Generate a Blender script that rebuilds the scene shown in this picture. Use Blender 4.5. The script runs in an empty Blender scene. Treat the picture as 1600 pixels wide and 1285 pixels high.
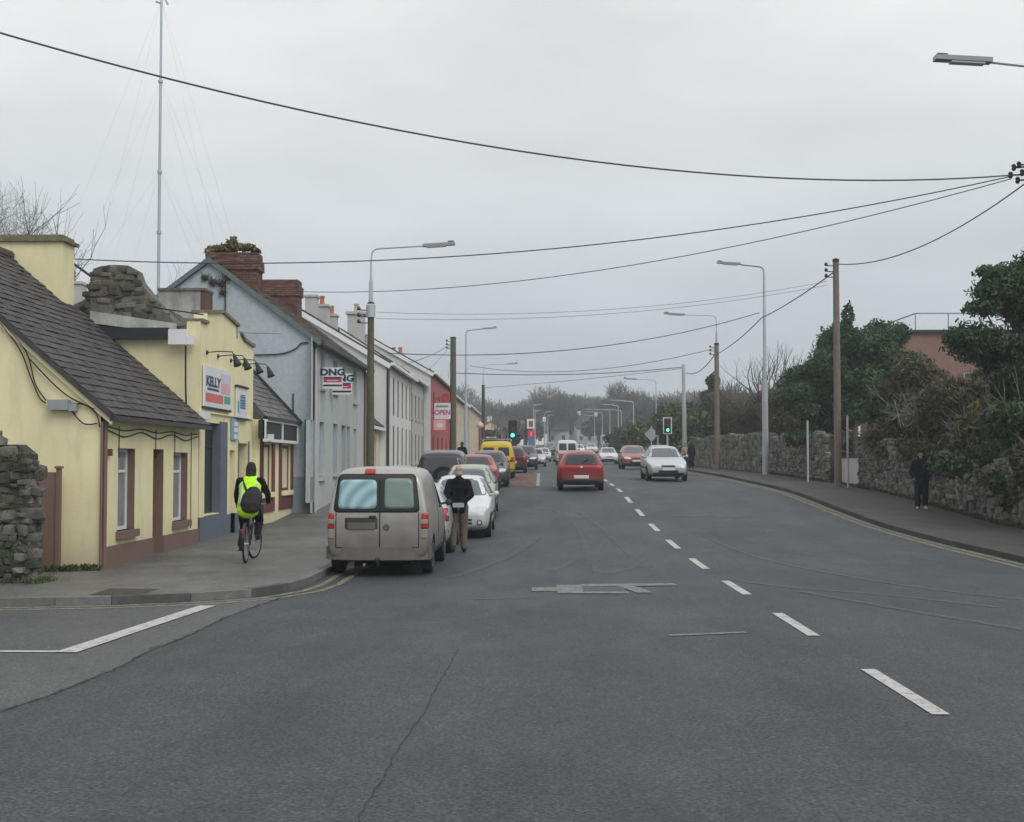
import bpy, bmesh, math, random
import numpy as np
from mathutils import Vector as V, Matrix as M
from mathutils.bvhtree import BVHTree
rnd = random.Random(11)
SC = bpy.context.scene
COL = SC.collection
PI = math.pi
# ------------------------------------------------------------------ camera
F = 2000.0                      # focal length in photo pixels (photo is 1600 px wide)
CAMZ = 1.9
PITCH = math.atan(79.5/F)
YAW = math.atan(33.0/F)
cd = bpy.data.cameras.new('camera'); cam = bpy.data.objects.new('camera', cd); COL.objects.link(cam)
cam.location = (0, 0, CAMZ); cam.rotation_euler = (PI/2+PITCH, 0, YAW)
cd.sensor_width = 36; cd.lens = 36*F/1600; cd.clip_end = 5000; cd.clip_start = .1
SC.camera = cam
CR = cam.rotation_euler.to_matrix()
# ------------------------------------------------------------------ light
W = bpy.data.worlds.new('World'); SC.world = W; W.use_nodes = True
nt = W.node_tree; nt.nodes.clear()
SUN_EL, SUN_AZ = math.radians(46), math.radians(140)
def nn(t, typ, **kw):
    n = t.nodes.new(typ)
    for k, v in kw.items(): setattr(n, k, v)
    return n
out = nn(nt, 'ShaderNodeOutputWorld'); bg = nn(nt, 'ShaderNodeBackground'); bg.inputs[1].default_value = .085
sky = nn(nt, 'ShaderNodeTexSky', sky_type='NISHITA', sun_disc=False, sun_elevation=SUN_EL, sun_rotation=SUN_AZ)
sky.air_density = 1.2; sky.dust_density = 4.0
tc = nn(nt, 'ShaderNodeTexCoord'); sep = nn(nt, 'ShaderNodeSeparateXYZ'); nt.links.new(tc.outputs['Generated'], sep.inputs[0])
# overcast deck: darker blue-grey at the horizon, pale above, soft cloud mottling
ramp = nn(nt, 'ShaderNodeValToRGB'); nt.links.new(sep.outputs[2], ramp.inputs[0])
SKYK = 11.6
for i, (p, c) in enumerate([(0.0, (.55, .635, .70)), (.06, (.585, .66, .71)), (.11, (.63, .69, .73)), (.17, (.70, .75, .775)), (.23, (.80, .825, .84)), (.33, (.92, .925, .925)), (1.0, (1.0, 1.0, 1.0))]):
    e = ramp.color_ramp.elements[i] if i < 2 else ramp.color_ramp.elements.new(p)
    e.position = p; e.color = (*c, 1)
mp = nn(nt, 'ShaderNodeMapping'); mp.inputs['Scale'].default_value = (1.6, 1.6, 5.0); nt.links.new(tc.outputs['Generated'], mp.inputs[0])
nz = nn(nt, 'ShaderNodeTexNoise'); nz.inputs['Scale'].default_value = 1.7; nz.inputs['Detail'].default_value = 5; nz.inputs['Roughness'].default_value = .5
nt.links.new(mp.outputs[0], nz.inputs[0])
mr = nn(nt, 'ShaderNodeMapRange'); mr.inputs[1].default_value = .3; mr.inputs[2].default_value = .7; mr.inputs[3].default_value = .875; mr.inputs[4].default_value = 1.115
nt.links.new(nz.outputs[0], mr.inputs[0])
mul = nn(nt, 'ShaderNodeVectorMath', operation='SCALE'); nt.links.new(ramp.outputs[0], mul.inputs[0]); nt.links.new(mr.outputs[0], mul.inputs[3])
mul2 = nn(nt, 'ShaderNodeVectorMath', operation='SCALE'); nt.links.new(mul.outputs[0], mul2.inputs[0]); mul2.inputs[3].default_value = SKYK
mix = nn(nt, 'ShaderNodeMix', data_type='RGBA'); mix.inputs[0].default_value = .93
nt.links.new(sky.outputs[0], mix.inputs[6]); nt.links.new(mul2.outputs[0], mix.inputs[7])
nt.links.new(mix.outputs[2], bg.inputs[0]); nt.links.new(bg.outputs[0], out.inputs[0])
sl = bpy.data.lights.new('sun', 'SUN'); sl.energy = 1.35; sl.angle = math.radians(40); sl.color = (1, .98, .95)
so = bpy.data.objects.new('sun', sl); COL.objects.link(so)
so.rotation_euler = (PI/2-SUN_EL, 0, math.radians(180)-SUN_AZ)
so.location = (0, -30, 60)
SC.view_settings.view_transform = 'Standard'; SC.view_settings.look = 'None'
SC.view_settings.exposure = 0.0; SC.view_settings.gamma = 1.0; SC.view_settings.use_curve_mapping = False
# ------------------------------------------------------------------ helpers
TAB = [(-60, 0), (0, 0), (22, 0), (26.7, .06), (33.3, .27), (38.5, .53), (45.5, .89), (52, 1.06), (64.5, 1.30), (77, 1.45), (105, 1.64), (129, 1.95), (177, 3.1), (294, 5.9), (350, 7.2), (450, 9.5), (1500, 24)]
def prof(y):
    for i in range(len(TAB)-1):
        if y <= TAB[i+1][0] or i == len(TAB)-2:
            (y0, z0), (y1, z1) = TAB[i], TAB[i+1]
            def sl_(k):
                if k <= 0 or k >= len(TAB)-1: return 0
                a = (TAB[k][1]-TAB[k-1][1])/(TAB[k][0]-TAB[k-1][0]); b = (TAB[k+1][1]-TAB[k][1])/(TAB[k+1][0]-TAB[k][0])
                return 0 if a*b <= 0 else 2*a*b/(a+b)
            h = y1-y0; t = (y-y0)/h; m0, m1 = sl_(i), sl_(i+1)
            return (2*t**3-3*t*t+1)*z0+(t**3-2*t*t+t)*h*m0+(-2*t**3+3*t*t)*z1+(t**3-t*t)*h*m1
def smst(t): t = max(0, min(1, t)); return t*t*(3-2*t)
def g(x, y): return prof(y) - .004*min(abs(x-4), 6.5)**2*smst((y-24)/12)
def bend(y): return .00013*max(0, y-60)**2 if y < 300 else 7.49+.0624*(y-300)
def ray(px, py): return CR @ V(((px-800)/F, (642.5-py)/F, -1))
def P(px, py, Y):
    d = ray(px, py); return V((0, 0, CAMZ)) + d*(Y/d.y)
def X(px, Y): return P(px, 700, Y).x
def Z(py, Y, px=800): return P(px, py, Y).z
def G(px, py, dz=0):
    d = ray(px, py); a, b = 3., 400.
    f = lambda Y: CAMZ+d.z*Y/d.y-g(d.x*Y/d.y, Y)-dz
    for _ in range(50):
        m = (a+b)/2
        if f(m) > 0: a = m
        else: b = m
    p = V((0, 0, CAMZ))+d*(a/d.y); return p

MATS = {}
def mat(name, c, rough=.8, var=.12, scale=2.0, metal=0, spec=.4, isl=0, bump=0, bscale=40, coat=0, streak=0, streakc=(.25, .25, .2), emit=0, detail=6, dirt=None):
    if name in MATS: return MATS[name]
    m = bpy.data.materials.new(name); m.use_nodes = True; t = m.node_tree; L = t.links
    b = t.nodes['Principled BSDF']
    b.inputs['Roughness'].default_value = rough; b.inputs['Metallic'].default_value = metal; b.inputs['Specular IOR Level'].default_value = spec
    if coat: b.inputs['Coat Weight'].default_value = coat; b.inputs['Coat Roughness'].default_value = .08
    geo = nn(t, 'ShaderNodeNewGeometry')
    n1 = nn(t, 'ShaderNodeTexNoise'); n1.inputs['Scale'].default_value = scale; n1.inputs['Detail'].default_value = detail; n1.inputs['Roughness'].default_value = .6
    L.new(geo.outputs['Position'], n1.inputs['Vector'])
    val = nn(t, 'ShaderNodeMapRange'); val.inputs[1].default_value = .25; val.inputs[2].default_value = .75; val.inputs[3].default_value = 1-var; val.inputs[4].default_value = 1+var
    L.new(n1.outputs[0], val.inputs[0]); vo = val.outputs[0]
    if isl:
        oi = nn(t, 'ShaderNodeObjectInfo'); a = nn(t, 'ShaderNodeMath', operation='ADD'); L.new(oi.outputs['Random'], a.inputs[0]); L.new(geo.outputs['Random Per Island'], a.inputs[1])
        fr = nn(t, 'ShaderNodeMath', operation='FRACT'); L.new(a.outputs[0], fr.inputs[0])
        mm = nn(t, 'ShaderNodeMapRange'); mm.inputs[3].default_value = 1-isl; mm.inputs[4].default_value = 1+isl; L.new(fr.outputs[0], mm.inputs[0])
        pr = nn(t, 'ShaderNodeMath', operation='MULTIPLY'); L.new(vo, pr.inputs[0]); L.new(mm.outputs[0], pr.inputs[1]); vo = pr.outputs[0]
    hs = nn(t, 'ShaderNodeHueSaturation'); hs.inputs['Color'].default_value = (*c, 1); L.new(vo, hs.inputs['Value'])
    co = hs.outputs[0]
    if streak:
        mpp = nn(t, 'ShaderNodeMapping'); mpp.inputs['Scale'].default_value = (2.2, 2.2, .45); L.new(geo.outputs['Position'], mpp.inputs[0])
        n2 = nn(t, 'ShaderNodeTexNoise'); n2.inputs['Scale'].default_value = 1.6; n2.inputs['Detail'].default_value = 8; n2.inputs['Roughness'].default_value = .65; L.new(mpp.outputs[0], n2.inputs[0])
        r2 = nn(t, 'ShaderNodeMapRange'); r2.inputs[1].default_value = .5; r2.inputs[2].default_value = .78; r2.inputs[4].default_value = streak; L.new(n2.outputs[0], r2.inputs[0])
        mx = nn(t, 'ShaderNodeMix', data_type='RGBA'); L.new(r2.outputs[0], mx.inputs[0]); L.new(co, mx.inputs[6]); mx.inputs[7].default_value = (*streakc, 1); co = mx.outputs[2]
    if dirt:            # road dirt thrown up over the lower body: (colour, z from, z to, amount) in object space
        tco = nn(t, 'ShaderNodeTexCoord'); sp = nn(t, 'ShaderNodeSeparateXYZ'); L.new(tco.outputs['Object'], sp.inputs[0])
        n3 = nn(t, 'ShaderNodeTexNoise'); n3.inputs['Scale'].default_value = 3.5; n3.inputs['Detail'].default_value = 6; L.new(geo.outputs['Position'], n3.inputs[0])
        ad = nn(t, 'ShaderNodeMath', operation='MULTIPLY_ADD'); ad.inputs[1].default_value = .5; L.new(n3.outputs[0], ad.inputs[0]); L.new(sp.outputs[2], ad.inputs[2])
        r3 = nn(t, 'ShaderNodeMapRange'); r3.inputs[1].default_value = dirt[1]+.25; r3.inputs[2].default_value = dirt[2]+.25; r3.inputs[3].default_value = dirt[3]; r3.inputs[4].default_value = 0; L.new(ad.outputs[0], r3.inputs[0])
        mx = nn(t, 'ShaderNodeMix', data_type='RGBA'); L.new(r3.outputs[0], mx.inputs[0]); L.new(co, mx.inputs[6]); mx.inputs[7].default_value = (*dirt[0], 1); co = mx.outputs[2]
        rr = nn(t, 'ShaderNodeMapRange'); rr.inputs[3].default_value = rough; rr.inputs[4].default_value = .75; L.new(r3.outputs[0], rr.inputs[0]); L.new(rr.outputs[0], b.inputs['Roughness'])
    L.new(co, b.inputs['Base Color'])
    if bump:
        n4 = nn(t, 'ShaderNodeTexNoise'); n4.inputs['Scale'].default_value = bscale; n4.inputs['Detail'].default_value = 4; L.new(geo.outputs['Position'], n4.inputs[0])
        bp = nn(t, 'ShaderNodeBump'); bp.inputs['Strength'].default_value = bump; bp.inputs['Distance'].default_value = .02; L.new(n4.outputs[0], bp.inputs['Height']); L.new(bp.outputs[0], b.inputs['Normal'])
    if emit:
        b.inputs['Emission Color'].default_value = (*c, 1); b.inputs['Emission Strength'].default_value = emit
    MATS[name] = m; return m

def meta(o, label=None, cat=None, group=None, kind=None):
    for k, v in (('label', label), ('category', cat), ('group', group), ('kind', kind)):
        if v: o[k] = v
    return o
def thing(name, label, cat, loc, group=None, rz=0):
    o = bpy.data.objects.new(name, None); COL.objects.link(o); o.location = loc; o.rotation_euler = (0, 0, rz); o.empty_display_size = .2
    return meta(o, label, cat, group)
def link(name, me, parent=None, world=True, mx=None):
    o = bpy.data.objects.new(name, me); COL.objects.link(o)
    if mx is not None: o.matrix_basis = mx
    if parent is not None:
        o.parent = parent
        if world and parent.type == 'EMPTY':
            o.matrix_parent_inverse = (M.Translation(parent.location) @ parent.rotation_euler.to_matrix().to_4x4()).inverted()
    return o
class B:
    def __init__(s): s.v = []; s.f = []
    def add(s, vs, fs):
        n = len(s.v); s.v += [tuple(p) for p in vs]; s.f += [tuple(i+n for i in f) for f in fs]; return s
    def quad(s, *p): return s.add(p, [tuple(range(len(p)))])
    def box(s, x0, x1, y0, y1, z0, z1):
        return s.hexa([(x0, y0, z0), (x1, y0, z0), (x1, y1, z0), (x0, y1, z0), (x0, y0, z1), (x1, y0, z1), (x1, y1, z1), (x0, y1, z1)])
    def hexa(s, p): return s.add(p, [(3, 2, 1, 0), (4, 5, 6, 7), (0, 1, 5, 4), (1, 2, 6, 5), (2, 3, 7, 6), (3, 0, 4, 7)])
    def obox(s, o, u, v, n, u0, u1, v0, v1, n0, n1):
        q = [o+u*a+v*b+n*c for (a, b, c) in ((u0, v0, n0), (u1, v0, n0), (u1, v0, n1), (u0, v0, n1), (u0, v1, n0), (u1, v1, n0), (u1, v1, n1), (u0, v1, n1))]
        return s.hexa(q)
    def prism(s, pts, ex):
        n = len(pts); ex = V(ex); pts = [V(p) for p in pts]
        return s.add(pts+[p+ex for p in pts], [tuple(range(n))[::-1], tuple(range(n, 2*n))]+[(i, (i+1) % n, n+(i+1) % n, n+i) for i in range(n)])
    def tube(s, path, r, n=8, cap=True):
        path = [V(p) for p in path]; k = len(path); rs = r if isinstance(r, (list, tuple)) else [r]*k
        base = len(s.v); up = None
        for i, p in enumerate(path):
            d = (path[min(i+1, k-1)]-path[max(i-1, 0)]).normalized()
            if up is None:
                a = V((0, 0, 1)) if abs(d.z) < .9 else V((1, 0, 0)); up = (a-d*a.dot(d)).normalized()
            else:
                up = up-d*up.dot(d)
                up = up.normalized() if up.length > 1e-6 else d.orthogonal().normalized()
            w = d.cross(up)
            for j in range(n):
                a = 2*PI*j/n; s.v.append(tuple(p+(up*math.cos(a)+w*math.sin(a))*rs[i]))
        for i in range(k-1):
            for j in range(n):
                a, b = base+i*n+j, base+i*n+(j+1) % n; s.f.append((a, b, b+n, a+n))
        if cap: s.f.append(tuple(base+j for j in range(n))[::-1]); s.f.append(tuple(base+(k-1)*n+j for j in range(n)))
        return s
    def lathe(s, prof_, o, ax='z', n=20):
        o = V(o); base = len(s.v); k = len(prof_)
        for (r, h) in prof_:
            for j in range(n):
                a = 2*PI*j/n; c, d = r*math.cos(a), r*math.sin(a)
                s.v.append(tuple(o+(V((c, d, h)) if ax == 'z' else V((h, c, d)) if ax == 'x' else V((c, h, d)))))
        for i in range(k-1):
            for j in range(n):
                a, b = base+i*n+j, base+i*n+(j+1) % n; s.f.append((a, b, b+n, a+n))
        s.f.append(tuple(base+j for j in range(n))[::-1]); s.f.append(tuple(base+(k-1)*n+j for j in range(n)))
        return s
    def mesh(s, name, m, smooth=False, fix=True):
        me = bpy.data.meshes.new(name); me.from_pydata(s.v, [], s.f)
        for mm in (m if isinstance(m, list) else [m]): me.materials.append(mm)
        if fix:
            bm = bmesh.new(); bm.from_mesh(me); bmesh.ops.recalc_face_normals(bm, faces=bm.faces); bm.to_mesh(me); bm.free()
        if smooth:
            me.polygons.foreach_set('use_smooth', [True]*len(me.polygons))
        return me
    def build(s, name, m, parent=None, world=True, smooth=False, fix=True):
        return link(name, s.mesh(name, m, smooth, fix), parent, world)
def bake(o, keepmats=True):
    dg = bpy.context.evaluated_depsgraph_get(); dg.update()
    return bpy.data.meshes.new_from_object(o.evaluated_get(dg), preserve_all_data_layers=False, depsgraph=dg)
def text_mesh(body, size, m, ext=.002, bold=.0):
    cu = bpy.data.curves.new('lettering', 'FONT'); cu.body = body; cu.size = size; cu.align_x = 'CENTER'; cu.align_y = 'CENTER'; cu.extrude = ext; cu.offset = bold; cu.resolution_u = 3
    o = bpy.data.objects.new('lettering', cu); COL.objects.link(o); me = bake(o); bpy.data.objects.remove(o); me.materials.clear(); me.materials.append(m); return me
def text(name, body, size, m, o, u, v, parent, bold=0, sx=1):
    me = text_mesh(body, size, m, bold=bold); n = u.cross(v)
    mx = M(((u.x*sx, v.x, n.x, o.x), (u.y*sx, v.y, n.y, o.y), (u.z*sx, v.z, n.z, o.z), (0, 0, 0, 1)))
    return link(name, me, parent, True, mx)
def frame_mx(o, u, v, n, s=(1, 1, 1)):
    return M(((u.x*s[0], v.x*s[1], n.x*s[2], o.x), (u.y*s[0], v.y*s[1], n.y*s[2], o.y), (u.z*s[0], v.z*s[1], n.z*s[2], o.z), (0, 0, 0, 1)))
UX, UY, UZ = V((1, 0, 0)), V((0, 1, 0)), V((0, 0, 1))
# ------------------------------------------------------------------ materials
def asphalt(name, c, var, rough, grain=.35, wet=0.0, tracks=0):
    m = bpy.data.materials.new(name); m.use_nodes = True; t = m.node_tree; L = t.links; b = t.nodes['Principled BSDF']
    geo = nn(t, 'ShaderNodeNewGeometry')
    def noise(scale, det, mapsc=(1, 1, 1)):
        mp_ = nn(t, 'ShaderNodeMapping'); mp_.inputs['Scale'].default_value = mapsc; L.new(geo.outputs['Position'], mp_.inputs[0])
        n = nn(t, 'ShaderNodeTexNoise'); n.inputs['Scale'].default_value = scale; n.inputs['Detail'].default_value = det; n.inputs['Roughness'].default_value = .65; L.new(mp_.outputs[0], n.inputs[0]); return n.outputs[0]
    def rng(x, a, b_, lo, hi):
        r = nn(t, 'ShaderNodeMapRange'); r.inputs[1].default_value = a; r.inputs[2].default_value = b_; r.inputs[3].default_value = lo; r.inputs[4].default_value = hi; L.new(x, r.inputs[0]); return r.outputs[0]
    def mulv(x, y):
        q = nn(t, 'ShaderNodeMath', operation='MULTIPLY'); L.new(x, q.inputs[0]); L.new(y, q.inputs[1]); return q.outputs[0]
    big = rng(noise(.35, 6), .3, .7, 1-var, 1+var)
    mid = rng(noise(2.2, 6, (1, .5, 1)), .3, .7, 1-var*.7, 1+var*.7)
    fine = mulv(rng(noise(34, 2), .36, .64, 1-grain, 1+grain), rng(noise(11, 4, (1, .7, 1)), .35, .65, 1-grain*.35, 1+grain*.35))
    spk = rng(noise(48, 1), .62, .74, 1.0, 2.2)
    v = mulv(mulv(big, mid), mulv(fine, spk))
    if tracks:       # worn wheel tracks along the lanes
        v = mulv(v, rng(noise(.9, 3, (1, .02, 0)), .35, .65, 1-tracks, 1+tracks))
    hs = nn(t, 'ShaderNodeHueSaturation'); hs.inputs['Color'].default_value = (*c, 1); L.new(v, hs.inputs['Value']); L.new(hs.outputs[0], b.inputs['Base Color'])
    L.new(rng(noise(.6, 5, (1, .4, 1)), .35, .65, rough-.08-wet, rough+.06), b.inputs['Roughness'])
    b.inputs['Specular IOR Level'].default_value = .5
    bp = nn(t, 'ShaderNodeBump'); bp.inputs['Strength'].default_value = .8; bp.inputs['Distance'].default_value = .02; L.new(noise(45, 3), bp.inputs['Height']); L.new(bp.outputs[0], b.inputs['Normal'])
    MATS[name] = m; return m
def worn(name, c, cover=.6, scale=6, soft=.2, rough=.7):
    """paint or scuff that has worn through in places"""
    m = bpy.data.materials.new(name); m.use_nodes = True; t = m.node_tree; L = t.links; b = t.nodes['Principled BSDF']
    geo = nn(t, 'ShaderNodeNewGeometry'); n = nn(t, 'ShaderNodeTexNoise'); n.inputs['Scale'].default_value = scale; n.inputs['Detail'].default_value = 8; n.inputs['Roughness'].default_value = .7
    L.new(geo.outputs['Position'], n.inputs[0])
    r = nn(t, 'ShaderNodeMapRange'); r.inputs[1].default_value = 1-cover-soft; r.inputs[2].default_value = 1-cover+soft; L.new(n.outputs[0], r.inputs[0])
    n2 = nn(t, 'ShaderNodeTexNoise'); n2.inputs['Scale'].default_value = 40; L.new(geo.outputs['Position'], n2.inputs[0])
    hs = nn(t, 'ShaderNodeHueSaturation'); hs.inputs['Color'].default_value = (*c, 1); r2 = nn(t, 'ShaderNodeMapRange'); r2.inputs[3].default_value = .7; r2.inputs[4].default_value = 1.25; L.new(n2.outputs[0], r2.inputs[0]); L.new(r2.outputs[0], hs.inputs['Value'])
    L.new(hs.outputs[0], b.inputs['Base Color']); b.inputs['Roughness'].default_value = rough
    L.new(r.outputs[0], b.inputs['Alpha']); MATS[name] = m; return m
m_road = asphalt('road_asphalt', (.0395, .047, .0525), .22, .66, grain=.62, tracks=.13)
m_side = asphalt('side_street_asphalt', (.068, .072, .077), .16, .55, grain=.4, wet=.08)
m_pave = asphalt('pavement_asphalt', (.108, .109, .106), .3, .56, grain=.35, wet=.14)
m_pave2 = asphalt('right_pavement_asphalt', (.045, .042, .041), .24, .68)
m_kerb = mat('kerb_stone', (.12, .12, .118), .75, .3, 6, isl=.4, bump=.3)
m_kerb2 = mat('dark_kerb_stone', (.055, .054, .052), .8, .3, 6, isl=.25, bump=.3)
m_paint = worn('white_road_paint', (.47, .47, .455), .66, 8, .16)
m_paint2 = worn('old_white_paint', (.42, .42, .40), .55, 10, .18)
m_yel = worn('yellow_road_paint', (.42, .37, .23), .44, 7, .22)
m_scuff = worn('tyre_scuff', (.112, .122, .13), .47, 2.5, .34)
m_tar = worn('tar_seam', (.016, .016, .017), .44, 4, .16)
m_patch = worn('concrete_patch', (.19, .19, .185), .66, 7, .2)
m_red = worn('red_surfacing', (.16, .075, .062), .6, 3, .22)
m_earth = mat('grassy_ground', (.05, .065, .03), .95, .4, .8)
# ------------------------------------------------------------------ terrain, road, pavements
def sheet(name, ys, xl, xr, dz, m, nx=6, kind='structure', parent=None):
    b = B(); fl = xl if callable(xl) else (lambda y: xl); fr = xr if callable(xr) else (lambda y: xr); fz = dz if callable(dz) else (lambda x, y: dz)
    for y in ys:
        for i in range(nx+1):
            x = fl(y)+(fr(y)-fl(y))*i/nx; b.v.append((x, y, g(x, y)+fz(x, y)))
    for j in range(len(ys)-1):
        for i in range(nx):
            a = j*(nx+1)+i; b.f.append((a, a+1, a+nx+2, a+nx+1))
    o = b.build(name, m, parent, smooth=True)
    if kind: o['kind'] = kind
    return o
def frange(a, b, s):
    r = []; x = a
    while x < b-1e-6: r.append(x); x += s
    return r+[b]
YR = frange(-25, 130, 1.0)+frange(132, 420, 6)
b = B()                                              # terrain out to the horizon
tx = [-900, -300, -120, -60, -30, -14, -8, -3, 0, 4, 10, 13, 18, 30, 60, 120, 300, 900]; ty = frange(-60, 140, 4)+frange(150, 460, 15)+[520, 700, 1000, 1500]
for y in ty:
    for x in tx: b.v.append((x, y, g(x, y)-.12-(0 if y < 300 else 0)))
nxt = len(tx)
for j in range(len(ty)-1):
    for i in range(nxt-1): a = j*nxt+i; b.f.append((a, a+1, a+nxt+1, a+nxt))
o = b.build('ground', m_earth, smooth=True); o['kind'] = 'structure'
KR = 9.15
sheet('road', YR, lambda y: -3.9+bend(y) if y > 17 else -4.9, lambda y: KR+bend(y), 0, m_road, 14)
SEAM = [(0, 1112), (60, 1094), (120, 1070), (180, 1046), (232, 1018), (290, 996), (345, 968), (400, 948), (440, 935)]
SG = [tuple(G(*q)[:2]) for q in SEAM]
def seamx(y):
    if y <= SG[0][1]: return SG[0][0]
    for (xa, ya), (xb, yb) in zip(SG, SG[1:]):
        if y <= yb: return xa+(xb-xa)*(y-ya)/(yb-ya)
    return SG[-1][0]
sheet('side_street', frange(-25, 9, 2)+frange(9.2, 18.0, .4), -40, seamx, .004, m_side, 10)
KL = [(-30, 16.2), (-7, 16.7), (-5.6, 17.0), (-4.65, 17.4), (-3.95, 18.0), (-3.6, 18.9), (-3.47, 19.8), (-3.45, 22)]
def kl(y):
    if y >= 22: return -3.45+bend(y)
    for (xa, ya), (xb, yb) in zip(KL, KL[1:]):
        if y <= yb: return xa+(xb-xa)*(y-ya)/(yb-ya)
KH = .11
yl = [p[1] for p in KL[:-1]]+frange(22, 130, 1.0)+frange(132, 420, 6)
pl = sheet('left_pavement', yl, lambda y: -14+bend(y) if y > 16.5 else -30, lambda y: kl(y)-.12, KH, m_pave, 8)
pr_ = sheet('right_pavement', YR, lambda y: KR+.13+bend(y), lambda y: 12.6+bend(y), KH, m_pave2, 4)
kb = B().box(-.5, .5, -.5, .5, -.5, .5)
# chamfer the road-side edge a touch so the kerb catches light
kme = kb.mesh('kerb_stone', m_kerb)
def kerbline(pts, parent, side, ymax_parts, kme=kme, m_kerb=m_kerb):
    far = B(); run = 0
    for (x0, y0), (x1, y1) in zip(pts, pts[1:]):
        d = V((x1-x0, y1-y0, 0)); Ld = d.length; n = max(1, round(Ld/.92))
        for i in range(n):
            a = V((x0, y0, 0))+d*(i/n); c = V((x0, y0, 0))+d*((i+1)/n)
            a.z = g(a.x, a.y); c.z = g(c.x, c.y); u = (c-a).normalized(); nrm = UZ.cross(u).normalized(); up = u.cross(nrm)
            up = up if up.z > 0 else -up
            mid = (a+c)/2+nrm*.07*side+up*(.003+rnd.uniform(0, .004)); ln = (c-a).length-.008
            if mid.y < ymax_parts:
                o = link('kerb_stone', kme, parent, True, frame_mx(mid+up*(KH/2-.05), u, nrm, up, (ln, .14, KH+.1)))
            else:
                far.obox(mid+up*(KH/2-.05), u, nrm, up, -ln/2, ln/2, -.07, .07, -(KH+.1)/2, (KH+.1)/2)
    if far.f:
        o = far.build('kerb_run', m_kerb, parent); o['kind'] = 'stuff'
kerbline(KL[::1]+[(kl(y), y) for y in frange(24, 150, 2)], pl, 1, 48)
kerbline([(KR+.0+bend(y), y) for y in frange(-6, 150, 2)], pr_, -1, 62, kb.mesh('kerb_stone', m_kerb2), m_kerb2)
# ------------------------------------------------------------------ painted markings and wear, thin sheets on the road
def ribbon(name, pts, w, m, dz=.008, n=0):
    """pts: ground points (x, y); a strip of width w that follows the road surface"""
    pts = [V((p[0], p[1], 0)) for p in pts]; q = []
    for a, c in zip(pts, pts[1:]):
        k = max(1, int((c-a).length/1.0)); q += [a+(c-a)*(i/k) for i in range(k)]
    q.append(pts[-1]); b = B()
    for i, p in enumerate(q):
        d = (q[min(i+1, len(q)-1)]-q[max(0, i-1)]).normalized(); s = V((-d.y, d.x, 0))*w/2
        for t in (p-s, p+s): b.v.append((t.x, t.y, g(t.x, t.y)+dz))
    b.f = [(2*i, 2*i+1, 2*i+3, 2*i+2) for i in range(len(q)-1)]
    o = b.build(name, m); o['kind'] = 'structure'; return o
def gp(*pp): return [tuple(G(*p)[:2]) for p in pp]
def spline(p, n=8):
    r = []
    for i in range(len(p)-1):
        p0, p1, p2, p3 = [V(p[max(0, min(len(p)-1, k))]) for k in (i-1, i, i+1, i+2)]
        for j in range(n):
            t = j/n; r.append(tuple(.5*((2*p1)+(p2-p0)*t+(2*p0-5*p1+4*p2-p3)*t*t+(3*p1-p0-3*p2+p3)*t**3)))
    return r+[tuple(p[-1])]
for i in range(-1, 30):
    y0 = 9.74+4.35*i; x = 3.06
    ribbon('centre_line_dash', [(x+bend(y0), y0), (x+bend(y0+2.1), y0+2.1)], .135, m_paint)
ribbon('give_way_line', [(-4.64, 12.72), (-4.5, 14.4), (-4.28, 16.85)], .22, m_paint, .014)
ribbon('side_street_line', [(-30, 12.78), (-4.62, 12.78)], .11, m_paint, .012)
for dx in (.17, .42):
    ribbon('yellow_line', [(KR-dx+bend(y), y) for y in frange(-5, 110, 3)], .11, m_yel)
    ribbon('yellow_line', [(-30, 16.2-dx), (-7, 16.7-dx), (-5.5, 17.0-dx), (-4.6+dx*.3, 17.4-dx), (-3.85+dx*.6, 17.95-dx*.7), (-3.5+dx*.9, 18.9-dx*.3), (-3.42+dx, 19.8), (-3.42+dx, 26)], .1, m_yel, .012)
R_ = random.Random(3)
ribbon('tar_seam', [(x+R_.uniform(-.035, .035), y) for x, y in spline(SG, 9)], .035, m_tar, .012)
ribbon('road_crack', [(x+R_.uniform(-.012, .012), y) for x, y in spline(gp((555, 1290), (618, 1180), (665, 1110), (676, 1085), (700, 1045), (716, 1015)), 12)], .008, worn('crack_dark', (.016, .016, .017), .56, 1.3, .2), .007)
ribbon('road_patch', [(-.02, 19.15), (.66, 19.15)], .55, m_patch); 
ribbon('road_patch', [(.35, 19.15), (.74, 19.15)], 1.25, m_patch, .011); ribbon('road_patch', [(1.38, 19.2), (1.62, 19.25)], 1.2, m_patch, .011)
ribbon('road_patch', [(.74, 18.66), (1.38, 18.66)], .3, m_patch, .012); ribbon('road_patch', [(.74, 19.72), (2.2, 19.9)], .35, m_patch, .012)
ribbon('road_patch', gp((738, 937), (828, 935)), .12, m_scuff); ribbon('road_patch', gp((1045, 994), (1165, 989)), .1, m_patch)
ribbon('road_patch', gp((1000, 806), (1175, 809)), .3, m_scuff)
for pts, w in (([(1100, 838), (1180, 870), (1290, 895), (1430, 918), (1600, 938)], .12), ([(1130, 905), (1230, 918), (1380, 930), (1560, 950)], .14), ([(860, 895), (905, 870), (912, 845), (895, 815), (860, 795)], .16),
               ([(985, 870), (960, 845), (930, 818), (900, 800)], .13), ([(1010, 870), (985, 890), (940, 897)], .12), ([(1600, 985), (1420, 955), (1250, 925)], .14), ([(700, 905), (760, 885), (800, 868), (840, 840)], .18), ([(930, 895), (935, 860), (960, 835)], .12)):
    ribbon('tyre_scuff', spline(gp(*pts), 8), w, m_scuff, .008)
sheet('red_parking_bay', frange(50, 68, 1.5), -.95, .12, .008, m_red, 2)
ribbon('bay_line', [(.18, 50), (.3, 68)], .14, m_paint2, .008)
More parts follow.
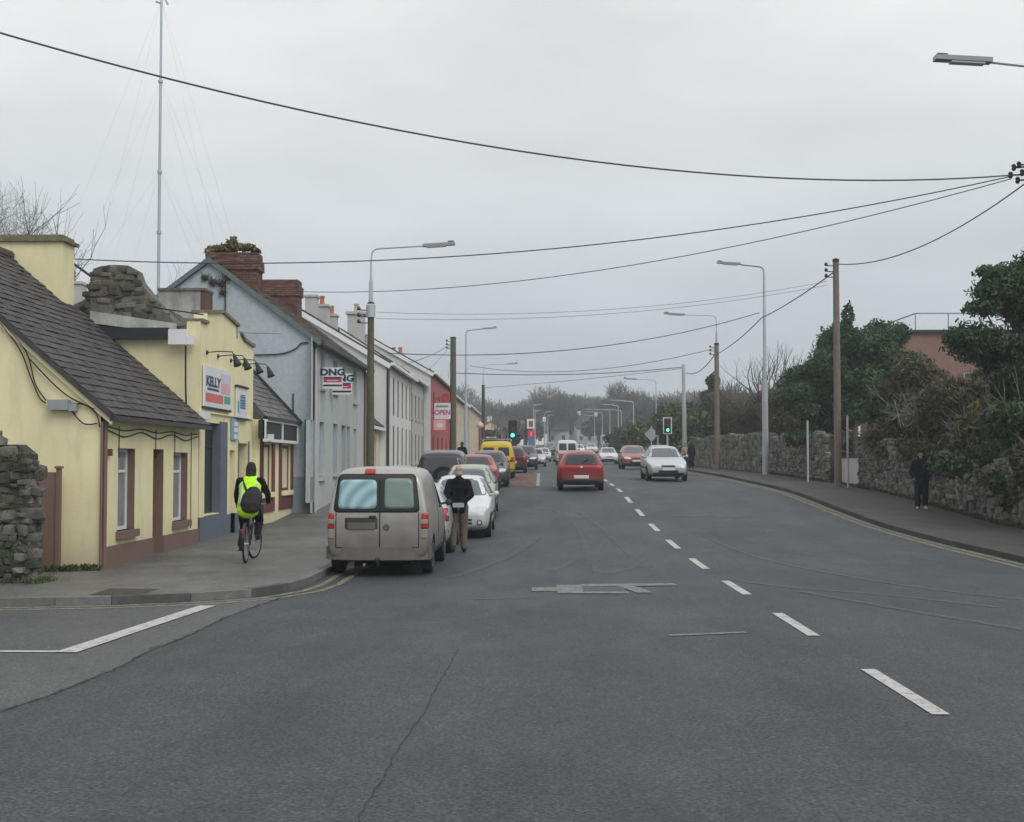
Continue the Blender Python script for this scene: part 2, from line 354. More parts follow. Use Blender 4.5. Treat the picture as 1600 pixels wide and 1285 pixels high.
# pavement utility cover and wall-foot moss
b = B(); p = [G(140, 930, KH), G(215, 931, KH), G(246, 921, KH), G(172, 920, KH)]; b.quad(*[q+UZ*.006 for q in p])
meta(b.build('utility_cover', mat('cover_iron', (.035, .034, .032), .6, .3, 12)), 'dark rectangular utility cover set in the left pavement', 'cover')
b = B().prism([(.74, 18.84, .0), (1.36, 18.84, .0), (1.36, 19.52, .0), (.74, 19.52, .0)], (0, 0, .013))
meta(b.build('manhole_cover', mat('manhole_iron', (.05, .05, .052), .6, .3, 15)), 'square iron manhole cover inside the pale concrete road patch', 'manhole')
# ------------------------------------------------------------------ buildings
m_yellow = mat('yellow_render', (.80, .735, .455), .85, .08, 1.2, bump=.15, bscale=25, streak=.4, streakc=(.46, .42, .28), dirt=((.34, .32, .24), .0, .9, .55))
m_brown = mat('brown_paint', (.19, .12, .098), .6, .1, 3)
m_slate = mat('roof_slate', (.056, .052, .052), .7, .35, 4, isl=.28, bump=.4, bscale=30)
m_slate2 = mat('grey_slate', (.12, .12, .115), .6, .25, 3, isl=.35)
m_white = mat('white_frame', (.78, .79, .80), .4, .04)
m_glass = mat('window_glass', (.035, .04, .045), .06, .2, 1, spec=.6)
m_glass2 = mat('curtained_glass', (.26, .28, .30), .12, .25, 3, spec=.6)
m_black = mat('black_metal', (.015, .015, .016), .5, .1)
m_cable = mat('cable', (.018, .018, .02), .6, .1)
m_dark = mat('dark_grey_paint', (.03, .032, .036), .6, .2)
m_grey = mat('grey_plastic', (.30, .32, .34), .5, .08)
m_stone = mat('rubble_stone', (.115, .112, .10), .92, .45, 5, isl=.55, bump=.8, bscale=16, streak=.75, streakc=(.035, .038, .024))
m_mortar = mat('wall_mortar', (.045, .043, .036), .95, .35, 5, bump=.5)
m_bluegrey = mat('blue_grey_paint', (.115, .14, .185), .55, .1, 3)
m_grender = mat('blue_white_roughcast', (.45, .51, .545), .9, .12, 6, bump=.6, bscale=22, streak=.2, streakc=(.30, .32, .32))
m_gfront = mat('grey_green_render', (.46, .50, .49), .88, .12, 1.5, streak=.5, streakc=(.28, .29, .26))
m_brick = mat('red_brick', (.145, .075, .058), .92, .25, 8, isl=.4, streak=.55, streakc=(.085, .065, .05))
m_burg = mat('burgundy_paint', (.15, .045, .045), .5, .12, 3)
m_pale = mat('pale_render', (.66, .665, .65), .88, .08, 1.5, streak=.25, streakc=(.4, .4, .38))
m_palegrey = mat('pale_grey_render', (.47, .465, .45), .88, .1, 1.5, streak=.3, streakc=(.3, .3, .28))
m_redp = mat('red_shop_paint', (.42, .085, .07), .5, .12, 2)
m_beige = mat('beige_render', (.58, .50, .37), .88, .08, 1.2, streak=.2, streakc=(.35, .31, .24))
m_signw = mat('sign_white', (.75, .76, .78), .4, .04)
m_pot = mat('chimney_pot', (.40, .14, .08), .8, .2, 6)
m_gut = mat('gutter', (.05, .048, .05), .5, .15)
m_steel = mat('galvanised_steel', (.42, .46, .48), .45, .08, 4, metal=.4)
def wall(b, o, u, v, n, Wd, H, holes, depth=.14):
    us = sorted({0, Wd, *[h[0] for h in holes], *[h[1] for h in holes]}); vs = sorted({0, H, *[h[2] for h in holes], *[h[3] for h in holes]})
    for a, c in zip(us, us[1:]):
        for d, e in zip(vs, vs[1:]):
            cu, cv = (a+c)/2, (d+e)/2
            if any(h[0] < cu < h[1] and h[2] < cv < h[3] for h in holes): continue
            b.quad(o+u*a+v*d, o+u*c+v*d, o+u*c+v*e, o+u*a+v*e)
    for h in holes:
        q = [o+u*h[0]+v*h[2], o+u*h[1]+v*h[2], o+u*h[1]+v*h[3], o+u*h[0]+v*h[3]]
        for i in range(4): b.quad(q[i], q[(i+1) % 4], q[(i+1) % 4]-n*depth, q[i]-n*depth)
def win(root, o, u, v, n, h, frame=m_white, pane=m_glass, sill=None, bars=((), (.3,)), d=.1, fw=.055, name='window'):
    """window_frame part with its pane and sill as sub-parts, set back in the reveal"""
    a, c, e, f = h; b = B(); U = lambda *q: b.obox(o, u, v, n, *q, -d-.05, -d)
    U(a, a+fw, e, f); U(c-fw, c, e, f); U(a+fw, c-fw, e, e+fw); U(a+fw, c-fw, f-fw, f)
    for t in bars[0]: x = a+(c-a)*t; U(x-fw*.4, x+fw*.4, e+fw, f-fw)
    for t in bars[1]: y = f-(f-e)*t; U(a+fw, c-fw, y-fw*.4, y+fw*.4)
    w = b.build(name, frame, root)
    b = B(); b.obox(o, u, v, n, a+.01, c-.01, e+.01, f-.01, -d-.035, -d-.022); b.build('pane', pane, w)
    if sill:
        b = B(); b.obox(o, u, v, n, a-.07, c+.07, e-.13, e, -d, .09); b.build('sill', sill, w)
    return w
def door(root, o, u, v, n, h, m, d=.12, panels=True):
    a, c, e, f = h; b = B(); b.obox(o, u, v, n, a, c, e, f, -d-.05, -d)
    if panels:
        for (p, q, r, s) in ((.15, .45, .1, .45), (.55, .85, .1, .45), (.15, .45, .55, .92), (.55, .85, .55, .92)):
            b.obox(o, u, v, n, a+(c-a)*p, a+(c-a)*q, e+(f-e)*r, e+(f-e)*s, -d, -d+.018)
    w = b.build('door', m, root)
    b = B(); b.obox(o, u, v, n, a+.08, a+.12, e+.95, e+1.1, -d, -d+.05); b.build('handle', m_steel, w)
    return w
def slates(parent, o, u, v, n, Wd, H, sw=.3, sh=.22, m=m_slate, nparts=0, key=None, seed=3):
    """overlapping slates laid in courses; the nparts that show largest are parts of their own"""
    r = random.Random(seed); L = []; rows = int(H/sh)+1
    for j in range(rows):
        off = (sw/2 if j % 2 else 0); x = -off
        while x < Wd:
            x0, x1 = max(0, x), min(Wd, x+sw)
            if x1-x0 > .05: L.append((x0, x1, j*sh, min(H, (j+1)*sh+.06), r.uniform(-.02, .02), r.uniform(0, .012)))
            x += sw
    C = V((0, 0, CAMZ)); L.sort(key=lambda s: (o+u*s[0]+v*s[2]-C).length)
    tilt = .022
    unit = B().hexa([(0, 0, 0), (1, 0, 0), (1, 1, -1), (0, 1, -1), (.03, 0, .6), (.97, 0, .6), (.97, 1, -.4), (.03, 1, -.4)]).mesh('slate', m)
    rest = B()
    for k, (x0, x1, y0, y1, rr, up) in enumerate(L):
        uu = (u+v*rr).normalized(); p = o+u*(x0+.004)+v*(y0+rr*.3)+n*(.035+up); mx = frame_mx(p, uu, v, n, (x1-x0-.008, y1-y0, tilt))
        if k < nparts: link('slate', unit, parent, True, mx)
        else:
            vs = [mx @ vt.co for vt in unit.vertices]; rest.add(vs, [tuple(f.vertices) for f in unit.polygons])
    if rest.f:
        q = rest.build('slate_courses', m, parent); q['kind'] = 'stuff'
def rstone(seed, j=.15):
    r = random.Random(seed); b = B(); e = .5; c = .34; vs = []; idx = {}
    for ax in range(3):
        for sx in (-1, 1):
            for sy in (-1, 1):
                for sz in (-1, 1):
                    p = [sx*c, sy*c, sz*c]; p[ax] = (sx, sy, sz)[ax]*e
                    vs.append(V(p)+V((r.uniform(-j, j), r.uniform(-j, j), r.uniform(-j, j)*.6)))
    bm = bmesh.new()
    for p in vs: bm.verts.new(p)
    bmesh.ops.convex_hull(bm, input=bm.verts)
    for vtx in [q for q in bm.verts if not q.link_faces]: bm.verts.remove(vtx)
    me = bpy.data.meshes.new('stone'); bm.to_mesh(me); bm.free(); return me
STONES = [rstone(i) for i in range(8)]
for s in STONES: s.materials.append(m_stone)
m_stone2 = mat('grey_limestone', (.14, .138, .126), .92, .45, 5, isl=.55, bump=.8, bscale=16, streak=.5, streakc=(.07, .07, .05))
STONES_R = [rstone(20+i) for i in range(8)]
for s in STONES_R: s.materials.append(m_stone2)
def rubble(root, o, u, v, n, Wd, top, zb=None, nparts=300, sizes=(.16, .5), hs=(.1, .24), seed=5, depth=.22, st=STONES):
    r = random.Random(seed); L = []; y = 0
    tmax = max(top(i*Wd/40) for i in range(41))
    while y < tmax:
        h = r.uniform(*hs); x = -r.uniform(0, .2)
        while x < Wd:
            w = r.uniform(*sizes); cx = x+w/2; base = zb(cx) if zb else 0
            if y+h*.5 < top(min(max(cx, 0), Wd))-base: L.append((cx, base+y+h/2+r.uniform(-.03, .03), w*1.08, h*1.16*r.uniform(.85, 1.15), r.uniform(-.18, .18), r.uniform(-.06, .04)))
            x += w
        y += h
    C = V((0, 0, CAMZ)); L.sort(key=lambda s: -(s[2]*s[3])/((o+u*s[0]+v*s[1]-C).length**2))
    rest = B()
    for k, (cx, cy, w, h, rot, pr) in enumerate(L):
        uu = (u*math.cos(rot)+v*math.sin(rot)); vv = (v*math.cos(rot)-u*math.sin(rot)); me = st[r.randrange(8)]
        mx = frame_mx(o+u*cx+v*cy+n*(pr-depth*.3), uu, vv, n, (w, h, depth))
        if k < nparts: link('stone', me, root, True, mx)
        else: rest.add([mx @ q.co for q in me.vertices], [tuple(f.vertices) for f in me.polygons])
    if rest.f: q = rest.build('small_stones', st[0].materials[0], root); q['kind'] = 'stuff'
def pot(root, x, y, z, h=.45, r=.13, m=m_pot):
    return B().lathe([(r*1.1, 0), (r*1.1, h*.15), (r*.85, h*.2), (r*.8, h*.8), (r, h*.85), (r, h), (r*.7, h), (r*.7, h*.7)], (x, y, z), n=12).build('chimney_pot', m, root, smooth=False)
def brick_stack(root, x0, x1, y0, y1, z0, z1, seed=2):
    """brick chimney: core plus bricks laid in running bond on the two faces in view"""
    core = B().box(x0+.02, x1-.02, y0+.02, y1-.02, z0, z1-.03).build('chimney', m_mortar, root)
    bl, bh = .225, .075; r = random.Random(seed); unit = B().box(0, 1, 0, 1, 0, 1).mesh('brick', m_brick); k = 0; rest = B(); z = z0; j = 0
    while z+bh <= z1+.01:
        corb = .05 if z1-z < .62 and z1-z > .3 else 0
        for (o_, u_, n_, Lw) in ((V((x0-corb, y0-corb, 0)), UX, -UY, x1-x0+2*corb), (V((x1+corb, y0-corb, 0)), UY, UX, y1-y0+2*corb)):
            x = -(bl/2 if j % 2 else 0)
            while x < Lw-.02:
                a, c = max(0, x), min(Lw, x+bl); 
                if c-a > .03:
                    p = o_+u_*(a+.005)+UZ*(z+.005)+n_*(r.uniform(-.004, .012)); mx = frame_mx(p, u_, UZ, -n_, (c-a-.01, bh-.012, .1))
                    if k < 300 and r.random() < .8: link('brick', unit, core, True, mx); k += 1
                    else: rest.add([mx @ q.co for q in unit.vertices], [tuple(f.vertices) for f in unit.polygons])
                x += bl
        z += bh; j += 1
    if rest.f: q = rest.build('odd_bricks', m_brick, core); q['kind'] = 'stuff'
    return core
def downpipe(root, pts, r=.04, m=m_gut): return B().tube(pts, r, 8).build('downpipe', m, root)
FX = -7.23                                           # line of the cottage and shop fronts
# ---- stone wall at the far left with its gate
gz = lambda y: g(-7, y)+KH
root = thing('stone_wall', 'tall rough rubble stone wall end at the left edge beside the brown gate', 'wall', (-9, 18.9, gz(18.9)))
topf = lambda x: 2.05+.12*math.sin(x*5.3)+.1*math.sin(x*13+1)-(.2 if x > 4.35 else 0)
B().prism([(-12, 19.0, gz(19)), (-7.5, 19.0, gz(19)), (-7.52, 19.0, gz(19)+1.9), (-7.7, 19.0, gz(19)+2.05), (-12, 19, gz(19)+2.0)], (0, .34, 0)).build('mortar_core', m_mortar, root)
rubble(root, V((-12, 18.98, gz(19))), UX, UZ, -UY, 4.5, topf, nparts=300, sizes=(.08, .30), hs=(.04, .16), seed=8)
rubble(root, V((-7.5, 18.98, gz(19))), UY, UZ, UX, .34, lambda x: 1.95, nparts=60, sizes=(.12, .26), hs=(.06, .16), seed=9, depth=.14)
root = thing('side_gate', 'plain brown painted gate panel between the stone wall and the cottage gable', 'gate', (-8.2, 21.0, gz(21)))
B().box(-8.75, -7.862, 21.02, 21.06, gz(21)+.03, gz(21)+1.62).build('gate_panel', m_brown, root)
B().box(-7.86, -7.79, 20.99, 21.07, gz(21), gz(21)+1.68).box(-7.88, -7.77, 20.97, 21.09, gz(21)+1.68, gz(21)+1.72).build('gate_post', m_brown, root)
# ---- yellow cottage
CY0, CY1, EZ, RZ, RX = 21.28, 27.55, 2.72, 6.2, -11.05
gb = gz(24)-.02
root = thing('cottage', 'single storey pale yellow cottage with dark slate roof and brown trim', 'house', (-9, 24, gb)); cot = root
b = B(); o = V((FX, CY0, gb)); H = EZ-gb
yy = lambda px: (FX-.0)*2000/(px-833)-CY0       # a photo column along the front, as metres from the near corner
h1 = (yy(181), yy(208), 1.9-104/86-gb, Z(701, 23)-gb); h2 = (yy(269), yy(291), 1.9-94/78-gb, Z(707, 26)-gb); hd = (yy(237), yy(253), .02, Z(702, 24.5)-gb)
wall(b, o, UY, UZ, UX, CY1-CY0, H, [h1, h2, hd], .2)
b.prism([(FX, CY0, gb), (FX, CY0, EZ), (RX, CY0, RZ-.05), (RX*2-FX, CY0, EZ), (RX*2-FX, CY0, gb)], (0, .1, 0))
b.box(RX*2-FX, RX*2-FX+.1, CY0+.1, CY1, gb, EZ)
b.build('wall', m_yellow, root)
m_redbrown = m_brown
for h in (h1, h2):
    w = win(root, o, UY, UZ, UX, h, m_white, m_glass2, m_brown, ((.42,), (.28,)), .13, .06)
    b = B()                                          # brown painted reveal lining on the far side and head
    b.obox(o, UY, UZ, UX, h[1]-.012, h[1]+.0, h[2], h[3], -.19, .004); b.obox(o, UY, UZ, UX, h[0], h[1]-.012, h[3]-.012, h[3], -.19, .004); b.build('reveal', m_brown, w)
door(root, o, UY, UZ, UX, hd, m_brown, .19); B().obox(o, UY, UZ, UX, hd[1]-.012, hd[1], hd[2], hd[3], -.19, .004).build('door_reveal', m_brown, root)
b = B(); pz = .36
for a, c in ((0, hd[0]), (hd[1], CY1-CY0)): b.obox(o, UY, UZ, UX, a, c, -.25, pz, 0, .03)
b.build('plinth', m_brown, root)
rt = B(); ev = V((FX+.24, CY0-.12, EZ-.06)); vd = V((RX-FX-.24, 0, RZ-EZ+.06)); SL = vd.length; vd = vd/SL; nd = UY.cross(vd); nd = nd if nd.z > 0 else -nd
rt.obox(ev, UY, vd, nd, 0, CY1-CY0+.12, 0, SL, -.06, .02)
vd2 = V((-vd.x, 0, vd.z)); ev2 = V((RX*2-FX-.24, CY0-.12, EZ-.06)); nd2 = V((-nd.x, 0, nd.z)); rt.obox(ev2, UY, vd2, nd2, 0, CY1-CY0+.12, 0, SL, -.06, .02)
rf = rt.build('roof', m_slate, root)
slates(rf, ev, UY, vd, nd, CY1-CY0+.12, SL, .29, .2, m_slate, 300)
B().tube([(RX, CY0-.1, RZ+.05), (RX, CY1, RZ+.05)], .11, 10).build('ridge_tiles', m_slate, rf)
B().obox(V((FX, CY0, EZ)), UY, UZ, UX, -.1, CY1-CY0, -.13, -.05, .18, .3).build('gutter', m_gut, root)
downpipe(root, [(FX+.05, CY0+.1, EZ-.1), (FX+.05, CY0+.1, gb)], .04, m_brown); downpipe(root, [(FX+.04, CY0-.05, EZ-.15), (FX+.04, CY0-.05, gb)], .022, m_brown)
B().prism([(FX+.26, CY0-.07, EZ-.05), (RX, CY0-.07, RZ), (RX, CY0-.07, RZ-.16), (FX+.2, CY0-.07, EZ-.2)], (0, .06, 0)).build('barge', m_yellow, root)
c = B().box(-12.1, -9.93, 26.7, 27.4, 4.4, 6.55).build('chimney', m_yellow, root)
B().box(-12.18, -9.85, 26.62, 27.48, 6.55, 6.62).box(-12.1, -9.93, 26.7, 27.4, 6.62, 6.7).build('chimney_cap', mat('mossy_mortar', (.18, .16, .10), .95, .4, 9, bump=.8), c)
jb = B().box(X(72, 21.1), X(104, 21.1), 21.12, 21.26, Z(640, 21.1), Z(624, 21.1)).box(X(104, 21.1)+.002, X(116, 21.1), 21.14, 21.26, Z(642, 21.1), Z(630, 21.1)).build('junction_box', m_grey, root)
for pts in ([(-10, 492), (30, 545), (48, 590), (62, 622), (72, 630)], [(0, 500), (40, 548), (55, 600), (72, 626)], [(104, 632), (130, 632), (150, 646), (156, 668)], [(110, 640), (130, 662), (152, 662)], [(45, 560), (100, 615), (150, 640)]):
    B().tube([P(x, y, 21.22) for x, y in spline(pts, 5)], .012, 6).build('wall_cable', m_cable, jb)
for dz_, sg in ((0, .05), (-.06, .1)):
    B().tube([(FX+.02, CY0+.2+t*(CY1-CY0-.3), EZ-.22+dz_-sg*math.sin(t*PI*3)**2) for t in [i/24 for i in range(25)]], .011, 6).build('eaves_cable', m_cable, root)
for px in (182, 240, 270, 296): y_ = (FX)*2000/(px-833); B().tube([(FX+.012, y_, EZ-.2), (FX+.012, y_, EZ-.75 if px < 290 else gb+.4)], .008, 5).build('wall_cable', m_cable, root)
B().box(FX, FX+.07, CY0+.32, CY0+.42, 2.0, 2.12).build('alarm_bell', m_burg, root)
B().box(FX-.0, FX+.0, 0, 0, 0, 0) if False else None
# ---- yellow shop
SY0, SY1 = 27.62, 32.9; gs = gz(29)-.05
root = thing('shop', 'yellow shop with stepped parapet, gooseneck lamps and blue grey shopfront', 'shop', (-9, 30, gs)); shop = root
ys_ = lambda px: FX*2000/(px-833)-SY0
o = V((FX, SY0, gs)); b = B()
zz = lambda z: z-gs
hs1 = (ys_(318), ys_(352), .62, zz(2.78)); hs2 = (ys_(357.5), ys_(366), .05, zz(2.18)); hs3 = (ys_(371), ys_(386), .05, zz(2.36))
wall(b, o, UY, UZ, UX, SY1-SY0, zz(4.75), [hs1, hs2, hs3], .3)
prof_ = [(0, 4.95), (.55, 4.95), (.58, 5.2), (1.9, 5.36), (3.5, 5.2), (3.75, 5.05), (4.2, 4.92), (4.75, 4.88), (5.28, 4.86)]
b.prism([(FX, SY0, 4.75)]+[(FX, SY0+a, z) for a, z in prof_]+[(FX, SY1, 4.75)], (-.3, 0, 0))
b.box(FX-.3, FX-.002, SY0, SY0+.2, gs, 4.75)
b.prism([(FX-.302, SY0, gs), (FX-.302, SY0, 4.72), (-9.6, SY0, 4.72), (-12, SY0, 4.2), (-12, SY0, gs)], (0, .15, 0))
b.build('wall', m_yellow, root)
b = B()
for (a, z), (c_, w_) in zip(prof_, prof_[1:]): 
    if c_-a > .3: b.prism([(FX+.06, SY0+a, z), (FX+.06, SY0+c_, w_), (FX+.06, SY0+c_, w_+.07), (FX+.06, SY0+a, z+.07)], (-.42, 0, 0))
b.build('coping', mat('weathered_coping', (.20, .18, .14), .9, .35, 6, bump=.5), root)
# house roof behind the parapet: gable to the street corner, rough stack on top
ap, rr_, lf = V((-9.4, 28.3, 5.72)), V((FX-.35, 28.3, 4.72)), V((-12, 28.3, 4.5))
m_whitew = mat('whitewashed_gable', (.34, .345, .34), .9, .35, 2.5, streak=.95, streakc=(.10, .095, .08), bump=.5)
m_rough = mat('rough_old_render', (.135, .128, .112), .95, .5, 5, bump=1.0, bscale=9, streak=.6, streakc=(.06, .056, .048))
gp_ = [P(px, py, 28.0) for px, py in ((141, 512), (141, 432), (146, 420), (158, 416), (178, 414), (200, 415), (210, 421), (215, 436), (222, 446), (236, 462), (252, 482), (276, 508), (276, 522))]
ch = B().prism([(p.x, 28.0, p.z) for p in gp_], (0, .6, 0)).build('old_stone_gable', m_rough, root)
def gtop(u):
    x = gp_[0].x+u
    for p, q in zip(gp_[1:], gp_[2:]):
        if x <= q.x: return p.z+(q.z-p.z)*max(0, (x-p.x)/max(.01, q.x-p.x))
    return gp_[-2].z
z0_ = gp_[0].z
rubble(ch, V((gp_[0].x, 27.99, z0_)), UX, UZ, -UY, gp_[-1].x-gp_[0].x, lambda u: gtop(u)-z0_-.05, nparts=150, sizes=(.10, .30), hs=(.06, .16), seed=21, depth=.12)
wb = [P(px, py, 27.9) for px, py in ((141, 486), (276, 506), (276, 522), (141, 505))]
B().prism([(p.x, 27.88, p.z) for p in wb], (0, .03, 0)).build('whitewash_band', mat('flaking_whitewash', (.40, .41, .41), .9, .3, 5, streak=1.0, streakc=(.13, .125, .11)), root)
b = B(); b.prism([rr_+V((.05, 0, .06)), ap+V((0, 0, .1)), ap+V((0, 0, -.02)), rr_+V((0, 0, -.08))], (0, 4.6, 0)); b.prism([lf+V((0, 0, .06)), ap+V((0, 0, .1)), ap+V((0, 0, -.02)), lf+V((0, 0, -.08))], (0, 4.6, 0)); rf = b.build('roof', m_slate2, root)
vd = (ap-rr_).normalized(); nd = vd.cross(UY); nd = nd if nd.z > 0 else -nd
slates(rf, rr_+V((.02, .05, .05)), UY, vd, nd, 4.5, (ap-rr_).length, .3, .22, m_slate2, 120, seed=12)
B().box(X(151, 27.5), X(262, 27.5), 27.42, 27.55, 4.55, 4.8).build('fascia_gutter', mat('dark_fascia', (.022, .026, .032), .5, .2), root)
B().box(X(262, 27.4), X(290, 27.4), 27.34, 27.5, Z(538, 27.4), Z(514, 27.4)).box(X(290, 27.4)+.004, X(301, 27.4), 27.36, 27.5, Z(538, 27.4), Z(524, 27.4)).build('wall_box', m_signw, root)
B().tube([P(290, 540, 27.4), P(290, 600, 27.4), P(291, 640, 27.4)], .02, 6).build('wall_cable', m_cable, root)
B().tube([P(x, y, 27.5) for x, y in spline([(232, 478), (262, 484), (285, 487), (318, 492)], 4)], .015, 6).build('wall_cable', m_cable, root)
# shopfront
b = B(); b.obox(o, UY, UZ, UX, *hs1, -.34, -.3); b.build('shop_interior', m_dark, root)
w = win(root, o, UY, UZ, UX, (hs1[0], ys_(341), hs1[2], hs1[3]), m_dark, m_glass, None, ((.5,), (.26,)), .16, .05, name='shop_window')
for a, c, d, e, f in ((ys_(341), hs1[1], 0, hs1[3]+.05, -.28), (0, hs1[0]-.002, -.2, .58, -.1), (hs1[0], ys_(341)-.002, -.2, .6, -.1), (hs1[1]+.002, hs2[0], -.2, .55, -.1), (hs2[1], hs3[0], -.2, .55, -.1), (hs3[1], SY1-SY0, -.2, .55, -.1)): B().obox(o, UY, UZ, UX, a, c, d, e, f, .03).build('shopfront_panel', m_bluegrey, root)
door(root, o, UY, UZ, UX, hs2, m_beige, .2); door(root, o, UY, UZ, UX, hs3, m_dark, .22)
w = B(); w.obox(o, UY, UZ, UX, ys_(370.2), ys_(371), .05, hs3[3]+.06, 0, .02); w.obox(o, UY, UZ, UX, ys_(386), ys_(387.5), .05, hs3[3]+.06, 0, .02); w.build('door_frame', m_bluegrey, root)
B().obox(o, UY, UZ, UX, ys_(308), ys_(318), Z(655, 27.6)-gs, Z(642, 27.6)-gs, .0, .12).build('alarm_box', m_signw, root)
B().obox(o, UY, UZ, UX, .1, SY1-SY0-.1, zz(2.98), zz(3.01), 0, .05).build('string_course', m_yellow, root)
# signs on the shop front
m_navy = mat('navy_print', (.03, .05, .12), .5, .1); m_redpr = mat('red_print', (.62, .16, .16), .5, .1); m_green = mat('green_print', (.10, .38, .26), .5, .1); m_pink = mat('faded_pink_print', (.74, .42, .46), .5, .12, 6); m_lil = mat('faded_lilac_print', (.62, .62, .72), .5, .12, 5); m_blue = mat('blue_sign', (.22, .36, .50), .5, .08)
s0, s1 = ys_(312.5), ys_(355); z0, z1 = zz(3.12), zz(4.02)
sg = thing('shop_sign', 'large white sign reading KELLY with red and green bands on yellow shop', 'sign', (FX+.03, SY0+1, 3.5))
B().obox(o, UY, UZ, UX, s0, s1, z0, z1, .02, .06).build('board', m_signw, sg)
L_ = s1-s0
def strip(root, a, c, d, e, m, dn=.063, name='colour_band'): return B().obox(o, UY, UZ, UX, s0+L_*a, s0+L_*c, z0+(z1-z0)*d, z0+(z1-z0)*e, .0605, dn).build(name, m, root)
strip(sg, .04, .68, .12, .34, m_redpr); strip(sg, .72, .96, .14, .34, m_green); strip(sg, .60, .95, .38, .66, m_pink, name='faded_picture'); strip(sg, .58, .97, .67, .9, m_lil, name='faded_picture'); strip(sg, .1, .52, .41, .47, m_navy, name='small_print')
text('lettering', 'KELLY', .30, m_navy, o+UY*(s0+L_*.31)+UZ*(z0+(z1-z0)*.62)+UX*.066, UY, UZ, sg, .012, 1.55)
B().obox(o, UY, UZ, UX, s0-.02, s1+.02, z0-.05, z0, .01, .07).build('frame_rail', m_dark, sg)
s0, s1 = ys_(364.5), ys_(381); z0, z1 = zz(2.98), zz(3.72); L_ = s1-s0
sg = thing('shop_sign', 'small white sign with dark blue print and black rails on yellow shop', 'sign', (FX+.03, SY0+3.5, 3.3))
B().obox(o, UY, UZ, UX, s0, s1, z0, z1, .02, .06).build('board', m_signw, sg)
strip(sg, .28, .8, .3, .72, m_blue, name='printed_block'); strip(sg, .05, .2, .15, .55, m_green); strip(sg, .3, .9, .16, .22, m_lil, name='printed_block')
for q in (.78, .84, .66, .58, .5, .42): strip(sg, .32, .76, q-.1, q-.07, m_navy, .066, 'small_print')
B().obox(o, UY, UZ, UX, s0-.03, s1+.03, z1, z1+.05, .0, .09).obox(o, UY, UZ, UX, s0-.03, s1+.03, z0-.05, z0, .0, .09).build('frame_rail', m_dark, sg)
s0, s1 = ys_(358), ys_(367.5); z0, z1 = zz(2.42), zz(2.94); L_ = s1-s0
sg = thing('shop_sign', 'narrow light blue sign with white squares above the beige door', 'sign', (FX+.03, SY0+2.8, 2.7))
B().obox(o, UY, UZ, UX, s0, s1, z0, z1, .02, .05).build('board', m_blue, sg)
for d in (.08, .38, .66): B().obox(o, UY, UZ, UX, s0+L_*.3, s1-L_*.1, z0+(z1-z0)*d, z0+(z1-z0)*(d+.2), .0505, .054).build('white_panel', m_signw, sg)
for i, (yy_, lb) in enumerate(((27.75, 'gooseneck lamp nearest the cottage above the white shop sign'), (28.75, 'second gooseneck lamp from the cottage on the shop front'), (30.0, 'third gooseneck lamp from the cottage on the shop front'), (31.3, 'gooseneck lamp farthest from the cottage on the shop front'))):
    lp = thing('gooseneck_lamp', 'black '+lb, 'lamp', (FX, yy_+.2, 4.2), 'gooseneck lamps on the shop front')
    B().tube([(FX, yy_+.4, 4.32), (FX+.35, yy_+.2, 4.33), (FX+.66, yy_+.03, 4.3), (FX+.72, yy_, 4.22)], .012, 6).build('arm', m_black, lp)
    B().tube([(FX+.70, yy_+.02, 4.24), (FX+.74, yy_, 4.15), (FX+.8, yy_-.03, 4.0)], [.03, .05, .095], 10).build('lamp_shade', m_black, lp)
    B().lathe([(.05, 0), (.05, .03), (.02, .035)], (FX, yy_+.4, 4.32), 'x', 10).build('wall_plate', m_black, lp)
br = thing('wall_bracket', 'thin grey horizontal rod bracket sticking out of the shop parapet', 'bracket', (FX, 31.4, 5.1))
B().tube([(FX-.05, 31.0, 5.12), (FX+.02, 31.4, 5.1), (FX+.95, 31.7, 5.1)], .022, 6).build('rod', m_grey, br)
B().tube([(FX+.02, 31.0, 5.2), (FX+.02, 31.0, 4.9)], .02, 6).build('stay', m_grey, br)
# ---- low burgundy shop
LX, LY0, LY1 = -7.05, 32.95, 37.35; gl = gz(35)-.02
root = thing('low_shop', 'low single storey shop front with burgundy pilasters and dark slate roof', 'shop', (-8, 35, gl)); low = root
yl_ = lambda px: LX*2000/(px-833)-LY0
o = V((LX, LY0, gl)); b = B(); zl = lambda z: z-gl
hA = (yl_(406), yl_(423), .82, zl(2.36)); hB = (yl_(438), yl_(453), .82, zl(2.36))
wall(b, o, UY, UZ, UX, LY1-LY0, zl(3.0), [hA, hB], .1); b.box(LX-2.2, LX-.01, LY0, LY0+.1, gl, 3.0)
b.build('wall', m_yellow, root)
m_ply = mat('cream_shutter', (.70, .66, .48), .7, .1, 2)
for h in (hA, hB):
    w = win(root, o, UY, UZ, UX, h, m_burg, m_ply, m_yellow, ((), ()), .06, .07, name='shuttered_window')
b = B()
for a, c in ((0, yl_(405)), (hA[1], hA[1]+.32), (hB[0]-.3, hB[0]), (hB[1], LY1-LY0)): b.obox(o, UY, UZ, UX, a, c, .3, zl(2.4), 0, .04)
b.obox(o, UY, UZ, UX, yl_(405), hA[1], .3, .66, 0, .035); b.obox(o, UY, UZ, UX, hB[0], hB[1], .3, .66, 0, .035); b.build('pilasters', m_burg, root)
fs = B(); fs.obox(o, UY, UZ, UX, yl_(402), LY1-LY0-.05, zl(2.5), zl(2.98), .0, .16); fs = fs.build('fascia_sign', m_dark, root)
b = B(); a, c = yl_(402), LY1-LY0-.05
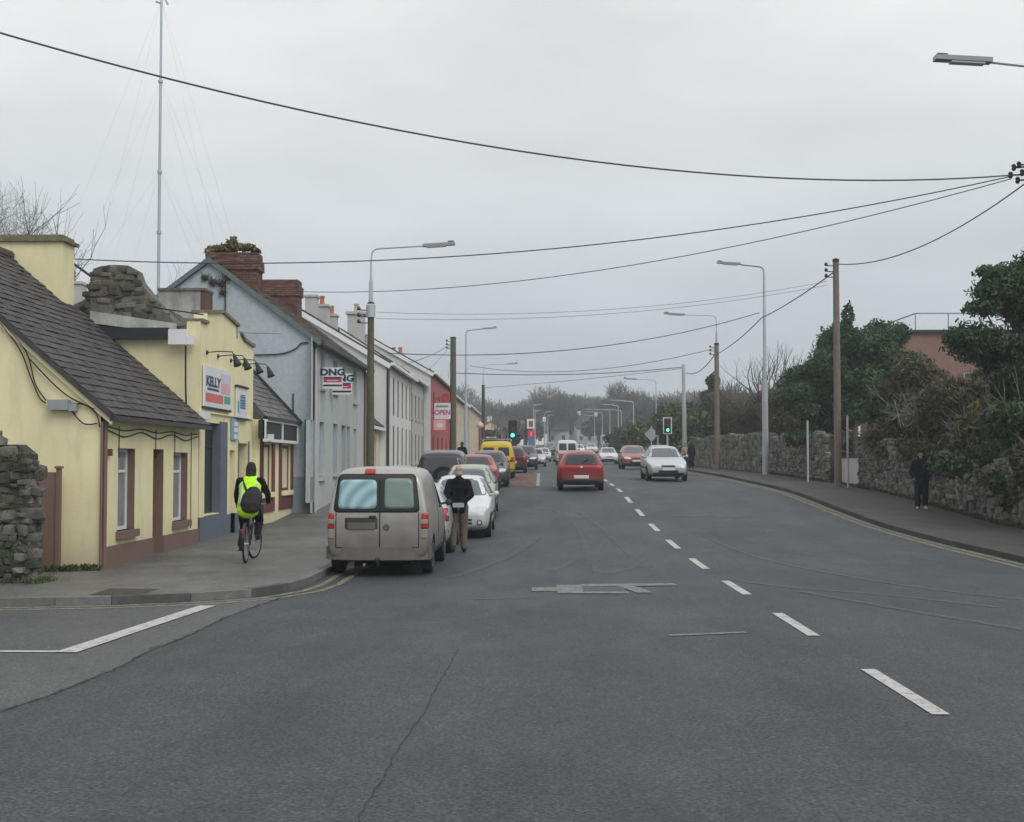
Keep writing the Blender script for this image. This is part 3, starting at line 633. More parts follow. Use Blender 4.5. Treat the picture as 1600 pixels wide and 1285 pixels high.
for q in ((a, c, zl(2.94), zl(3.0)), (a, c, zl(2.42), zl(2.5)), (a, a+.06, zl(2.5), zl(2.94)), ((a+c)/2-.03, (a+c)/2+.03, zl(2.5), zl(2.94)), (c-.06, c, zl(2.5), zl(2.94))): b.obox(o, UY, UZ, UX, *q, .12, .2)
b.build('sign_frame', m_signw, fs)
B().obox(o, UY, UZ, UX, .12, .3, zl(2.45), zl(2.62), .05, .3).build('floodlight', m_signw, root)
ev = V((LX+.18, LY0-.0, 3.02)); tp = V((-9.2, LY0, 5.5)); vd = (tp-ev); SL = vd.length; vd /= SL; nd = vd.cross(UY); nd = nd if nd.z > 0 else -nd
b = B(); b.obox(ev, UY, vd, nd, 0, LY1-LY0, 0, SL, -.08, .02); rf = b.build('roof', m_slate2, root)
slates(rf, ev, UY, vd, nd, LY1-LY0, SL, .3, .22, m_slate2, 200, seed=31)
b = B(); b.obox(ev, UY, vd, nd, LY1-LY0-.02, LY1-LY0+.1, -.05, SL, -.12, .12); b.build('verge', m_dark, rf)
B().obox(o, UY, UZ, UX, 0, LY1-LY0+.0, zl(2.99), zl(3.08), .1, .24).build('gutter', m_gut, root)
B().tube([(LX+.03, LY0+.1, 3.0), (LX+.03, LY0+.1, gl)], .05, 8).build('downpipe', m_dark, root)
B().box(X(253, 36.5), X(318, 36.5), 36.0, 36.8, 5.0, Z(457, 36.5)).build('rendered_chimney', m_whitew, root)
B().box(X(318, 36.5)+.004, X(326, 36.5), 36.0, 36.8, 5.0, Z(455, 36.5)).build('brick_edge', m_brick, root)
B().box(X(252, 36.5), X(327, 36.5), 35.95, 36.85, Z(457, 36.5), Z(453, 36.5)).build('chimney_cap', m_rough, root)
c = B().box(X(103, 34), X(127, 34), 33.8, 34.3, 5.0, Z(444, 34)).box(X(102, 34), X(129, 34), 33.75, 34.35, Z(444, 34), Z(440, 34)).build('chimney', m_palegrey, shop); pot(c, X(109, 34), 34.05, Z(440, 34), .3, .09)
# ---- grey two storey house
GX, GY0, GY1 = -6.47, 37.5, 49.4; gg = gz(42)-.25; GE = 5.55; GR = V((-9.6, GY0, 7.82))
root = thing('terrace_house', 'two storey blue white roughcast house with two big red brick chimneys', 'house', (-8, 43, gg)); grey = root
yg = lambda px: GX*2000/(px-833)-GY0
o = V((GX, GY0, gg)); zg = lambda z: z-gg; b = B()
up = [(yg(499), yg(505.5), zg(4.2), zg(5.25)), (yg(519.5), yg(526), zg(4.2), zg(5.2)), (yg(551), yg(556.5), zg(4.1), zg(5.25))]
dn = [(yg(498.5), yg(506), zg(1.45), zg(3.12)), (yg(520), yg(526.5), zg(1.55), zg(3.14)), (yg(541.5), yg(546), zg(1.65), zg(3.14)), (yg(552), yg(556.5), zg(1.6), zg(3.1))]
dr = [(yg(484.5), yg(492.5), .3, zg(3.12)), (yg(533), yg(539.5), .45, zg(3.14))]
wall(b, o, UY, UZ, UX, GY1-GY0, zg(GE), up+dn+dr, .18)
b.box(GX*0-12.7, -12.6, GY0, GY1, gg, GE)
b.build('front_wall', m_gfront, root)
B().prism([(GX-.0, GY0-.01, gg), (GX-.0, GY0-.01, GE), GR-UY*.01, (-12.7, GY0-.01, GE), (-12.7, GY0-.01, gg)], (0, .3, 0)).build('gable_wall', m_grender, root)
B().prism([(GX, GY1, gg), (GX, GY1, GE), (GR.x, GY1, GR.z), (-12.7, GY1, GE), (-12.7, GY1, gg)], (0, -.3, 0)).build('far_gable_wall', m_grender, root)
B().box(-8.6, GX+.02, GY0-.045, GY0-.012, gg, gg+1.05).build('gable_plinth', mat('plinth_paint', (.24, .29, .33), .7, .15, 3), root)
m_bframe = mat('blue_frame', (.28, .38, .46), .6, .1)
for i, h in enumerate(up+dn): win(root, o, UY, UZ, UX, h, m_bframe if i > 2 else m_palegrey, m_glass if i % 3 else m_glass2, m_palegrey, ((), (.5,)), .12, .07)
for h in dr: door(root, o, UY, UZ, UX, h, mat('blue_door', (.16, .25, .33), .5, .1), .14)
m_moss = mat('mossy_slate', (.115, .105, .085), .85, .35, 4, isl=.35, bump=.4)
b = B(); ev = V((GX+.22, GY0-.12, GE-.12)); vd = V((GR.x-ev.x, 0, GR.z+.1-ev.z)); SL = vd.length; vd /= SL; nd = vd.cross(UY); nd = nd if nd.z > 0 else -nd
b.obox(ev, UY, vd, nd, 0, GY1-GY0+.2, 0, SL, -.1, .02); b.obox(V((-12.9, GY0-.12, GE-.12)), UY, V((-vd.x, 0, vd.z)), V((-nd.x, 0, nd.z)), 0, GY1-GY0+.2, 0, SL, -.1, .02)
rf = b.build('roof', m_slate, root); slates(rf, ev, UY, vd, nd, GY1-GY0+.2, SL, .32, .24, m_moss, 120, seed=41)
b = B(); b.obox(ev-UY*.03, UY, vd, nd, 0, .03, -.05, SL, -.10, .03); b.obox(V((-12.9, GY0-.15, GE-.12)), UY, V((-vd.x, 0, vd.z)), V((-nd.x, 0, nd.z)), 0, .03, 0, SL, -.10, .03); b.build('bargeboard', mat('blue_grey_barge', (.12, .16, .17), .7, .15), rf)
B().obox(o, UY, UZ, UX, -.1, GY1-GY0, zg(GE)-.2, zg(GE)-.08, .2, .34).build('gutter', m_gut, root)
downpipe(root, [(GX+.06, GY0+.1, GE-.3), (GX+.06, GY0+.1, gg)], .04, m_palegrey); downpipe(root, [(GX+.06, GY1-.6, GE-.25), (GX+.06, GY1-.6, gg)], .06, m_brown)
B().box(GX-.0, GX+.06, GY1-.4, GY1-.0, gg, GE-.2).build('brick_quoin', mat('dark_brick_quoin', (.12, .09, .08), .9, .3, 6), root)
for pts in ([(398, 555), (440, 553), (462, 545), (470, 537), (482, 536)], [(352, 440), (352, 500)], [(458, 615), (458, 690)]): B().tube([P(x, y, GY0-.05) for x, y in spline(pts, 4)], .02, 6).build('wall_cable', m_cable, root)
brick_stack(root, X(321, 38.2), X(402, 38.2), 37.95, 38.75, 6.0, Z(392, 38), 3)
brick_stack(root, X(404, 46.5), X(467, 46.5), 46.1, 46.9, 6.2, Z(437, 46.3), 4)
for (px, py, tx_, lb, w_) in ((520, 591, 'DNG', 'nearer white DNG estate agent sign with red band on the grey house', .66), (534.5, 600.5, 'DNG', 'farther white DNG estate agent sign partly hidden behind the nearer one', .66)):
    Y_ = 38.7 if px == 520 else 40.6; s_ = 2000/Y_; c = P(px, py, Y_); sg = thing('estate_agent_sign', lb, 'sign', c, 'estate agent signs on the grey house')
    hw, hh = 15.5/s_, 16.5/s_; oo = c; F_ = lambda a, d, e, f, m, dn, nm: B().obox(oo, UX, UZ, -UY, a*hw, d*hw, e*hh, f*hh, 0.02, dn).build(nm, m, sg)
    F_(-1, 1, -1, 1, m_signw, .05, 'board'); F_(-.92, .92, -.42, -.05, mat('dng_red', (.50, .05, .09), .5, .08), .054, 'red_band'); F_(-.92, .92, -.05, .1, mat('dng_navy', (.02, .02, .07), .5, .08), .054, 'navy_band'); F_(-.95, .95, -.8, -.62, m_dark, .054, 'dark_rule')
    F_(-.55, .6, -.31, -.2, m_pink, .056, 'small_print')
    text('lettering', tx_, hh*.86, mat('dng_teal', (.01, .035, .07), .5, .08), oo+UZ*hh*.52-UY*.056, UX, UZ, sg, .012, 1.22)
    B().tube([(c.x-hw, Y_, c.z+hh*.9), (GX, Y_, c.z+hh*.9)], .02, 6).tube([(c.x-hw, Y_, c.z-hh*.9), (GX, Y_, c.z-hh*.9)], .02, 6).build('bracket', m_steel, sg)
# ---- generic terrace houses beyond
m_dglass = mat('dull_window', (.022, .025, .028), .35, .3, 1, spec=.25)
def terrace(label, x, y0, y1, eave, rx, rz, mw, mr, upz, dnz, nu, nd_, ww, frame=m_dark, pane=m_dglass, barge=m_white, sill=None, name='terrace_house', cat='house', gable=None, doorm=None, group='terrace houses along the left pavement'):
    gb_ = min(g(x, y0), g(x, y1))-.1; r = thing(name, label, cat, (x-2, (y0+y1)/2, gb_), group)
    o = V((x, y0, gb_)); H = eave-gb_; Lw = y1-y0; holes = []; dd = []
    for n_, zr in ((nu, upz), (nd_, dnz)):
        if not zr: continue
        for i in range(n_):
            c = Lw*(i+.5)/n_; holes.append((c-ww/2, c+ww/2, zr[0]-gb_, zr[1]-gb_))
    if doorm:
        h = holes[-2]; holes[-2] = (h[0], h[1], .1+g(x, y0+h[0])-gb_, h[3]); dd = [holes[-2]]
    b = B(); wall(b, o, UY, UZ, UX, Lw, H, holes, .08); b.build('front_wall', mw, r)
    bx = 2*rx-x
    for (ya, e) in ((y0-.01, .25), (y1, -.25)): B().prism([(x, ya, gb_), (x, ya, eave), (rx, ya, rz), (bx, ya, eave), (bx, ya, gb_)], (0, e, 0)).build('gable_wall', gable or mw, r)
    for h in holes:
        if h in dd: door(r, o, UY, UZ, UX, h, doorm)
        else: win(r, o, UY, UZ, UX, h, frame, pane, sill, ((), (.5,)), .025, .06)
    b = B(); ev = V((x+.2, y0-.1, eave-.08)); vd = V((rx-ev.x, 0, rz+.1-ev.z)); SL = vd.length; vd /= SL; nd = vd.cross(UY); nd = nd if nd.z > 0 else -nd
    b.obox(ev, UY, vd, nd, 0, Lw+.1, 0, SL, -.1, .03); b.obox(V((bx-.2, y0-.1, eave-.08)), UY, V((-vd.x, 0, vd.z)), V((-nd.x, 0, nd.z)), 0, Lw+.1, 0, SL, -.1, .03)
    rf = b.build('roof', mr, r); slates(rf, ev+nd*.0, UY, vd, nd, Lw+.1, SL, .5, .4, mr, 0, seed=int(y0))
    b = B(); b.obox(ev-UY*.04, UY, vd, nd, 0, .04, -.05, SL, -.24, -.03); b.obox(V((bx-.2, y0-.14, eave-.08)), UY, V((-vd.x, 0, vd.z)), V((-nd.x, 0, nd.z)), 0, .04, 0, SL, -.24, -.03); b.build('bargeboard', barge, rf)
    B().obox(o, UY, UZ, UX, -.12, Lw, H-.17, H-.05, .18, .34).build('gutter', barge, r)
    return r
root = thing('low_house', 'tiny cream single storey house squeezed between grey and white houses', 'house', (-8, 51, .9), 'terrace houses along the left pavement')
lx = -6.5; gb_ = 1.0; o = V((lx, 49.5, gb_)); b = B(); hh = [(1.1, 1.75, .5, 1.9), (2.7, 3.35, .5, 1.9)]
wall(b, o, UY, UZ, UX, 4.4, 2.35, hh, .15); b.build('front_wall', mat('cream_render', (.66, .62, .47), .88, .08), root)
for h in hh: win(root, o, UY, UZ, UX, h, m_dark, m_glass, m_palegrey, ((), (.5,)), .1, .06)
b = B(); ev = V((lx+.2, 49.5, gb_+2.35)); vd = V((-1, 0, .85)).normalized(); nd = V((.85, 0, 1)).normalized(); b.obox(ev, UY, vd, nd, 0, 4.45, 0, 3.4, -.1, .02); rf = b.build('roof', m_slate, root); slates(rf, ev, UY, vd, nd, 4.4, 3.4, .32, .24, m_slate, 0, seed=77)
B().obox(o, UY, UZ, UX, 0, 4.4, 2.2, 2.32, .15, .3).build('gutter', m_white, root)
A = terrace('white gabled house with white bargeboard and tall narrow dark windows', -6.2, 54, 65.3, 6.15, -10.0, 8.35, m_pale, m_slate, (3.95, 5.65), (1.75, 3.5), 6, 6, .62)
B().box(-6.19, -6.13, 53.95, 54.5, 1.0, 6.0).build('corner_strip', m_dark, A)
for px, py, Y_, w_ in ((486, 465, 57, .5), (502, 480, 58.5, .62), (517, 495, 60, .5)):
    zt = Z(py, Y_); x = X(px, Y_); c = B().box(x-w_/2, x+w_/2, Y_-.35, Y_+.35, 7, zt).box(x-w_/2-.06, x+w_/2+.06, Y_-.41, Y_+.41, zt, zt+.1).build('chimney', m_palegrey, A)
    if px != 486: pot(c, x, Y_, zt+.1, .42, .13)
Bh = terrace('pale grey terrace house with rows of small windows beside the red shop', -6.5, 65.4, 76, 6.5, -10.0, 8.7, m_palegrey, m_slate, (4.3, 5.6), (1.9, 3.4), 5, 5, .6, sill=m_palegrey)
x = X(556, 67); c = B().box(x-.42, x+.42, 66.6, 67.4, 7.2, Z(492, 67)).box(x-.5, x+.5, 66.5, 67.5, Z(492, 67), Z(488, 67)).build('chimney', m_palegrey, Bh); pot(c, x, 67, Z(488, 67), .45, .14, mat('buff_pot', (.5, .4, .3), .8, .15))
Rd = terrace('bright red shop building with white gable and hanging signs', -6.1, 76.1, 95.5, 7.3, -10.0, 9.4, m_redp, m_slate, (4.7, 6.2), (1.9, 3.5), 4, 5, 1.0, m_burg, m_glass, m_white, None, 'red_shop', 'shop', m_pale)
D = terrace('long beige house beyond the red shop behind the wooden pole', -6.3, 95.6, 122, 7.2, -10.5, 9.3, m_beige, m_slate, (4.9, 6.2), (2.2, 3.6), 6, 6, .9, m_palegrey)
E = terrace('far beige house with wet roof coloured pale for sky sheen near the pink globe sign', -6.2, 122.2, 156, 7.4, -10.5, 9.6, m_beige, mat('sky_sheen_slate', (.45, .47, .48), .35, .1, 3, isl=.2), (5.2, 6.4), (2.6, 3.9), 7, 7, .9, m_palegrey)  # pale slate colour stands in for sky reflected off the wet roof
for r_, y_, z_ in ((D, 98, 9.2), (D, 119, 9.2), (E, 126, 9.6), (E, 150, 9.6)):
    c = B().box(-11, -9.9, y_-.4, y_+.4, 8.2, z_+1.0).build('chimney', m_brick if r_ is E else m_palegrey, r_); pot(c, -10.7, y_, z_+1.0, .5, .16); pot(c, -10.2, y_, z_+1.0, .5, .16)
# signs of the red shop
c0, c1 = P(678.5, 655, 78), P(704, 630, 78)
sg = thing('open_sign', 'white hanging board reading OPEN in purple on the red shop', 'sign', (c0.x, 78, c0.z))
B().box(c0.x, c1.x, 78, 78.08, c0.z, c1.z).build('board', m_signw, sg); h_ = c1.z-c0.z
text('lettering', 'OPEN', h_*.42, mat('purple_print', (.42, .06, .26), .5, .05), V(((c0.x+c1.x)/2, 77.99, c0.z+h_*.4)), UX, UZ, sg, .01, .92)
B().box(c0.x+.1, c1.x-.12, 77.985, 77.995, c0.z+h_*.74, c0.z+h_*.86).build('green_rule', m_green, sg)
c0, c1 = P(677.5, 672, 77.5), P(696, 656, 77.5)
sg = thing('faded_sign', 'faded pink and white panel under the OPEN board of the red shop', 'sign', (c0.x, 77.5, c0.z))
B().box(c0.x, c1.x, 77.5, 77.56, c0.z, c1.z).build('board', m_pink, sg); B().box(c0.x+.2, c1.x-.15, 77.49, 77.498, c0.z+.15, c0.z+.4).build('pale_print', m_signw, sg)
c0, c1 = P(690, 630, 80), P(706, 616, 80); c = (c0+c1)/2
sg = thing('red_sign', 'round red projecting sign above the OPEN board', 'sign', c)
B().lathe([(.34, -.06), (.38, -.03), (.38, .03), (.34, .06)], c, 'y', 24).build('disc', m_redp, sg); B().tube([c+V((-.4, 0, 0)), (-6.1, 80, c.z)], .05, 6).build('bracket', m_redp, sg)
# ---- far houses either side of the road end
m_farw = mat('far_white_wall', (.82, .83, .82), .8, .06)
def small_house(x, y, w, d, h, rh, label, mw=m_farw, mr=m_slate, rot=0, group='far houses at the end of the road', nwin=3):
    gb_ = g(x, y)-.3; r = thing('far_house', label, 'house', (x, y, gb_), group, rot)
    b = B(); o = V((-w/2, 0, 0)); holes = [(w*(i+.5)/nwin-.45, w*(i+.5)/nwin+.45, 1.2, 2.4) for i in range(nwin)]
    wall(b, o, UX, UZ, -UY, w, h, holes, .15); b.box(-w/2, -w/2+.01, .0, d, 0, h); b.box(w/2-.01, w/2, 0, d, 0, h); b.box(-w/2, w/2, d-.01, d, 0, h)
    b.prism([(-w/2, 0, h), (-w/2, d, h), (-w/2, d/2, h+rh)], (.12, 0, 0)); b.prism([(w/2, 0, h), (w/2, d, h), (w/2, d/2, h+rh)], (-.12, 0, 0))
    b.build('wall', mw, r, False)
    for hh_ in holes:
        q = B(); q.obox(o, UX, UZ, -UY, hh_[0], hh_[1], hh_[2], hh_[3], -.12, -.08); wq = q.build('window', m_white, r, False); q = B(); q.obox(o, UX, UZ, -UY, hh_[0]+.08, hh_[1]-.08, hh_[2]+.08, hh_[3]-.08, -.08, -.07); q.build('pane', m_glass, wq, False)
    b = B(); b.prism([(-w/2-.15, -.25, h-.1), (-w/2-.15, d/2, h+rh+.1), (-w/2-.15, d/2, h+rh-.05), (-w/2-.15, -.2, h-.25)], (w+.3, 0, 0)); b.prism([(-w/2-.15, d+.25, h-.1), (-w/2-.15, d/2, h+rh+.1), (-w/2-.15, d/2, h+rh-.05), (-w/2-.15, d+.2, h-.25)], (w+.3, 0, 0))
    rf = b.build('roof', mr, r, False); B().box(w/2-.9, w/2-.2, d/2-.3, d/2+.3, h+rh-.3, h+rh+.9).build('chimney', m_farw, rf, False)
    return r
for x, y, w, d, h, rh, rot, lb in ((4.6, 305, 8, 6, 3.6, 2.4, .1, 'white far house at the road end, leftmost of the bright row'), (8.4, 316, 5, 7, 5.0, 2.6, -.35, 'white far house with steep gable, second in the bright row'), (13.6, 308, 6.5, 6, 4.2, 3.0, .3, 'white far house in the middle of the bright row'), (19, 312, 5.5, 7, 5.6, 2.8, -.2, 'tall white far house, rightmost of the bright row'), (-1.5, 280, 9, 7, 3.2, 2.6, 0, 'low far house with long dark roof left of the bright row'), (25, 318, 9, 6, 2.8, 2.8, .2, 'dim low far house right of the bright row'),
                                  (-13, 232, 10, 7, 3.2, 2.0, -1.1, 'far cream house left of the road behind the white sign'), (23, 236, 8, 6, 3.4, 2.4, .9, 'small white far house among trees right of the road')):
    small_house(x, y, w, d, h, rh, lb, m_beige if 'cream' in lb else m_farw, rot=rot)
# ---- brick building on the right behind the trees
bx0, bx1, by, bz = X(1418, 70), X(1418, 70)+14, 70, Z(520, 70, 1450)
root = thing('brick_block', 'flat roofed red brown brick building with roof railing behind the trees', 'building', ((bx0+bx1)/2, by, g(12, by)))
o = V((bx0, by, g(12, by)-.3)); H = bz-o.z; b = B(); hol = [(1.0+i*2.1, 2.3+i*2.1, z_, z_+1.3) for i in range(6) for z_ in (1.6, 4.6)]
m_bw = mat('brown_brick_wall', (.24, .145, .125), .9, .12, 4); wall(b, o, UX, UZ, -UY, 14, H, hol, .15); b.box(bx0, bx0+.01, by, by+10, o.z, bz); b.box(bx1-.01, bx1, by, by+10, o.z, bz); b.box(bx0, bx1, by+.02, by+10, bz-.3, bz-.2); b.build('wall', m_bw, root)
for h in hol: win(root, o, UX, UZ, -UY, h, m_white, m_glass, m_white, ((.5,), ()), .1, .08)
B().box(bx0-.2, bx1+.2, by-.2, by+10, bz, bz+.14).build('parapet_cap', m_dark, root)
b = B(); rz_ = bz+.14
for i in range(8): b.tube([(bx0+.6+i*1.8, by+.3, rz_), (bx0+.6+i*1.8, by+.3, rz_+.95)], .035, 5)
b.tube([(bx0+.6, by+.3, rz_+.95), (bx1-.4, by+.3, rz_+.95)], .04, 5); b.tube([(bx0+.6, by+.3, rz_+.95), (bx0-.4, by+4, rz_+.6)], .04, 5); b.build('roof_railing', m_grey, root)
# ------------------------------------------------------------------ right hand walls
WX = 12.45
rz = lambda y: g(WX, y)+KH
def right_wall(label, x, y0, y1, hf, nparts, seed, sizes=(.2, .55), hs=(.12, .26)):
    """rubble wall along the back of the right pavement; hf = height above the pavement"""
    r = thing('stone_wall', label, 'wall', (x, (y0+y1)/2, rz((y0+y1)/2)))
    b = B(); n = max(4, int((y1-y0)/2))
    for i in range(n):
        a, c = y0+(y1-y0)*i/n, y0+(y1-y0)*(i+1)/n
        b.hexa([(x+.06, a, rz(a)-.3), (x+.5, a, rz(a)-.3), (x+.5, c, rz(c)-.3), (x+.06, c, rz(c)-.3), (x+.06, a, rz(a)+hf(a-y0)-.06), (x+.5, a, rz(a)+hf(a-y0)-.06), (x+.5, c, rz(c)+hf(c-y0)-.06), (x+.06, c, rz(c)+hf(c-y0)-.06)])
    b.build('mortar_core', m_mortar, r)
    o = V((x+.05, y0, 0)); rubble(r, o, UY, UZ, -UX, y1-y0, lambda u: rz(y0+u)+hf(u), lambda u: rz(y0+u), nparts, sizes, hs, seed, .22, STONES_R)
    b = B()                                            # rough coping stones
    rr = random.Random(seed); y = y0
    while y < y1-.2:
        w = rr.uniform(.3, .6); h = rr.uniform(.08, .2); zt = rz(y)+hf(y-y0)
        me = STONES_R[rr.randrange(8)]; mx = frame_mx(V((x+.26, y+w/2, zt)), UY, UZ, -UX, (w, h*1.6, .5)); b.add([mx @ q.co for q in me.vertices], [tuple(f.vertices) for f in me.polygons]); y += w
    q = b.build('coping_stones', m_stone2, r); q['kind'] = 'stuff'
    return r
hw1 = lambda u: 1.55+.14*math.sin(u*.9)+.08*math.sin(u*2.7)
right_wall('long rubble stone wall with ivy behind the walking person', WX, 24, 49.3, hw1, 300, 51, (.10, .30), (.06, .16))
right_wall('middle rubble stone wall between the pale gate and the lamp post', WX-.1, 54.6, 68, lambda u: 1.9+.1*math.sin(u), 300, 52, (.13, .36), (.08, .2))
right_wall('farthest stone wall on the right, beyond the lamp post', WX-.3, 68.2, 106, lambda u: 2.0+.1*math.sin(u*.7), 120, 53, (.35, .8), (.2, .4))
root = thing('gate', 'low pale grey gate panel between the two stone walls', 'gate', (WX+.5, 52, rz(52)))
b = B(); yv = rz(50); b.box(WX+.5, WX+.58, 49.5, 54.5, rz(52)+.02, rz(52)+1.05); b.build('gate_panel', mat('pale_gate', (.50, .51, .49), .6, .15, 2), root)
B().box(WX+.47, WX+.61, 49.5, 54.5, rz(52)+1.06, rz(52)+1.16).build('top_rail', m_dark, root)
for px, Y_, lb in ((1262, 54.2, 'thin white marker post left of the gate'), (1324.5, 48.8, 'thin white marker post right of the wooden pole')):
    p0 = P(px, 700, Y_); zt = Z(659 if px < 1300 else 652, Y_, px); zb2 = g(p0.x, Y_)+KH
    r = thing('marker_post', lb, 'post', (p0.x, Y_, zb2), 'white marker posts by the gate'); B().tube([(p0.x, Y_, zb2), (p0.x, Y_, zt)], .042, 8).build('post', mat('dull_white_post', (.42, .44, .45), .6, .1), r); B().lathe([(.05, 0), (.05, .03), (.02, .05)], (p0.x, Y_, zt), n=8).build('post_cap', m_grey, r)
# ------------------------------------------------------------------ poles and lamps
m_wood = mat('pole_wood', (.185, .155, .13), .9, .2, 5, streak=.3, streakc=(.10, .085, .065), bump=.3)
m_wood2 = mat('mossy_pole_wood', (.105, .105, .065), .92, .25, 5, streak=.4, streakc=(.05, .05, .035))
m_lamp = mat('lamp_housing', (.30, .32, .34), .45, .06)
m_lampglass = mat('lamp_bowl', (.55, .57, .58), .25, .05)
m_alu = mat('alu_column', (.46, .50, .52), .42, .08, 2, metal=.3)
m_ins = mat('insulator', (.025, .025, .03), .3, .1)
def wood_pole(label, x, y, top, base=None, r=.15, m=m_wood, fit=True):
    zb2 = g(x, y)+KH if base is None else base
    t = thing('wooden_pole', label, 'pole', (x, y, zb2), 'wooden utility poles')
    B().tube([(x+.1*0, y, zb2-.3), (x, y, (zb2+top)/2), (x-.0, y, top)], [r*1.1, r, r*.86], 12).build('pole', m, t, smooth=False)
    b = B(); b.lathe([(r*.95, 0), (r*.95, .12), (.02, .16)], (x, y, top), n=12); b.build('pole_cap', m_dark, t)
    if fit:
        for k in range(3): B().tube([(x-.1, y-.05, top-.15-.22*k), (x-.38, y-.1, top-.15-.22*k)], .02, 5).lathe([(.05, -.06), (.07, 0), (.05, .06), (.02, .08)], (x-.4, y-.1, top-.1-.22*k), n=8).build('insulator', m_ins, t)
    return t
def lamp(label, x, y, base, top, arm, rise=.12, head=1.0, m=m_alu, r=.085, parent=None, group='street lamps along the road', sweep=.5):
    """tapered column, curved outreach arm (arm > 0 reaches right) and long flat luminaire"""
    t = parent or thing('street_lamp', label, 'street lamp', (x, y, base), group)
    s = 1 if arm > 0 else -1; A_ = abs(arm)
    B().tube([(x, y, base), (x, y, base+(top-base)*.45), (x, y, base+(top-base)*.451), (x, y, top-sweep)], [r*1.1, r*1.0, r*.62, r*.42], 10).build('column', m, t)
    pts = [(x, y, top-sweep), (x+s*.03, y, top-sweep*.35), (x+s*.14, y, top-sweep*.08), (x+s*.35, y, top), (x+s*(A_-head), y, top+rise)]
    B().tube(spline(pts, 4), r*.4, 8).build('outreach_arm', m, t)
    h0 = x+s*(A_-head); b = B(); c = V((h0, y, top+rise+.02)); u = V((s, 0, .06)).normalized(); b.obox(c, u, UY, u.cross(UY), 0, head, -.12, .12, -.05, .045)
    hd_ = b.build('luminaire', m_lamp, t); b = B(); w_ = u.cross(UY); w_ = w_ if w_.z < 0 else -w_; b.obox(c, u, UY, w_, head*.12, head*.72, -.10, .10, .051, .085); b.build('lamp_bowl', m_lampglass, hd_)
    b = B(); b.obox(c, u, UY, w_, head*.78, head*.96, -.05, .05, -.10, -.051); b.build('photocell', m_dark, hd_)
    return t
# near right pole: just outside the frame, its bracket and insulators stick into view
np_ = P(1622, 300, 30.3); NPX = np_.x; NPT = Z(258, 30.3, 1620)+.25
r = wood_pole('wooden pole at the right edge carrying a cluster of insulators', NPX, 30.3, NPT, fit=False)
for i, (px, py) in enumerate(((1584, 262), (1579, 274), (1592, 258), (1590, 282), (1597, 270))):
    q = P(px, py, 30.2); B().tube([(NPX, 30.3, q.z+.05), tuple(q)], .022, 6).lathe([(.03, -.08), (.06, -.03), (.04, 0), (.06, .04), (.03, .08)], q, n=8).build('insulator', m_ins, r)
# near right lamp: only its head reaches into the frame
lp_ = P(1640, 105, 26.0)
lamp('street lamp whose long head reaches in at the upper right corner', lp_.x+1.0, 26, g(11, 26)+KH, Z(106, 26, 1640)-.1, -(lp_.x+1.0-P(1460, 90, 26).x), .22, 1.15)
T1 = P(1306, 410, 49.4); PB1 = T1.x
wood_pole('tall bare wooden pole between the gate and the stone wall', PB1, 49.4, T1.z, r=.135)
# left side: wooden pole with a steel lamp extension
LPX = P(579, 600, 43.5).x
wp = wood_pole('mossy wooden pole in front of the grey house carrying a lamp', LPX, 43.5, Z(478, 43.5), m=m_wood2, r=.125)
B().lathe([(.16, 0), (.16, .42), (.1, .46)], (LPX, 43.47, Z(496, 43.5)), n=12).build('cable_drum', m_alu, wp)
lamp('', LPX, 43.5, Z(480, 43.5), Z(388, 43.5), P(711, 380, 43.5).x-LPX, .08, 1.1, parent=wp, r=.07)
x2 = P(728, 600, 104).x
lamp('tall grey street lamp standing behind the mossy pole on the left pavement', x2, 104, g(x2, 104), Z(516, 104), P(776, 515, 104).x-x2, .12, 1.1, m=mat('grey_column', (.40, .46, .52), .5, .08), r=.15)
LP2 = P(708, 600, 80).x
wood_pole('mossy wooden pole in front of the red shop', LP2, 80, Z(530, 80), m=m_wood2, r=.2)
x3 = P(755, 600, 122).x
wp3 = wood_pole('dark wooden pole with lamp beside the pink globe sign', x3, 122, Z(604, 122), m=mat('dark_pole_wood', (.06, .06, .055), .9, .2), r=.17, fit=False)
lamp('', x3, 122, Z(606, 122), Z(570, 122), P(809, 569, 122).x-x3, .05, 1.0, parent=wp3, r=.07)
# right side lamps
x4 = 11.75; lamp('tall pale street lamp close to the stone wall on the right', x4, 65, g(x4, 65)+KH, Z(417, 65), -(x4-P(1120, 412, 65).x), .1, 1.2, r=.15)
x5 = P(1120, 600, 79).x; wp5 = wood_pole('wooden pole carrying a lamp in front of the pointed conifer', x5, 79, Z(540, 79), r=.16, m=m_wood)
lamp('', x5, 79, Z(542, 79), Z(494, 79), -(x5-P(1037, 493, 79).x), .05, 1.3, parent=wp5, r=.07)
x6 = P(1070, 600, 92).x; t = thing('steel_post', 'plain pale steel column without a lamp on the right pavement', 'pole', (x6, 92, g(x6, 92))); B().tube([(x6, 92, g(x6, 92)), (x6-.1, 92, Z(570, 92))], [.17, .12], 10).build('column', m_alu, t); B().lathe([(.2, 0), (.2, .25)], (x6, 92, g(x6, 92)+KH), n=10).build('base_sleeve', m_grey, t)
x7 = P(1025, 600, 114).x; lamp('street lamp behind the right traffic light', x7, 114, g(x7, 114), Z(594, 114), -(x7-P(974, 592, 114).x), .05, 1.2)
far_l = [(990, 144, 626, 950, 'far street lamp, nearest of the distant right hand row'), (966, 168, 632, 936, 'far street lamp, second of the distant right hand row'), (971, 190, 640, 944, 'far street lamp, third of the distant right hand row'), (953, 214, 639, 911, 'far street lamp, fourth of the distant right hand row'), (941, 240, 643, 912, 'far street lamp, fifth of the distant right hand row'), (929, 268, 648, 908, 'far street lamp, farthest of the distant right hand row')]
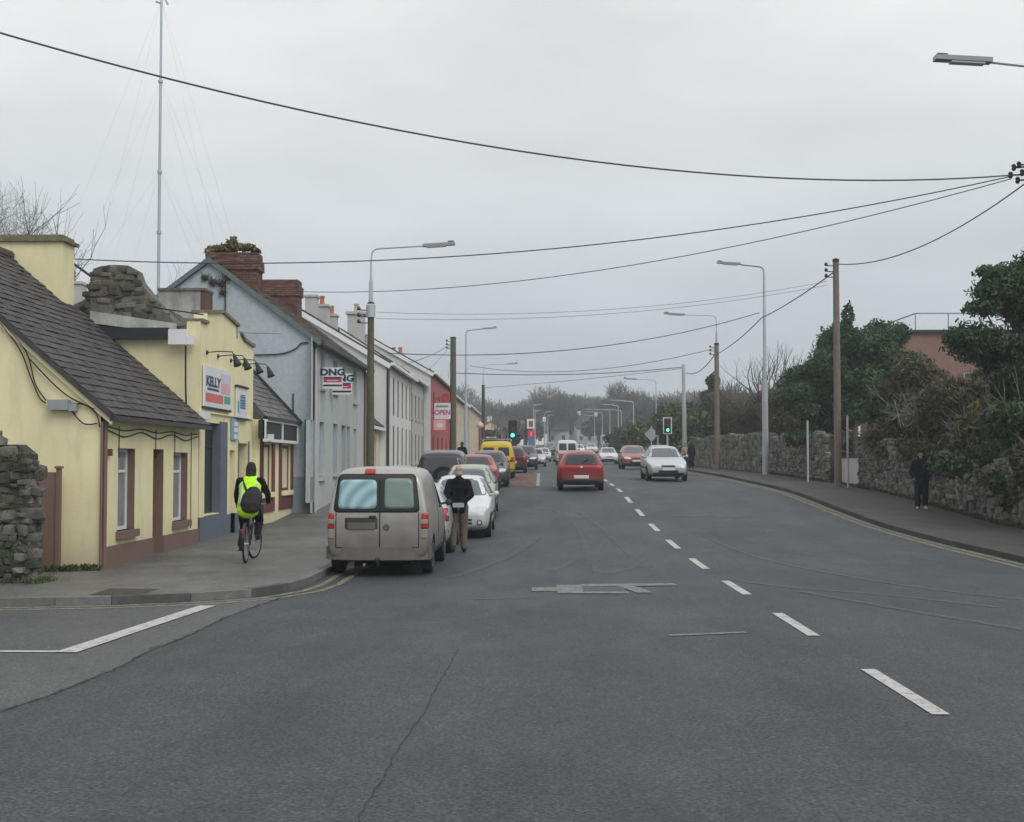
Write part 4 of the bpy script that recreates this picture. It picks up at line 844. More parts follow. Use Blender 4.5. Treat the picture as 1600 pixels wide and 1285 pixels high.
for px, Y_, py, hx, lb in far_l:
    x_ = P(px, 650, Y_).x; lamp(lb, x_, Y_, g(x_, Y_), Z(py+2, Y_), -(x_-P(hx, 650, Y_).x), .1, 1.6, r=.11, m=m_alu)
for px, Y_, py, hx, lb in ((834, 150, 634, 849, 'far street lamp, nearest of the distant left hand row'), (836, 175, 643, 848, 'far street lamp, second of the distant left hand row'), (851, 205, 645, 864, 'far street lamp, third of the distant left hand row'), (856, 240, 650, 867, 'far street lamp, farthest of the distant left hand row')):
    x_ = P(px, 650, Y_).x; lamp(lb, x_, Y_, g(x_, Y_), Z(py, Y_), P(hx, 650, Y_).x-x_, .1, 1.3, r=.11)
m_wire = mat('weathered_cable', (.045, .047, .05), .6, .1)
# ------------------------------------------------------------------ wires
def wire(label, a, c, sag, r, n=28, cat='cable'):
    a, c = V(a), V(c); pts = []
    for i in range(n+1):
        t = i/n; p = a+(c-a)*t; p.z -= sag*4*t*(1-t); pts.append(p)
    meta(B().tube(pts, r*.85, 6).build('overhead_cable', m_wire), label, cat, 'overhead cables')
def wire_px(label, pts, Ya, Yb, r):
    """hanging cable fitted through its two supports and the lowest point that it reaches between them"""
    (ax, ay), (cx, cy) = pts[0], pts[-1]; a, c = P(ax, ay, Ya), P(cx, cy, Yb)
    if len(pts) == 3:                                   # solve the sag for the middle sighting
        mx_, my_ = pts[1]; lo, hi = 0, 1
        def scr(t):
            p = a+(c-a)*t; q = CR.transposed() @ (p-V((0, 0, CAMZ))); return 800+F*q.x/-q.z, p
        for _ in range(40):
            m_ = (lo+hi)/2
            if (scr(m_)[0] < mx_) == (cx > ax): lo = m_
            else: hi = m_
        p = scr(lo)[1]; sag = (p.z-P(mx_, my_, p.y).z)/(4*lo*(1-lo))
    else: sag = .15
    wire(label, a, c, max(sag, .02), r)
wire_px('thick overhead cable sweeping across the whole sky from upper left', [(-60, 34), (640, 207), (1582, 274)], 20, 30.2, .02)
wire_px('overhead cable from the cottage chimney bracket to the right edge pole', [(116, 405), (640, 405), (1579, 276)], 31, 30.2, .016)
wire_px('thin overhead cable from the right edge pole to the second brick chimney', [(467, 456), (900, 428), (1579, 280)], 46.5, 30.2, .014)
wire_px('overhead cable hanging from the right edge pole to the bare wooden pole', [(1310, 413), (1440, 385), (1606, 284)], 49.3, 30.3, .022)
wire_px('long overhead cable from the pale lamp post to the white gabled house', [(606, 552), (900, 546), (1186, 489)], 54, 65, .022)
wire_px('overhead cable sagging from the bare wooden pole to the pale lamp post', [(1188, 498), (1245, 466), (1302, 426)], 65, 49.4, .03)
wire_px('overhead cable sagging from the pale lamp post to the lamp pole', [(1121, 553), (1156, 529), (1188, 499)], 79, 65, .03)
wire_px('overhead cable from the lamp pole to the plain steel column', [(1072, 583), (1096, 578), (1118, 552)], 92, 79, .032)
wire_px('overhead cable from the steel column to the mossy red shop pole', [(708, 583), (900, 585), (1065, 574)], 80, 92, .03)
wire_px('thin upper overhead cable from the lamp carrying pole to the bare pole', [(588, 488), (900, 487), (1292, 440)], 43.5, 49.4, .008)
wire_px('thin lower overhead cable from the lamp carrying pole to the bare pole', [(588, 498), (900, 494), (1292, 446)], 43.5, 49.4, .008)
wire_px('thin overhead cable crossing low from the left lamp to the lamp pole', [(735, 572), (900, 580), (1116, 545)], 104, 79, .022)
wire_px('thin low overhead cable from far left pole to the steel column', [(757, 606), (900, 594), (1066, 576)], 122, 92, .02)
for i, (ex, ey, ez) in enumerate(((660, 585, 70), (640, 566, 60), (622, 574, 58), (700, 590, 90))):
    wire_px('service cable %s fanning out from the red shop pole top' % ('to the grey terrace', 'to the white house gutter', 'to the white house windows', 'to the red shop roof')[i], [(ex, ey), (707, 536)], ez, 80, .012)
bk = thing('cable_bracket', 'cable bracket with insulator standing up between the two chimneys', 'bracket', P(112, 408, 31))
B().tube([P(142, 432, 31), P(112, 410, 31)], .03, 6).build('arm', m_dark, bk); B().lathe([(.05, -.15), (.09, -.08), (.06, 0), (.09, .06), (.05, .12)], P(107, 408, 31), n=8).build('insulator', m_ins, bk)
# ------------------------------------------------------------------ aerial mast
mx_ = P(248, 400, 62).x; mz0 = 4; mt = Z(-2, 62, 248)
t = thing('radio_mast', 'very tall thin guyed radio mast rising behind the rooftops', 'mast', (mx_, 62, mz0))
B().tube([(mx_, 62, mz0), (mx_, 62, Z(270, 62)), (mx_, 62, mt)], [.085, .075, .055], 8).build('mast_pole', m_steel, t)
B().tube([(mx_-.28, 62, mt-.15), (mx_, 62, mt-.25)], .05, 5).tube([(mx_+.1, 62, mt+.1), (mx_+.32, 62, mt-.3)], .05, 5).build('aerial', m_steel, t)
for py in (125, 267, 362):
    za = Z(py, 62); B().lathe([(.12, -.06), (.12, .06)], (mx_, 62, za), n=8).build('guy_collar', m_steel, t)
for py, px0, px1 in ((0, 85, 378), (0, 150, 345), (125, 120, 372), (125, 175, 330), (267, 145, 335), (267, 205, 310)):
    za = Z(py, 62, 248)
    for px in (px0, px1):
        B().tube([(mx_, 62, za), tuple(P(px, 420, 62+(px-248)*.02))], .0035, 4).build('guy_wire', m_steel, t)
# ------------------------------------------------------------------ traffic lights and signs
def traffic_light(label, px, Y_, ptop, pbot, lab_on, backcol):
    p = P(px, 680, Y_); zt, zb3 = Z(ptop, Y_), Z(pbot, Y_); w_ = (zt-zb3)*.46; gz_ = g(p.x, Y_)
    t = thing('traffic_light', label, 'traffic light', (p.x, Y_, gz_), 'traffic lights showing green')
    B().tube([(p.x, Y_+.12, gz_), (p.x, Y_+.12, zt-.1)], .075, 8).build('post', m_alu if backcol else m_dark, t)
    b = B().box(p.x-w_/2, p.x+w_/2, Y_, Y_+.06, zb3, zt).build('backing_board', m_black, t)
    if backcol:
        e = .07; b = B()
        for q in ((p.x-w_/2-e, p.x+w_/2+e, zt, zt+e), (p.x-w_/2-e, p.x+w_/2+e, zb3-e, zb3), (p.x-w_/2-e, p.x-w_/2, zb3, zt), (p.x+w_/2, p.x+w_/2+e, zb3, zt)): b.box(q[0], q[1], Y_, Y_+.05, q[2], q[3])
        b.build('white_border', m_signw, t)
    hw_ = w_*.27; B().box(p.x-hw_, p.x+hw_, Y_-.16, Y_-.002, zb3+.06, zt-.06).build('signal_head', m_dark, t)
    h = (zt-zb3-.12)/3
    for i, (nm, m_) in enumerate((('green_lens', mat('green_light', (.08, 1.0, .55), .3, 0, emit=2.2)), ('amber_lens', mat('amber_lens', (.09, .05, .02), .25, .05)), ('red_lens', mat('red_lens', (.10, .02, .02), .25, .05)))):
        z = zb3+.06+h*(i+.5); B().lathe([(hw_*.92, -.19), (hw_*.8, -.2)] if False else [(hw_*.86, -.165), (hw_*.6, -.19), (hw_*.2, -.2)], (p.x, Y_, z), 'y', 16).build(nm, m_, t)
        B().tube([(p.x+hw_*.95*math.cos(a), Y_-.2, z+hw_*.95*math.sin(a)) for a in [PI*k/8 for k in range(9)]], .025, 5).build('visor', m_black, t)
    return t
traffic_light('dark traffic light on the left showing green beyond the parked cars', 801, 96, 657, 686, 1, False)
traffic_light('white bordered traffic light on the right showing green', 1043, 98, 654, 677, 1, True)
p = P(1028, 680, 101); t = thing('traffic_light', 'traffic light seen edge on just left of the white bordered one', 'traffic light', (p.x, 101, g(p.x, 101)), 'traffic lights showing green')
B().tube([(p.x, 101, g(p.x, 101)), (p.x, 101, Z(656, 101))], .07, 8).build('post', m_alu, t); B().box(p.x-.18, p.x+.2, 100.8, 101.3, Z(680, 101), Z(657, 101)).build('signal_head', m_black, t); B().box(p.x-.16, p.x+.18, 100.6, 100.8, Z(664, 101), Z(662, 101)).build('visor', m_black, t)
p = P(1018, 679, 107); s_ = 2000/107; t = thing('diamond_sign', 'grey back of a diamond shaped road sign on the right', 'sign', (p.x, 107, g(p.x, 107)))
hw_ = 11/s_; B().prism([(p.x-hw_, 107, p.z), (p.x, 107, p.z-hw_*1.05), (p.x+hw_, 107, p.z), (p.x, 107, p.z+hw_*1.05)], (0, .04, 0)).build('plate', mat('sign_back', (.33, .35, .37), .5, .08), t); B().tube([(p.x, 107.1, g(p.x, 107)), (p.x, 107.1, p.z+hw_*1.2)], .05, 6).build('post', m_alu, t)
p = P(750, 665, 118); t = thing('globe_sign', 'pale pink round globe sign on a reddish post', 'sign', (p.x, 118, g(p.x, 118)))
B().tube([(p.x, 118, g(p.x, 118)), (p.x, 118, p.z)], .14, 8).build('post', mat('dull_red_post', (.2, .09, .08), .7, .1), t); B().lathe([(.08, -.32), (.25, -.22), (.33, -.06), (.33, .06), (.25, .22), (.08, .32)], p, 'z', 16).build('globe', mat('pink_globe', (.72, .45, .42), .5, .05), t, smooth=True)
p = P(828, 665, 128); s_ = 2000/128; t = thing('forecourt_sign', 'white and red tall sign panel with blue base by the road', 'sign', (p.x, 128, g(p.x, 128)))
B().tube([(p.x-.35, 128, g(p.x, 128)), (p.x-.35, 128, Z(655, 128))], .12, 8).build('post', m_dark, t)
B().box(p.x-.35, p.x+.45, 127.9, 128.1, Z(670, 128), Z(655, 128)).build('white_panel', m_signw, t); B().box(p.x-.1, p.x+.3, 127.86, 127.9, Z(667, 128), Z(658, 128)).build('dark_emblem', mat('dark_red_emblem', (.18, .10, .10), .5, .1), t)
B().box(p.x-.22, p.x+.5, 127.85, 128.05, Z(683, 128), Z(673, 128)).build('red_panel', mat('red_panel', (.70, .05, .10), .4, .05), t); B().box(p.x-.18, p.x+.48, 127.9, 128.02, Z(697, 128), Z(683.2, 128)).build('blue_panel', mat('blue_panel', (.12, .17, .34), .5, .05), t)
B().box(p.x+.05, p.x+.22, 127.83, 127.85, Z(681, 128), Z(675, 128)).build('pale_mark', m_pink, t)
c = G(1425, 832); lt = thing('litter', 'small crumpled white paper cup lying by the right kerb', 'litter', c); B().tube([c+V((-.07, 0, .04)), c+V((.0, .02, .055)), c+V((.07, .03, .05))], [.03, .045, .05], 9).build('cup', m_signw, lt); B().lathe([(.05, 0), (.07, .02), (.03, .04)], c+V((-.18, .05, .02)), 'z', 9).build('lid', m_signw, lt)
# ------------------------------------------------------------------ vegetation
def leafmat(name, c, isl=.5, rough=.7):
    m = mat(name, c, rough, .3, .9, isl=isl, spec=.25); return m
m_ever = leafmat('evergreen_leaf', (.044, .072, .034)); m_laurel = leafmat('laurel_leaf', (.050, .084, .036)); m_ivy = leafmat('ivy_leaf', (.055, .065, .03)); m_brownl = leafmat('dry_brown_foliage', (.115, .092, .064)); m_yg = leafmat('yellow_green_leaf', (.13, .13, .03)); m_mid = leafmat('mid_green_leaf', (.075, .098, .038))
m_twig = mat('winter_twig', (.13, .105, .09), .95, .25, 1.0, isl=.35); m_bark = mat('bark', (.085, .072, .060), .95, .25, 4); m_lich = mat('grey_lichen_bark', (.19, .18, .165), .95, .25, 4)
m_farw1 = mat('distant_winter_wood', (.080, .070, .066), .95, .3, .25, isl=.3); m_farg = leafmat('distant_evergreen', (.032, .05, .034))
def quads(name, cen, a, bb, m, parent, world=True):
    """one mesh of n free quads: centre, half axes a and bb (n x 3 arrays)"""
    n = len(cen); v = np.stack([cen-a-bb, cen+a-bb*.6, cen+a*.9+bb, cen-a*.7+bb*.9], 1).reshape(-1, 3)
    me = bpy.data.meshes.new(name); me.vertices.add(4*n); me.vertices.foreach_set('co', v.astype(np.float32).ravel()); me.loops.add(4*n); me.loops.foreach_set('vertex_index', np.arange(4*n, dtype=np.int32)); me.polygons.add(n); me.polygons.foreach_set('loop_start', np.arange(0, 4*n, 4, dtype=np.int32)); me.polygons.foreach_set('loop_total', np.full(n, 4, np.int32)); me.update(calc_edges=True); me.materials.append(m)
    return link(name, me, parent, world)
def unit(v): return v/np.maximum(np.linalg.norm(v, axis=1, keepdims=True), 1e-6)
def leaves(name, clumps, n, size, m, parent, seed=1, asp=.45, shell=.5, droop=0, world=True):
    R = np.random.default_rng(seed); cl = np.array(clumps, float); wts = (cl[:, 3]*cl[:, 4]*cl[:, 5])**(.67); k = R.choice(len(cl), n, p=wts/wts.sum())
    d = unit(R.normal(size=(n, 3))); rr = (shell+(1-shell)*R.random(n)**.6)*(1+.12*R.normal(size=n)); c = cl[k, :3]+d*rr[:, None]*cl[k, 3:6]
    nrm = unit(d*.8+R.normal(size=(n, 3))*.8); a = unit(np.cross(nrm, R.normal(size=(n, 3)))); a[:, 2] -= droop; a = unit(a); bb = np.cross(nrm, a); s = size*(.55+.9*R.random(n))
    return quads(name, c, a*s[:, None], bb*(s*asp)[:, None], m, parent, world)
def twigs(name, clumps, n, ln, wd, m, parent, seed=1, up=.6, world=True):
    R = np.random.default_rng(seed); cl = np.array(clumps, float); wts = (cl[:, 3]*cl[:, 4]*cl[:, 5])**(.67); k = R.choice(len(cl), n, p=wts/wts.sum())
    d = unit(R.normal(size=(n, 3))); c = cl[k, :3]+d*((.25+.75*R.random(n)**.5)[:, None])*cl[k, 3:6]
    a = d*.7+R.normal(size=(n, 3))*.6; a[:, 2] += up; a = unit(a); bb = unit(np.cross(a, R.normal(size=(n, 3)))); s = ln*(.5+R.random(n))
    return quads(name, c, a*s[:, None], bb*(wd*(.6+.8*R.random(n)))[:, None], m, parent, world)
def clumpset(seed, c, r, n, cr):
    R = random.Random(seed); L = []
    for _ in range(n):
        while True:
            d = V((R.uniform(-1, 1), R.uniform(-1, 1), R.uniform(-1, 1)))
            if d.length < 1: break
        q = R.uniform(*cr); L.append((c[0]+d.x*r[0], c[1]+d.y*r[1], c[2]+d.z*r[2], q*R.uniform(.8, 1.3), q*R.uniform(.8, 1.3), q*R.uniform(.6, 1.0)))
    return L
def branches(b, R, p, d, ln, r, depth, spread=.5, up=.15, kids=(2, 3), minr=.008):
    n = 3; pts = [p]; rs = [r]; dd = d.copy()
    for i in range(n):
        dd = (dd+V((R.uniform(-1, 1), R.uniform(-1, 1), R.uniform(-1, 1)))*.16+V((0, 0, up*.3))).normalized(); pts.append(pts[-1]+dd*ln/n); rs.append(r*(1-.35*(i+1)/n))
    b.tube(pts, rs, 6 if depth > 3 else 4 if depth > 1 else 3, cap=False)
    if depth == 0 or rs[-1] < minr: return
    for k in range(R.randint(*kids)):
        q = pts[-1] if k < 2 else pts[R.randint(1, n)]
        nd = (dd+V((R.uniform(-1, 1), R.uniform(-1, 1), R.uniform(-.6, 1)))*spread*1.3+V((0, 0, up))).normalized()
        branches(b, R, q, nd, ln*R.uniform(.62, .85), rs[-1]*R.uniform(.6, .85), depth-1, spread, up, kids, minr)
def bare_tree(label, x, y, base, h, seed, r=.18, depth=5, m=m_bark, group=None, lean=(0, 0), spread=.5, name='bare_tree', kids=(2, 3)):
    t = thing(name, label, 'tree', (x, y, base), group); R = random.Random(seed); b = B(); p0 = V((x, y, base-.2)); d = V((lean[0], lean[1], 1)).normalized(); tl = h*.3; p1 = p0+d*tl
    b.tube([p0, p0+d*tl*.5, p1], [r*1.25, r, r*.85], 8); b.build('trunk', m, t)
    b = B()
    for k in range(4): branches(b, R, p1-d*R.uniform(0, tl*.2), (d+V((R.uniform(-1, 1), R.uniform(-1, 1), .2))*spread*1.2).normalized(), h*.26, r*.6, depth, spread, kids=kids)
    b.build('crown', m, t, fix=False); return t
def evergreen(name, label, x, y, base, clumps, n, size, m, seed, group=None, cat='tree', trunk_h=None, asp=.45, shell=.45, droop=0, core=True):
    t = thing(name, label, cat, (x, y, base), group); th = trunk_h or max(c[2] for c in clumps)-base-.5
    b = B(); b.tube([(x, y, base-.2), (x+.05, y, base+th*.5), (x, y, base+th)], [.16, .11, .04], 7)
    R = random.Random(seed)
    for c in clumps[::2]: b.tube([(x, y, base+min(th*.8, max(.3, (c[2]-base)*.6))), (c[0], c[1], c[2])], [.05, .02], 5)
    b.build('trunk', m_bark, t); leaves('crown', clumps, n, size, m, t, seed, asp, shell, droop); return t
gr = lambda x, y: g(x, y)+.1
# big conifer at the right edge
cl = []
R = random.Random(4)
cx, cy = 13.75, 35.5; tz = Z(412, 35.5, 1560)
for k in range(34):
    f = R.random(); z = gr(cx, cy)+.8+f*(tz-gr(cx, cy)-1.1); rad = 2.9*(1-f)**.5+.35; a = R.uniform(0, 2*PI); q = rad*R.uniform(.3, .95); cl.append((cx+math.cos(a)*q, cy+math.sin(a)*q, z, R.uniform(.4, .85), R.uniform(.4, .85), R.uniform(.28, .5)))
cl += [(cx+.2, cy, tz-.3, .8, .8, .7), (cx-1.0, cy-.3, tz-.75, .6, .6, .45), (cx-1.5, cy-.6, tz-1.3, .55, .5, .25), (cx-2.0, cy-.5, tz-2.1, .6, .5, .25), (cx-1.2, cy-.3, tz-.3, .4, .4, .2), (cx-1.5, cy, tz-2.2, .9, .8, .6), (cx+.9, cy-.4, tz-.15, .7, .7, .7), (cx+1.7, cy-.3, tz-1.2, .8, .7, .7), (cx+2.2, cy, tz-2.6, .9, .8, .8), (cx+1.2, cy-.6, tz-3.4, .9, .8, .8), (cx-.3, cy-.8, tz-3.2, .9, .8, .7), (cx+.3, cy-.7, tz-2.0, .9, .7, .7)]
evergreen('conifer_tree', 'big dark conifer with drooping ragged branches at the right edge', cx, cy, gr(cx, cy), cl, 60000, .07, m_ever, 5, droop=.3, shell=.15, asp=.35)
# laurel / holly mass behind the wooden pole
def mass(px0, px1, py_top, Y_, n, seed, depth=3.0, zlow=1.0, cr=(.5, 1.0)):
    R = random.Random(seed); L = []; x0, x1 = X(px0, Y_), X(px1, Y_); b0 = gr((x0+x1)/2, Y_)
    for _ in range(n):
        f = R.random(); x = x0+(x1-x0)*f; zt = Z(py_top(f), Y_, 1300); q = R.uniform(*cr); L.append((x, Y_+R.uniform(0, depth), b0+zlow+(zt-b0-zlow-q*.6)*R.random()**.5, q*R.uniform(.8, 1.3), q, q*R.uniform(.6, 1)))
    return L, (x0+x1)/2, b0
L, cx, b0 = mass(1248, 1432, lambda f: 504+190*max(0, .34-f)+10*math.sin(f*13)+70*max(0, f-.8), 57.5, 64, 61)
L += [(X(1327, 57), 57, Z(496, 57), .28, .3, .6)]
evergreen('laurel_tree', 'broad dark glossy evergreen tree behind the wooden pole', cx, 58, b0, L, 80000, .075, m_laurel, 6, cat='tree')
L, cx, b0 = mass(1218, 1300, lambda f: 620-85*f, 69, 26, 62)
evergreen('evergreen_bush', 'mid green rounded evergreen between the lamp post and wooden pole', cx, 70, b0, L, 34000, .08, m_mid, 7, cat='bush')
L, cx, b0 = mass(1400, 1500, lambda f: 600+10*math.sin(f*9), 46, 22, 63, 2.5, .8)
evergreen('evergreen_bush', 'dark evergreen shrub below the brick building', cx, 47, b0, L, 26000, .07, m_ever, 8, cat='bush')
# brown, half dead conifers and twiggy shrubs over the near wall
for px0, px1, top, Y_, n, seed, lb in ((1395, 1500, lambda f: 574-16*f+8*math.sin(f*11), 46, 24, 71, 'brown half dead conifer spreading over the wall below the brick building'), (1480, 1620, lambda f: 566+20*math.sin(f*8), 40, 24, 72, 'brown dry conifer under the big dark conifer')):
    L, cx, b0 = mass(px0, px1, top, Y_, n, seed, 2, 1.1, (.4, .75)); t = evergreen('brown_conifer', lb, cx, Y_+.6, b0, L, 34000, .07, m_brownl, seed, droop=.2, asp=.28, shell=.15); leaves('green_growth', L, 16000, .065, m_ever, t, seed+3, .35, .15)
    twigs('dead_twigs', L, 1100, .4, .010, m_bark, t, seed, .1)
    for k in range(4):
        R = random.Random(seed+k); b = B(); branches(b, R, V((cx+R.uniform(-1, 1), Y_-.3, b0+R.uniform(1.2, 3.2))), V((R.uniform(-1, 1), -.2, R.uniform(0, .7))).normalized(), 1.1, .03, 3, .6); b.build('dead_branch', m_lich, t, fix=False)
for px0, px1, top, Y_, n, seed, lb in ((1205, 1320, lambda f: 612-10*math.sin(f*6), 68, 26, 73, 'brown twiggy winter hedge behind the gate'), (1130, 1215, lambda f: 612-10*math.sin(f*5), 88, 28, 74, 'brown twiggy hedge behind the lamp post'), (1085, 1150, lambda f: 640-10*f, 104, 20, 75, 'brown twiggy hedge at the farthest stone wall')):
    L, cx, b0 = mass(px0, px1, top, Y_, n, seed, 3, .8, (.6, 1.0)); t = thing('winter_hedge', lb, 'hedge', (cx, Y_+1, b0))
    b = B()
    for q in L: b.tube([(q[0]+.1, q[1], b0), (q[0], q[1], q[2])], [.05, .02], 4, cap=False)
    b.build('stems', m_bark, t); twigs('twigs', L, 13000, .34, .010, m_twig, t, seed); leaves('dry_leaves', L, 9000, .06, m_brownl, t, seed+1); leaves('green_leaves', L, 15000, .06, m_mid, t, seed+2)
# ivy and shrubs on the near wall
for i, (y0, y1, h0, h1, n, m_, lb) in enumerate(((38, 47.5, 1.25, 1.8, 2200, m_ivy, 'dark ivy trailing along the wall top left of the walking person'), (31.4, 34.0, .25, 1.9, 3600, m_ivy, 'thick dark ivy hanging to the ground beside the walking person'), (25.5, 30.4, 1.2, 1.85, 1800, m_mid, 'green ivy on the wall top at the right edge'))):
    R = random.Random(80+i); L = [(WX+R.uniform(-.08, .3), R.uniform(y0, y1), 0, R.uniform(.12, .22), R.uniform(.3, .5), R.uniform(.15, .35)) for _ in range(26)]
    L = [(x, y, rz(y)+h0+(h1-h0)*R.random()**.6, a, b_, c_) for x, y, _, a, b_, c_ in L]
    t = thing('ivy', lb, 'ivy', (WX, (y0+y1)/2, rz((y0+y1)/2))); leaves('leaf_mass', L, n, .065, m_, t, 80+i, .7); twigs('stems', L, 700, .3, .012, m_bark, t, 90+i, -.4)
for px, py, Y_, q, m_, n, lb in ((1385, 688, 47.5, .5, m_yg, 1500, 'yellow green shrub on top of the stone wall'), (1555, 660, 36.6, .9, m_yg, 2600, 'yellow green shrub above the wall near the right edge'), (1520, 690, 38.2, .8, m_mid, 2600, 'mid green shrub above the wall beside the yellow green one'), (1455, 640, 45, .8, m_twig, 0, 'tangled grey bramble above the wall')):
    c = P(px, py, Y_); L = clumpset(int(px), (c.x, c.y+.6, c.z), (q*1.2, .5, q*.7), 9, (q*.4, q*.6)); t = thing('shrub', lb, 'shrub', (c.x, c.y+.6, gr(c.x, c.y)))
    if n: leaves('leaf_mass', L, n, .09, m_, t, int(px))
    twigs('stems', L, 900, .45, .012, m_lich, t, int(px), .3); B().tube([(c.x, c.y+.6, gr(c.x, c.y)-.1), (c.x, c.y+.6, c.z)], .05, 5).build('stem', m_bark, t)
c = P(335, 441, GY0-.1); L = [(c.x+dx, GY0-.08, c.z+dz, r_, .06, r_*.8) for dx, dz, r_ in ((-.3, .15, .12), (-.05, 0, .14), (.2, -.05, .12), (.35, .12, .1), (.25, -.3, .12))]
t = thing('wall_plant', 'dark dead creeper patch high on the grey gable', 'plant', c); leaves('leaf_mass', L, 260, .035, m_brownl, t, 55); twigs('stems', L, 160, .14, .006, m_bark, t, 56)
bare_tree('leafless grey tree with pale lichened branches in front of the big conifer', 13.6, 33.2, gr(13.6, 33.2), 5.6, 141, .07, 5, m_lich, spread=.7, kids=(2, 3))
# farther right: pointed conifer, green shrubs, bare trees
x = X(1112, 106); L = []; R = random.Random(9); b0 = gr(x, 106); zt = Z(578, 106)
for k in range(26):
    f = R.random(); rad = 1.5*(1-f)+.15; a = R.uniform(0, 2*PI); L.append((x+math.cos(a)*rad*.6, 106+math.sin(a)*rad*.6, b0+1+f*(zt-b0-1.3), .45+.4*(1-f), .5, .5))
evergreen('conifer_tree', 'dark pointed conifer behind the lamp carrying wooden pole', x, 106, b0, L, 8000, .2, m_ever, 10)
for px0, px1, tp_, Y_, seed, m_, lb in ((1035, 1085, 628, 112, 91, m_mid, 'bright green bush behind the right traffic light'), (1078, 1130, 650, 98, 92, m_laurel, 'rounded dark green bush right of the steel column'), (996, 1040, 660, 122, 93, m_mid, 'low green bush left of the right traffic light'), (958, 985, 672, 160, 94, m_ever, 'far dark bush beside the distant lamps')):
    L, cx, b0 = mass(px0, px1, lambda f: tp_+6*math.sin(f*7), Y_, 18, seed, 3, .6, (.7, 1.3)); evergreen('evergreen_bush', lb, cx, Y_+1, b0, L, 7000, .22, m_, seed, cat='bush')
for px, Y_, top, seed, lb, rr in ((1205, 80, 530, 101, 'bare pollarded tree with thick limbs beside the lamp post', .3), (1165, 112, 560, 102, 'thin bare tree behind the brown hedge', .16), (1150, 128, 566, 103, 'slender bare tree left of the pollarded one', .16), (1062, 135, 618, 104, 'small bare tree behind the steel column', .16), (1236, 84, 540, 105, 'bare tree behind the rounded evergreen', .2)):
    x = X(px, Y_); b0 = gr(x, Y_); bare_tree(lb, x, Y_, b0, (Z(top, Y_)-b0)*.92, seed, rr, 5, m_bark, 'bare trees on the right')
# left: bare tree at the top left edge and behind the grey roof, street trees
TL = bare_tree('bare leafless tree top showing above the yellow chimney', X(-5, 50), 50, 1, Z(292, 50)-1.0, 111, .24, 6, m_bark, spread=.55, kids=(3, 3))
tl_ = [(X(px, 50), 50, Z(py, 50), 1.0, .8, .8) for px, py in ((-30, 330), (0, 318), (28, 345), (45, 362), (-10, 360), (15, 372), (-40, 370))]
twigs('twigs', tl_, 1000, .34, .005, m_bark, bpy.data.objects['bare_tree.005'] if False else TL, 77, .8)
bare_tree('thin bare tree top behind the grey gable and mast', X(270, 75), 75, 2, Z(408, 75)-2, 112, .16, 5, m_lich)
for px, Y_, top, seed, lb in ((783, 140, 652, 121, 'pale barked small street tree nearest the yellow van'), (770, 150, 640, 122, 'small street tree in front of the far beige house'), (792, 165, 645, 123, 'thin street tree beside the left traffic light')):
    x = X(px, Y_); b0 = g(x, Y_); bare_tree(lb, x, Y_, b0, (Z(top, Y_)-b0), seed, .2, 5, m_lich, 'street trees on the left')
L, cx, b0 = mass(760, 800, lambda f: 672, 150, 12, 124, 3, .5, (.8, 1.4)); evergreen('evergreen_bush', 'grey green hedge behind the yellow van', cx, 151, b0, L, 5000, .25, m_farg, 125, cat='bush')
# moss and grass tufts at wall feet
def tuft(label, pts, n, h, m_, seed):
    R = np.random.default_rng(seed); k = R.integers(0, len(pts)-1, n); t = R.random(n)[:, None]; P_ = np.array(pts, float); c = P_[k]*(1-t)+P_[k+1]*t+R.normal(size=(n, 3))*np.array([.05, .08, 0]); s = h*(.4+R.random(n)); a = unit(R.normal(size=(n, 3))*np.array([.4, .4, .1])+np.array([0, 0, 1.])); bb = unit(np.cross(a, R.normal(size=(n, 3)))); c = c+a*s[:, None]*.8
    o = quads('grass_tufts', c, a*s[:, None], bb*.012, m_, None); meta(o, label, 'grass', kind='stuff')
tuft('moss and weeds along the foot of the brown gate', [(-8.6, 20.9, gz(21)), (-7.8, 20.9, gz(21)), (-7.2, 21.15, gz(21))], 700, .05, m_mid, 1)
mo_ = [(x, 18.86, gz(19)+z, .3, .04, .18) for x, z in ((-8.0, .25), (-7.7, .5), (-8.4, .6), (-7.75, 1.2), (-8.2, 1.75), (-7.65, 1.8), (-8.6, 1.4))]
leaves('moss', mo_, 1500, .022, m_mid, bpy.data.objects['stone_wall'], 66, .2)
tuft('weeds along the foot of the left stone wall', [(-11, 18.8, gz(18.8)), (-7.35, 18.8, gz(18.8)), (-7.28, 19.3, gz(19.2))], 500, .04, m_mid, 2)
tuft('weeds along the foot of the right stone walls', [(WX-.12, y, rz(y)) for y in range(25, 100, 3)], 5000, .06, m_ivy, 3)
cw = thing('chimney_weeds', 'mound of mossy weeds growing on the first brick chimney', 'plant', (X(360, 38.2), 38.3, Z(392, 38)))
L = [(X(px, 38.2), 38.3+.2*math.sin(px), Z(py, 38.2), r_, .22, r2) for px, py, r_, r2 in ((330, 388, .2, .1), (345, 387, .2, .12), (358, 383, .16, .18), (362, 380, .1, .2), (375, 386, .2, .12), (388, 387, .2, .1), (396, 390, .14, .07), (326, 393, .14, .12), (352, 389, .3, .1))]
leaves('leaf_mass', L, 2600, .045, mat('chimney_weed_leaf', (.19, .165, .075), .95, .3, isl=.4), cw, 4, .6, .4); twigs('stems', L, 300, .1, .006, m_twig, cw, 5)
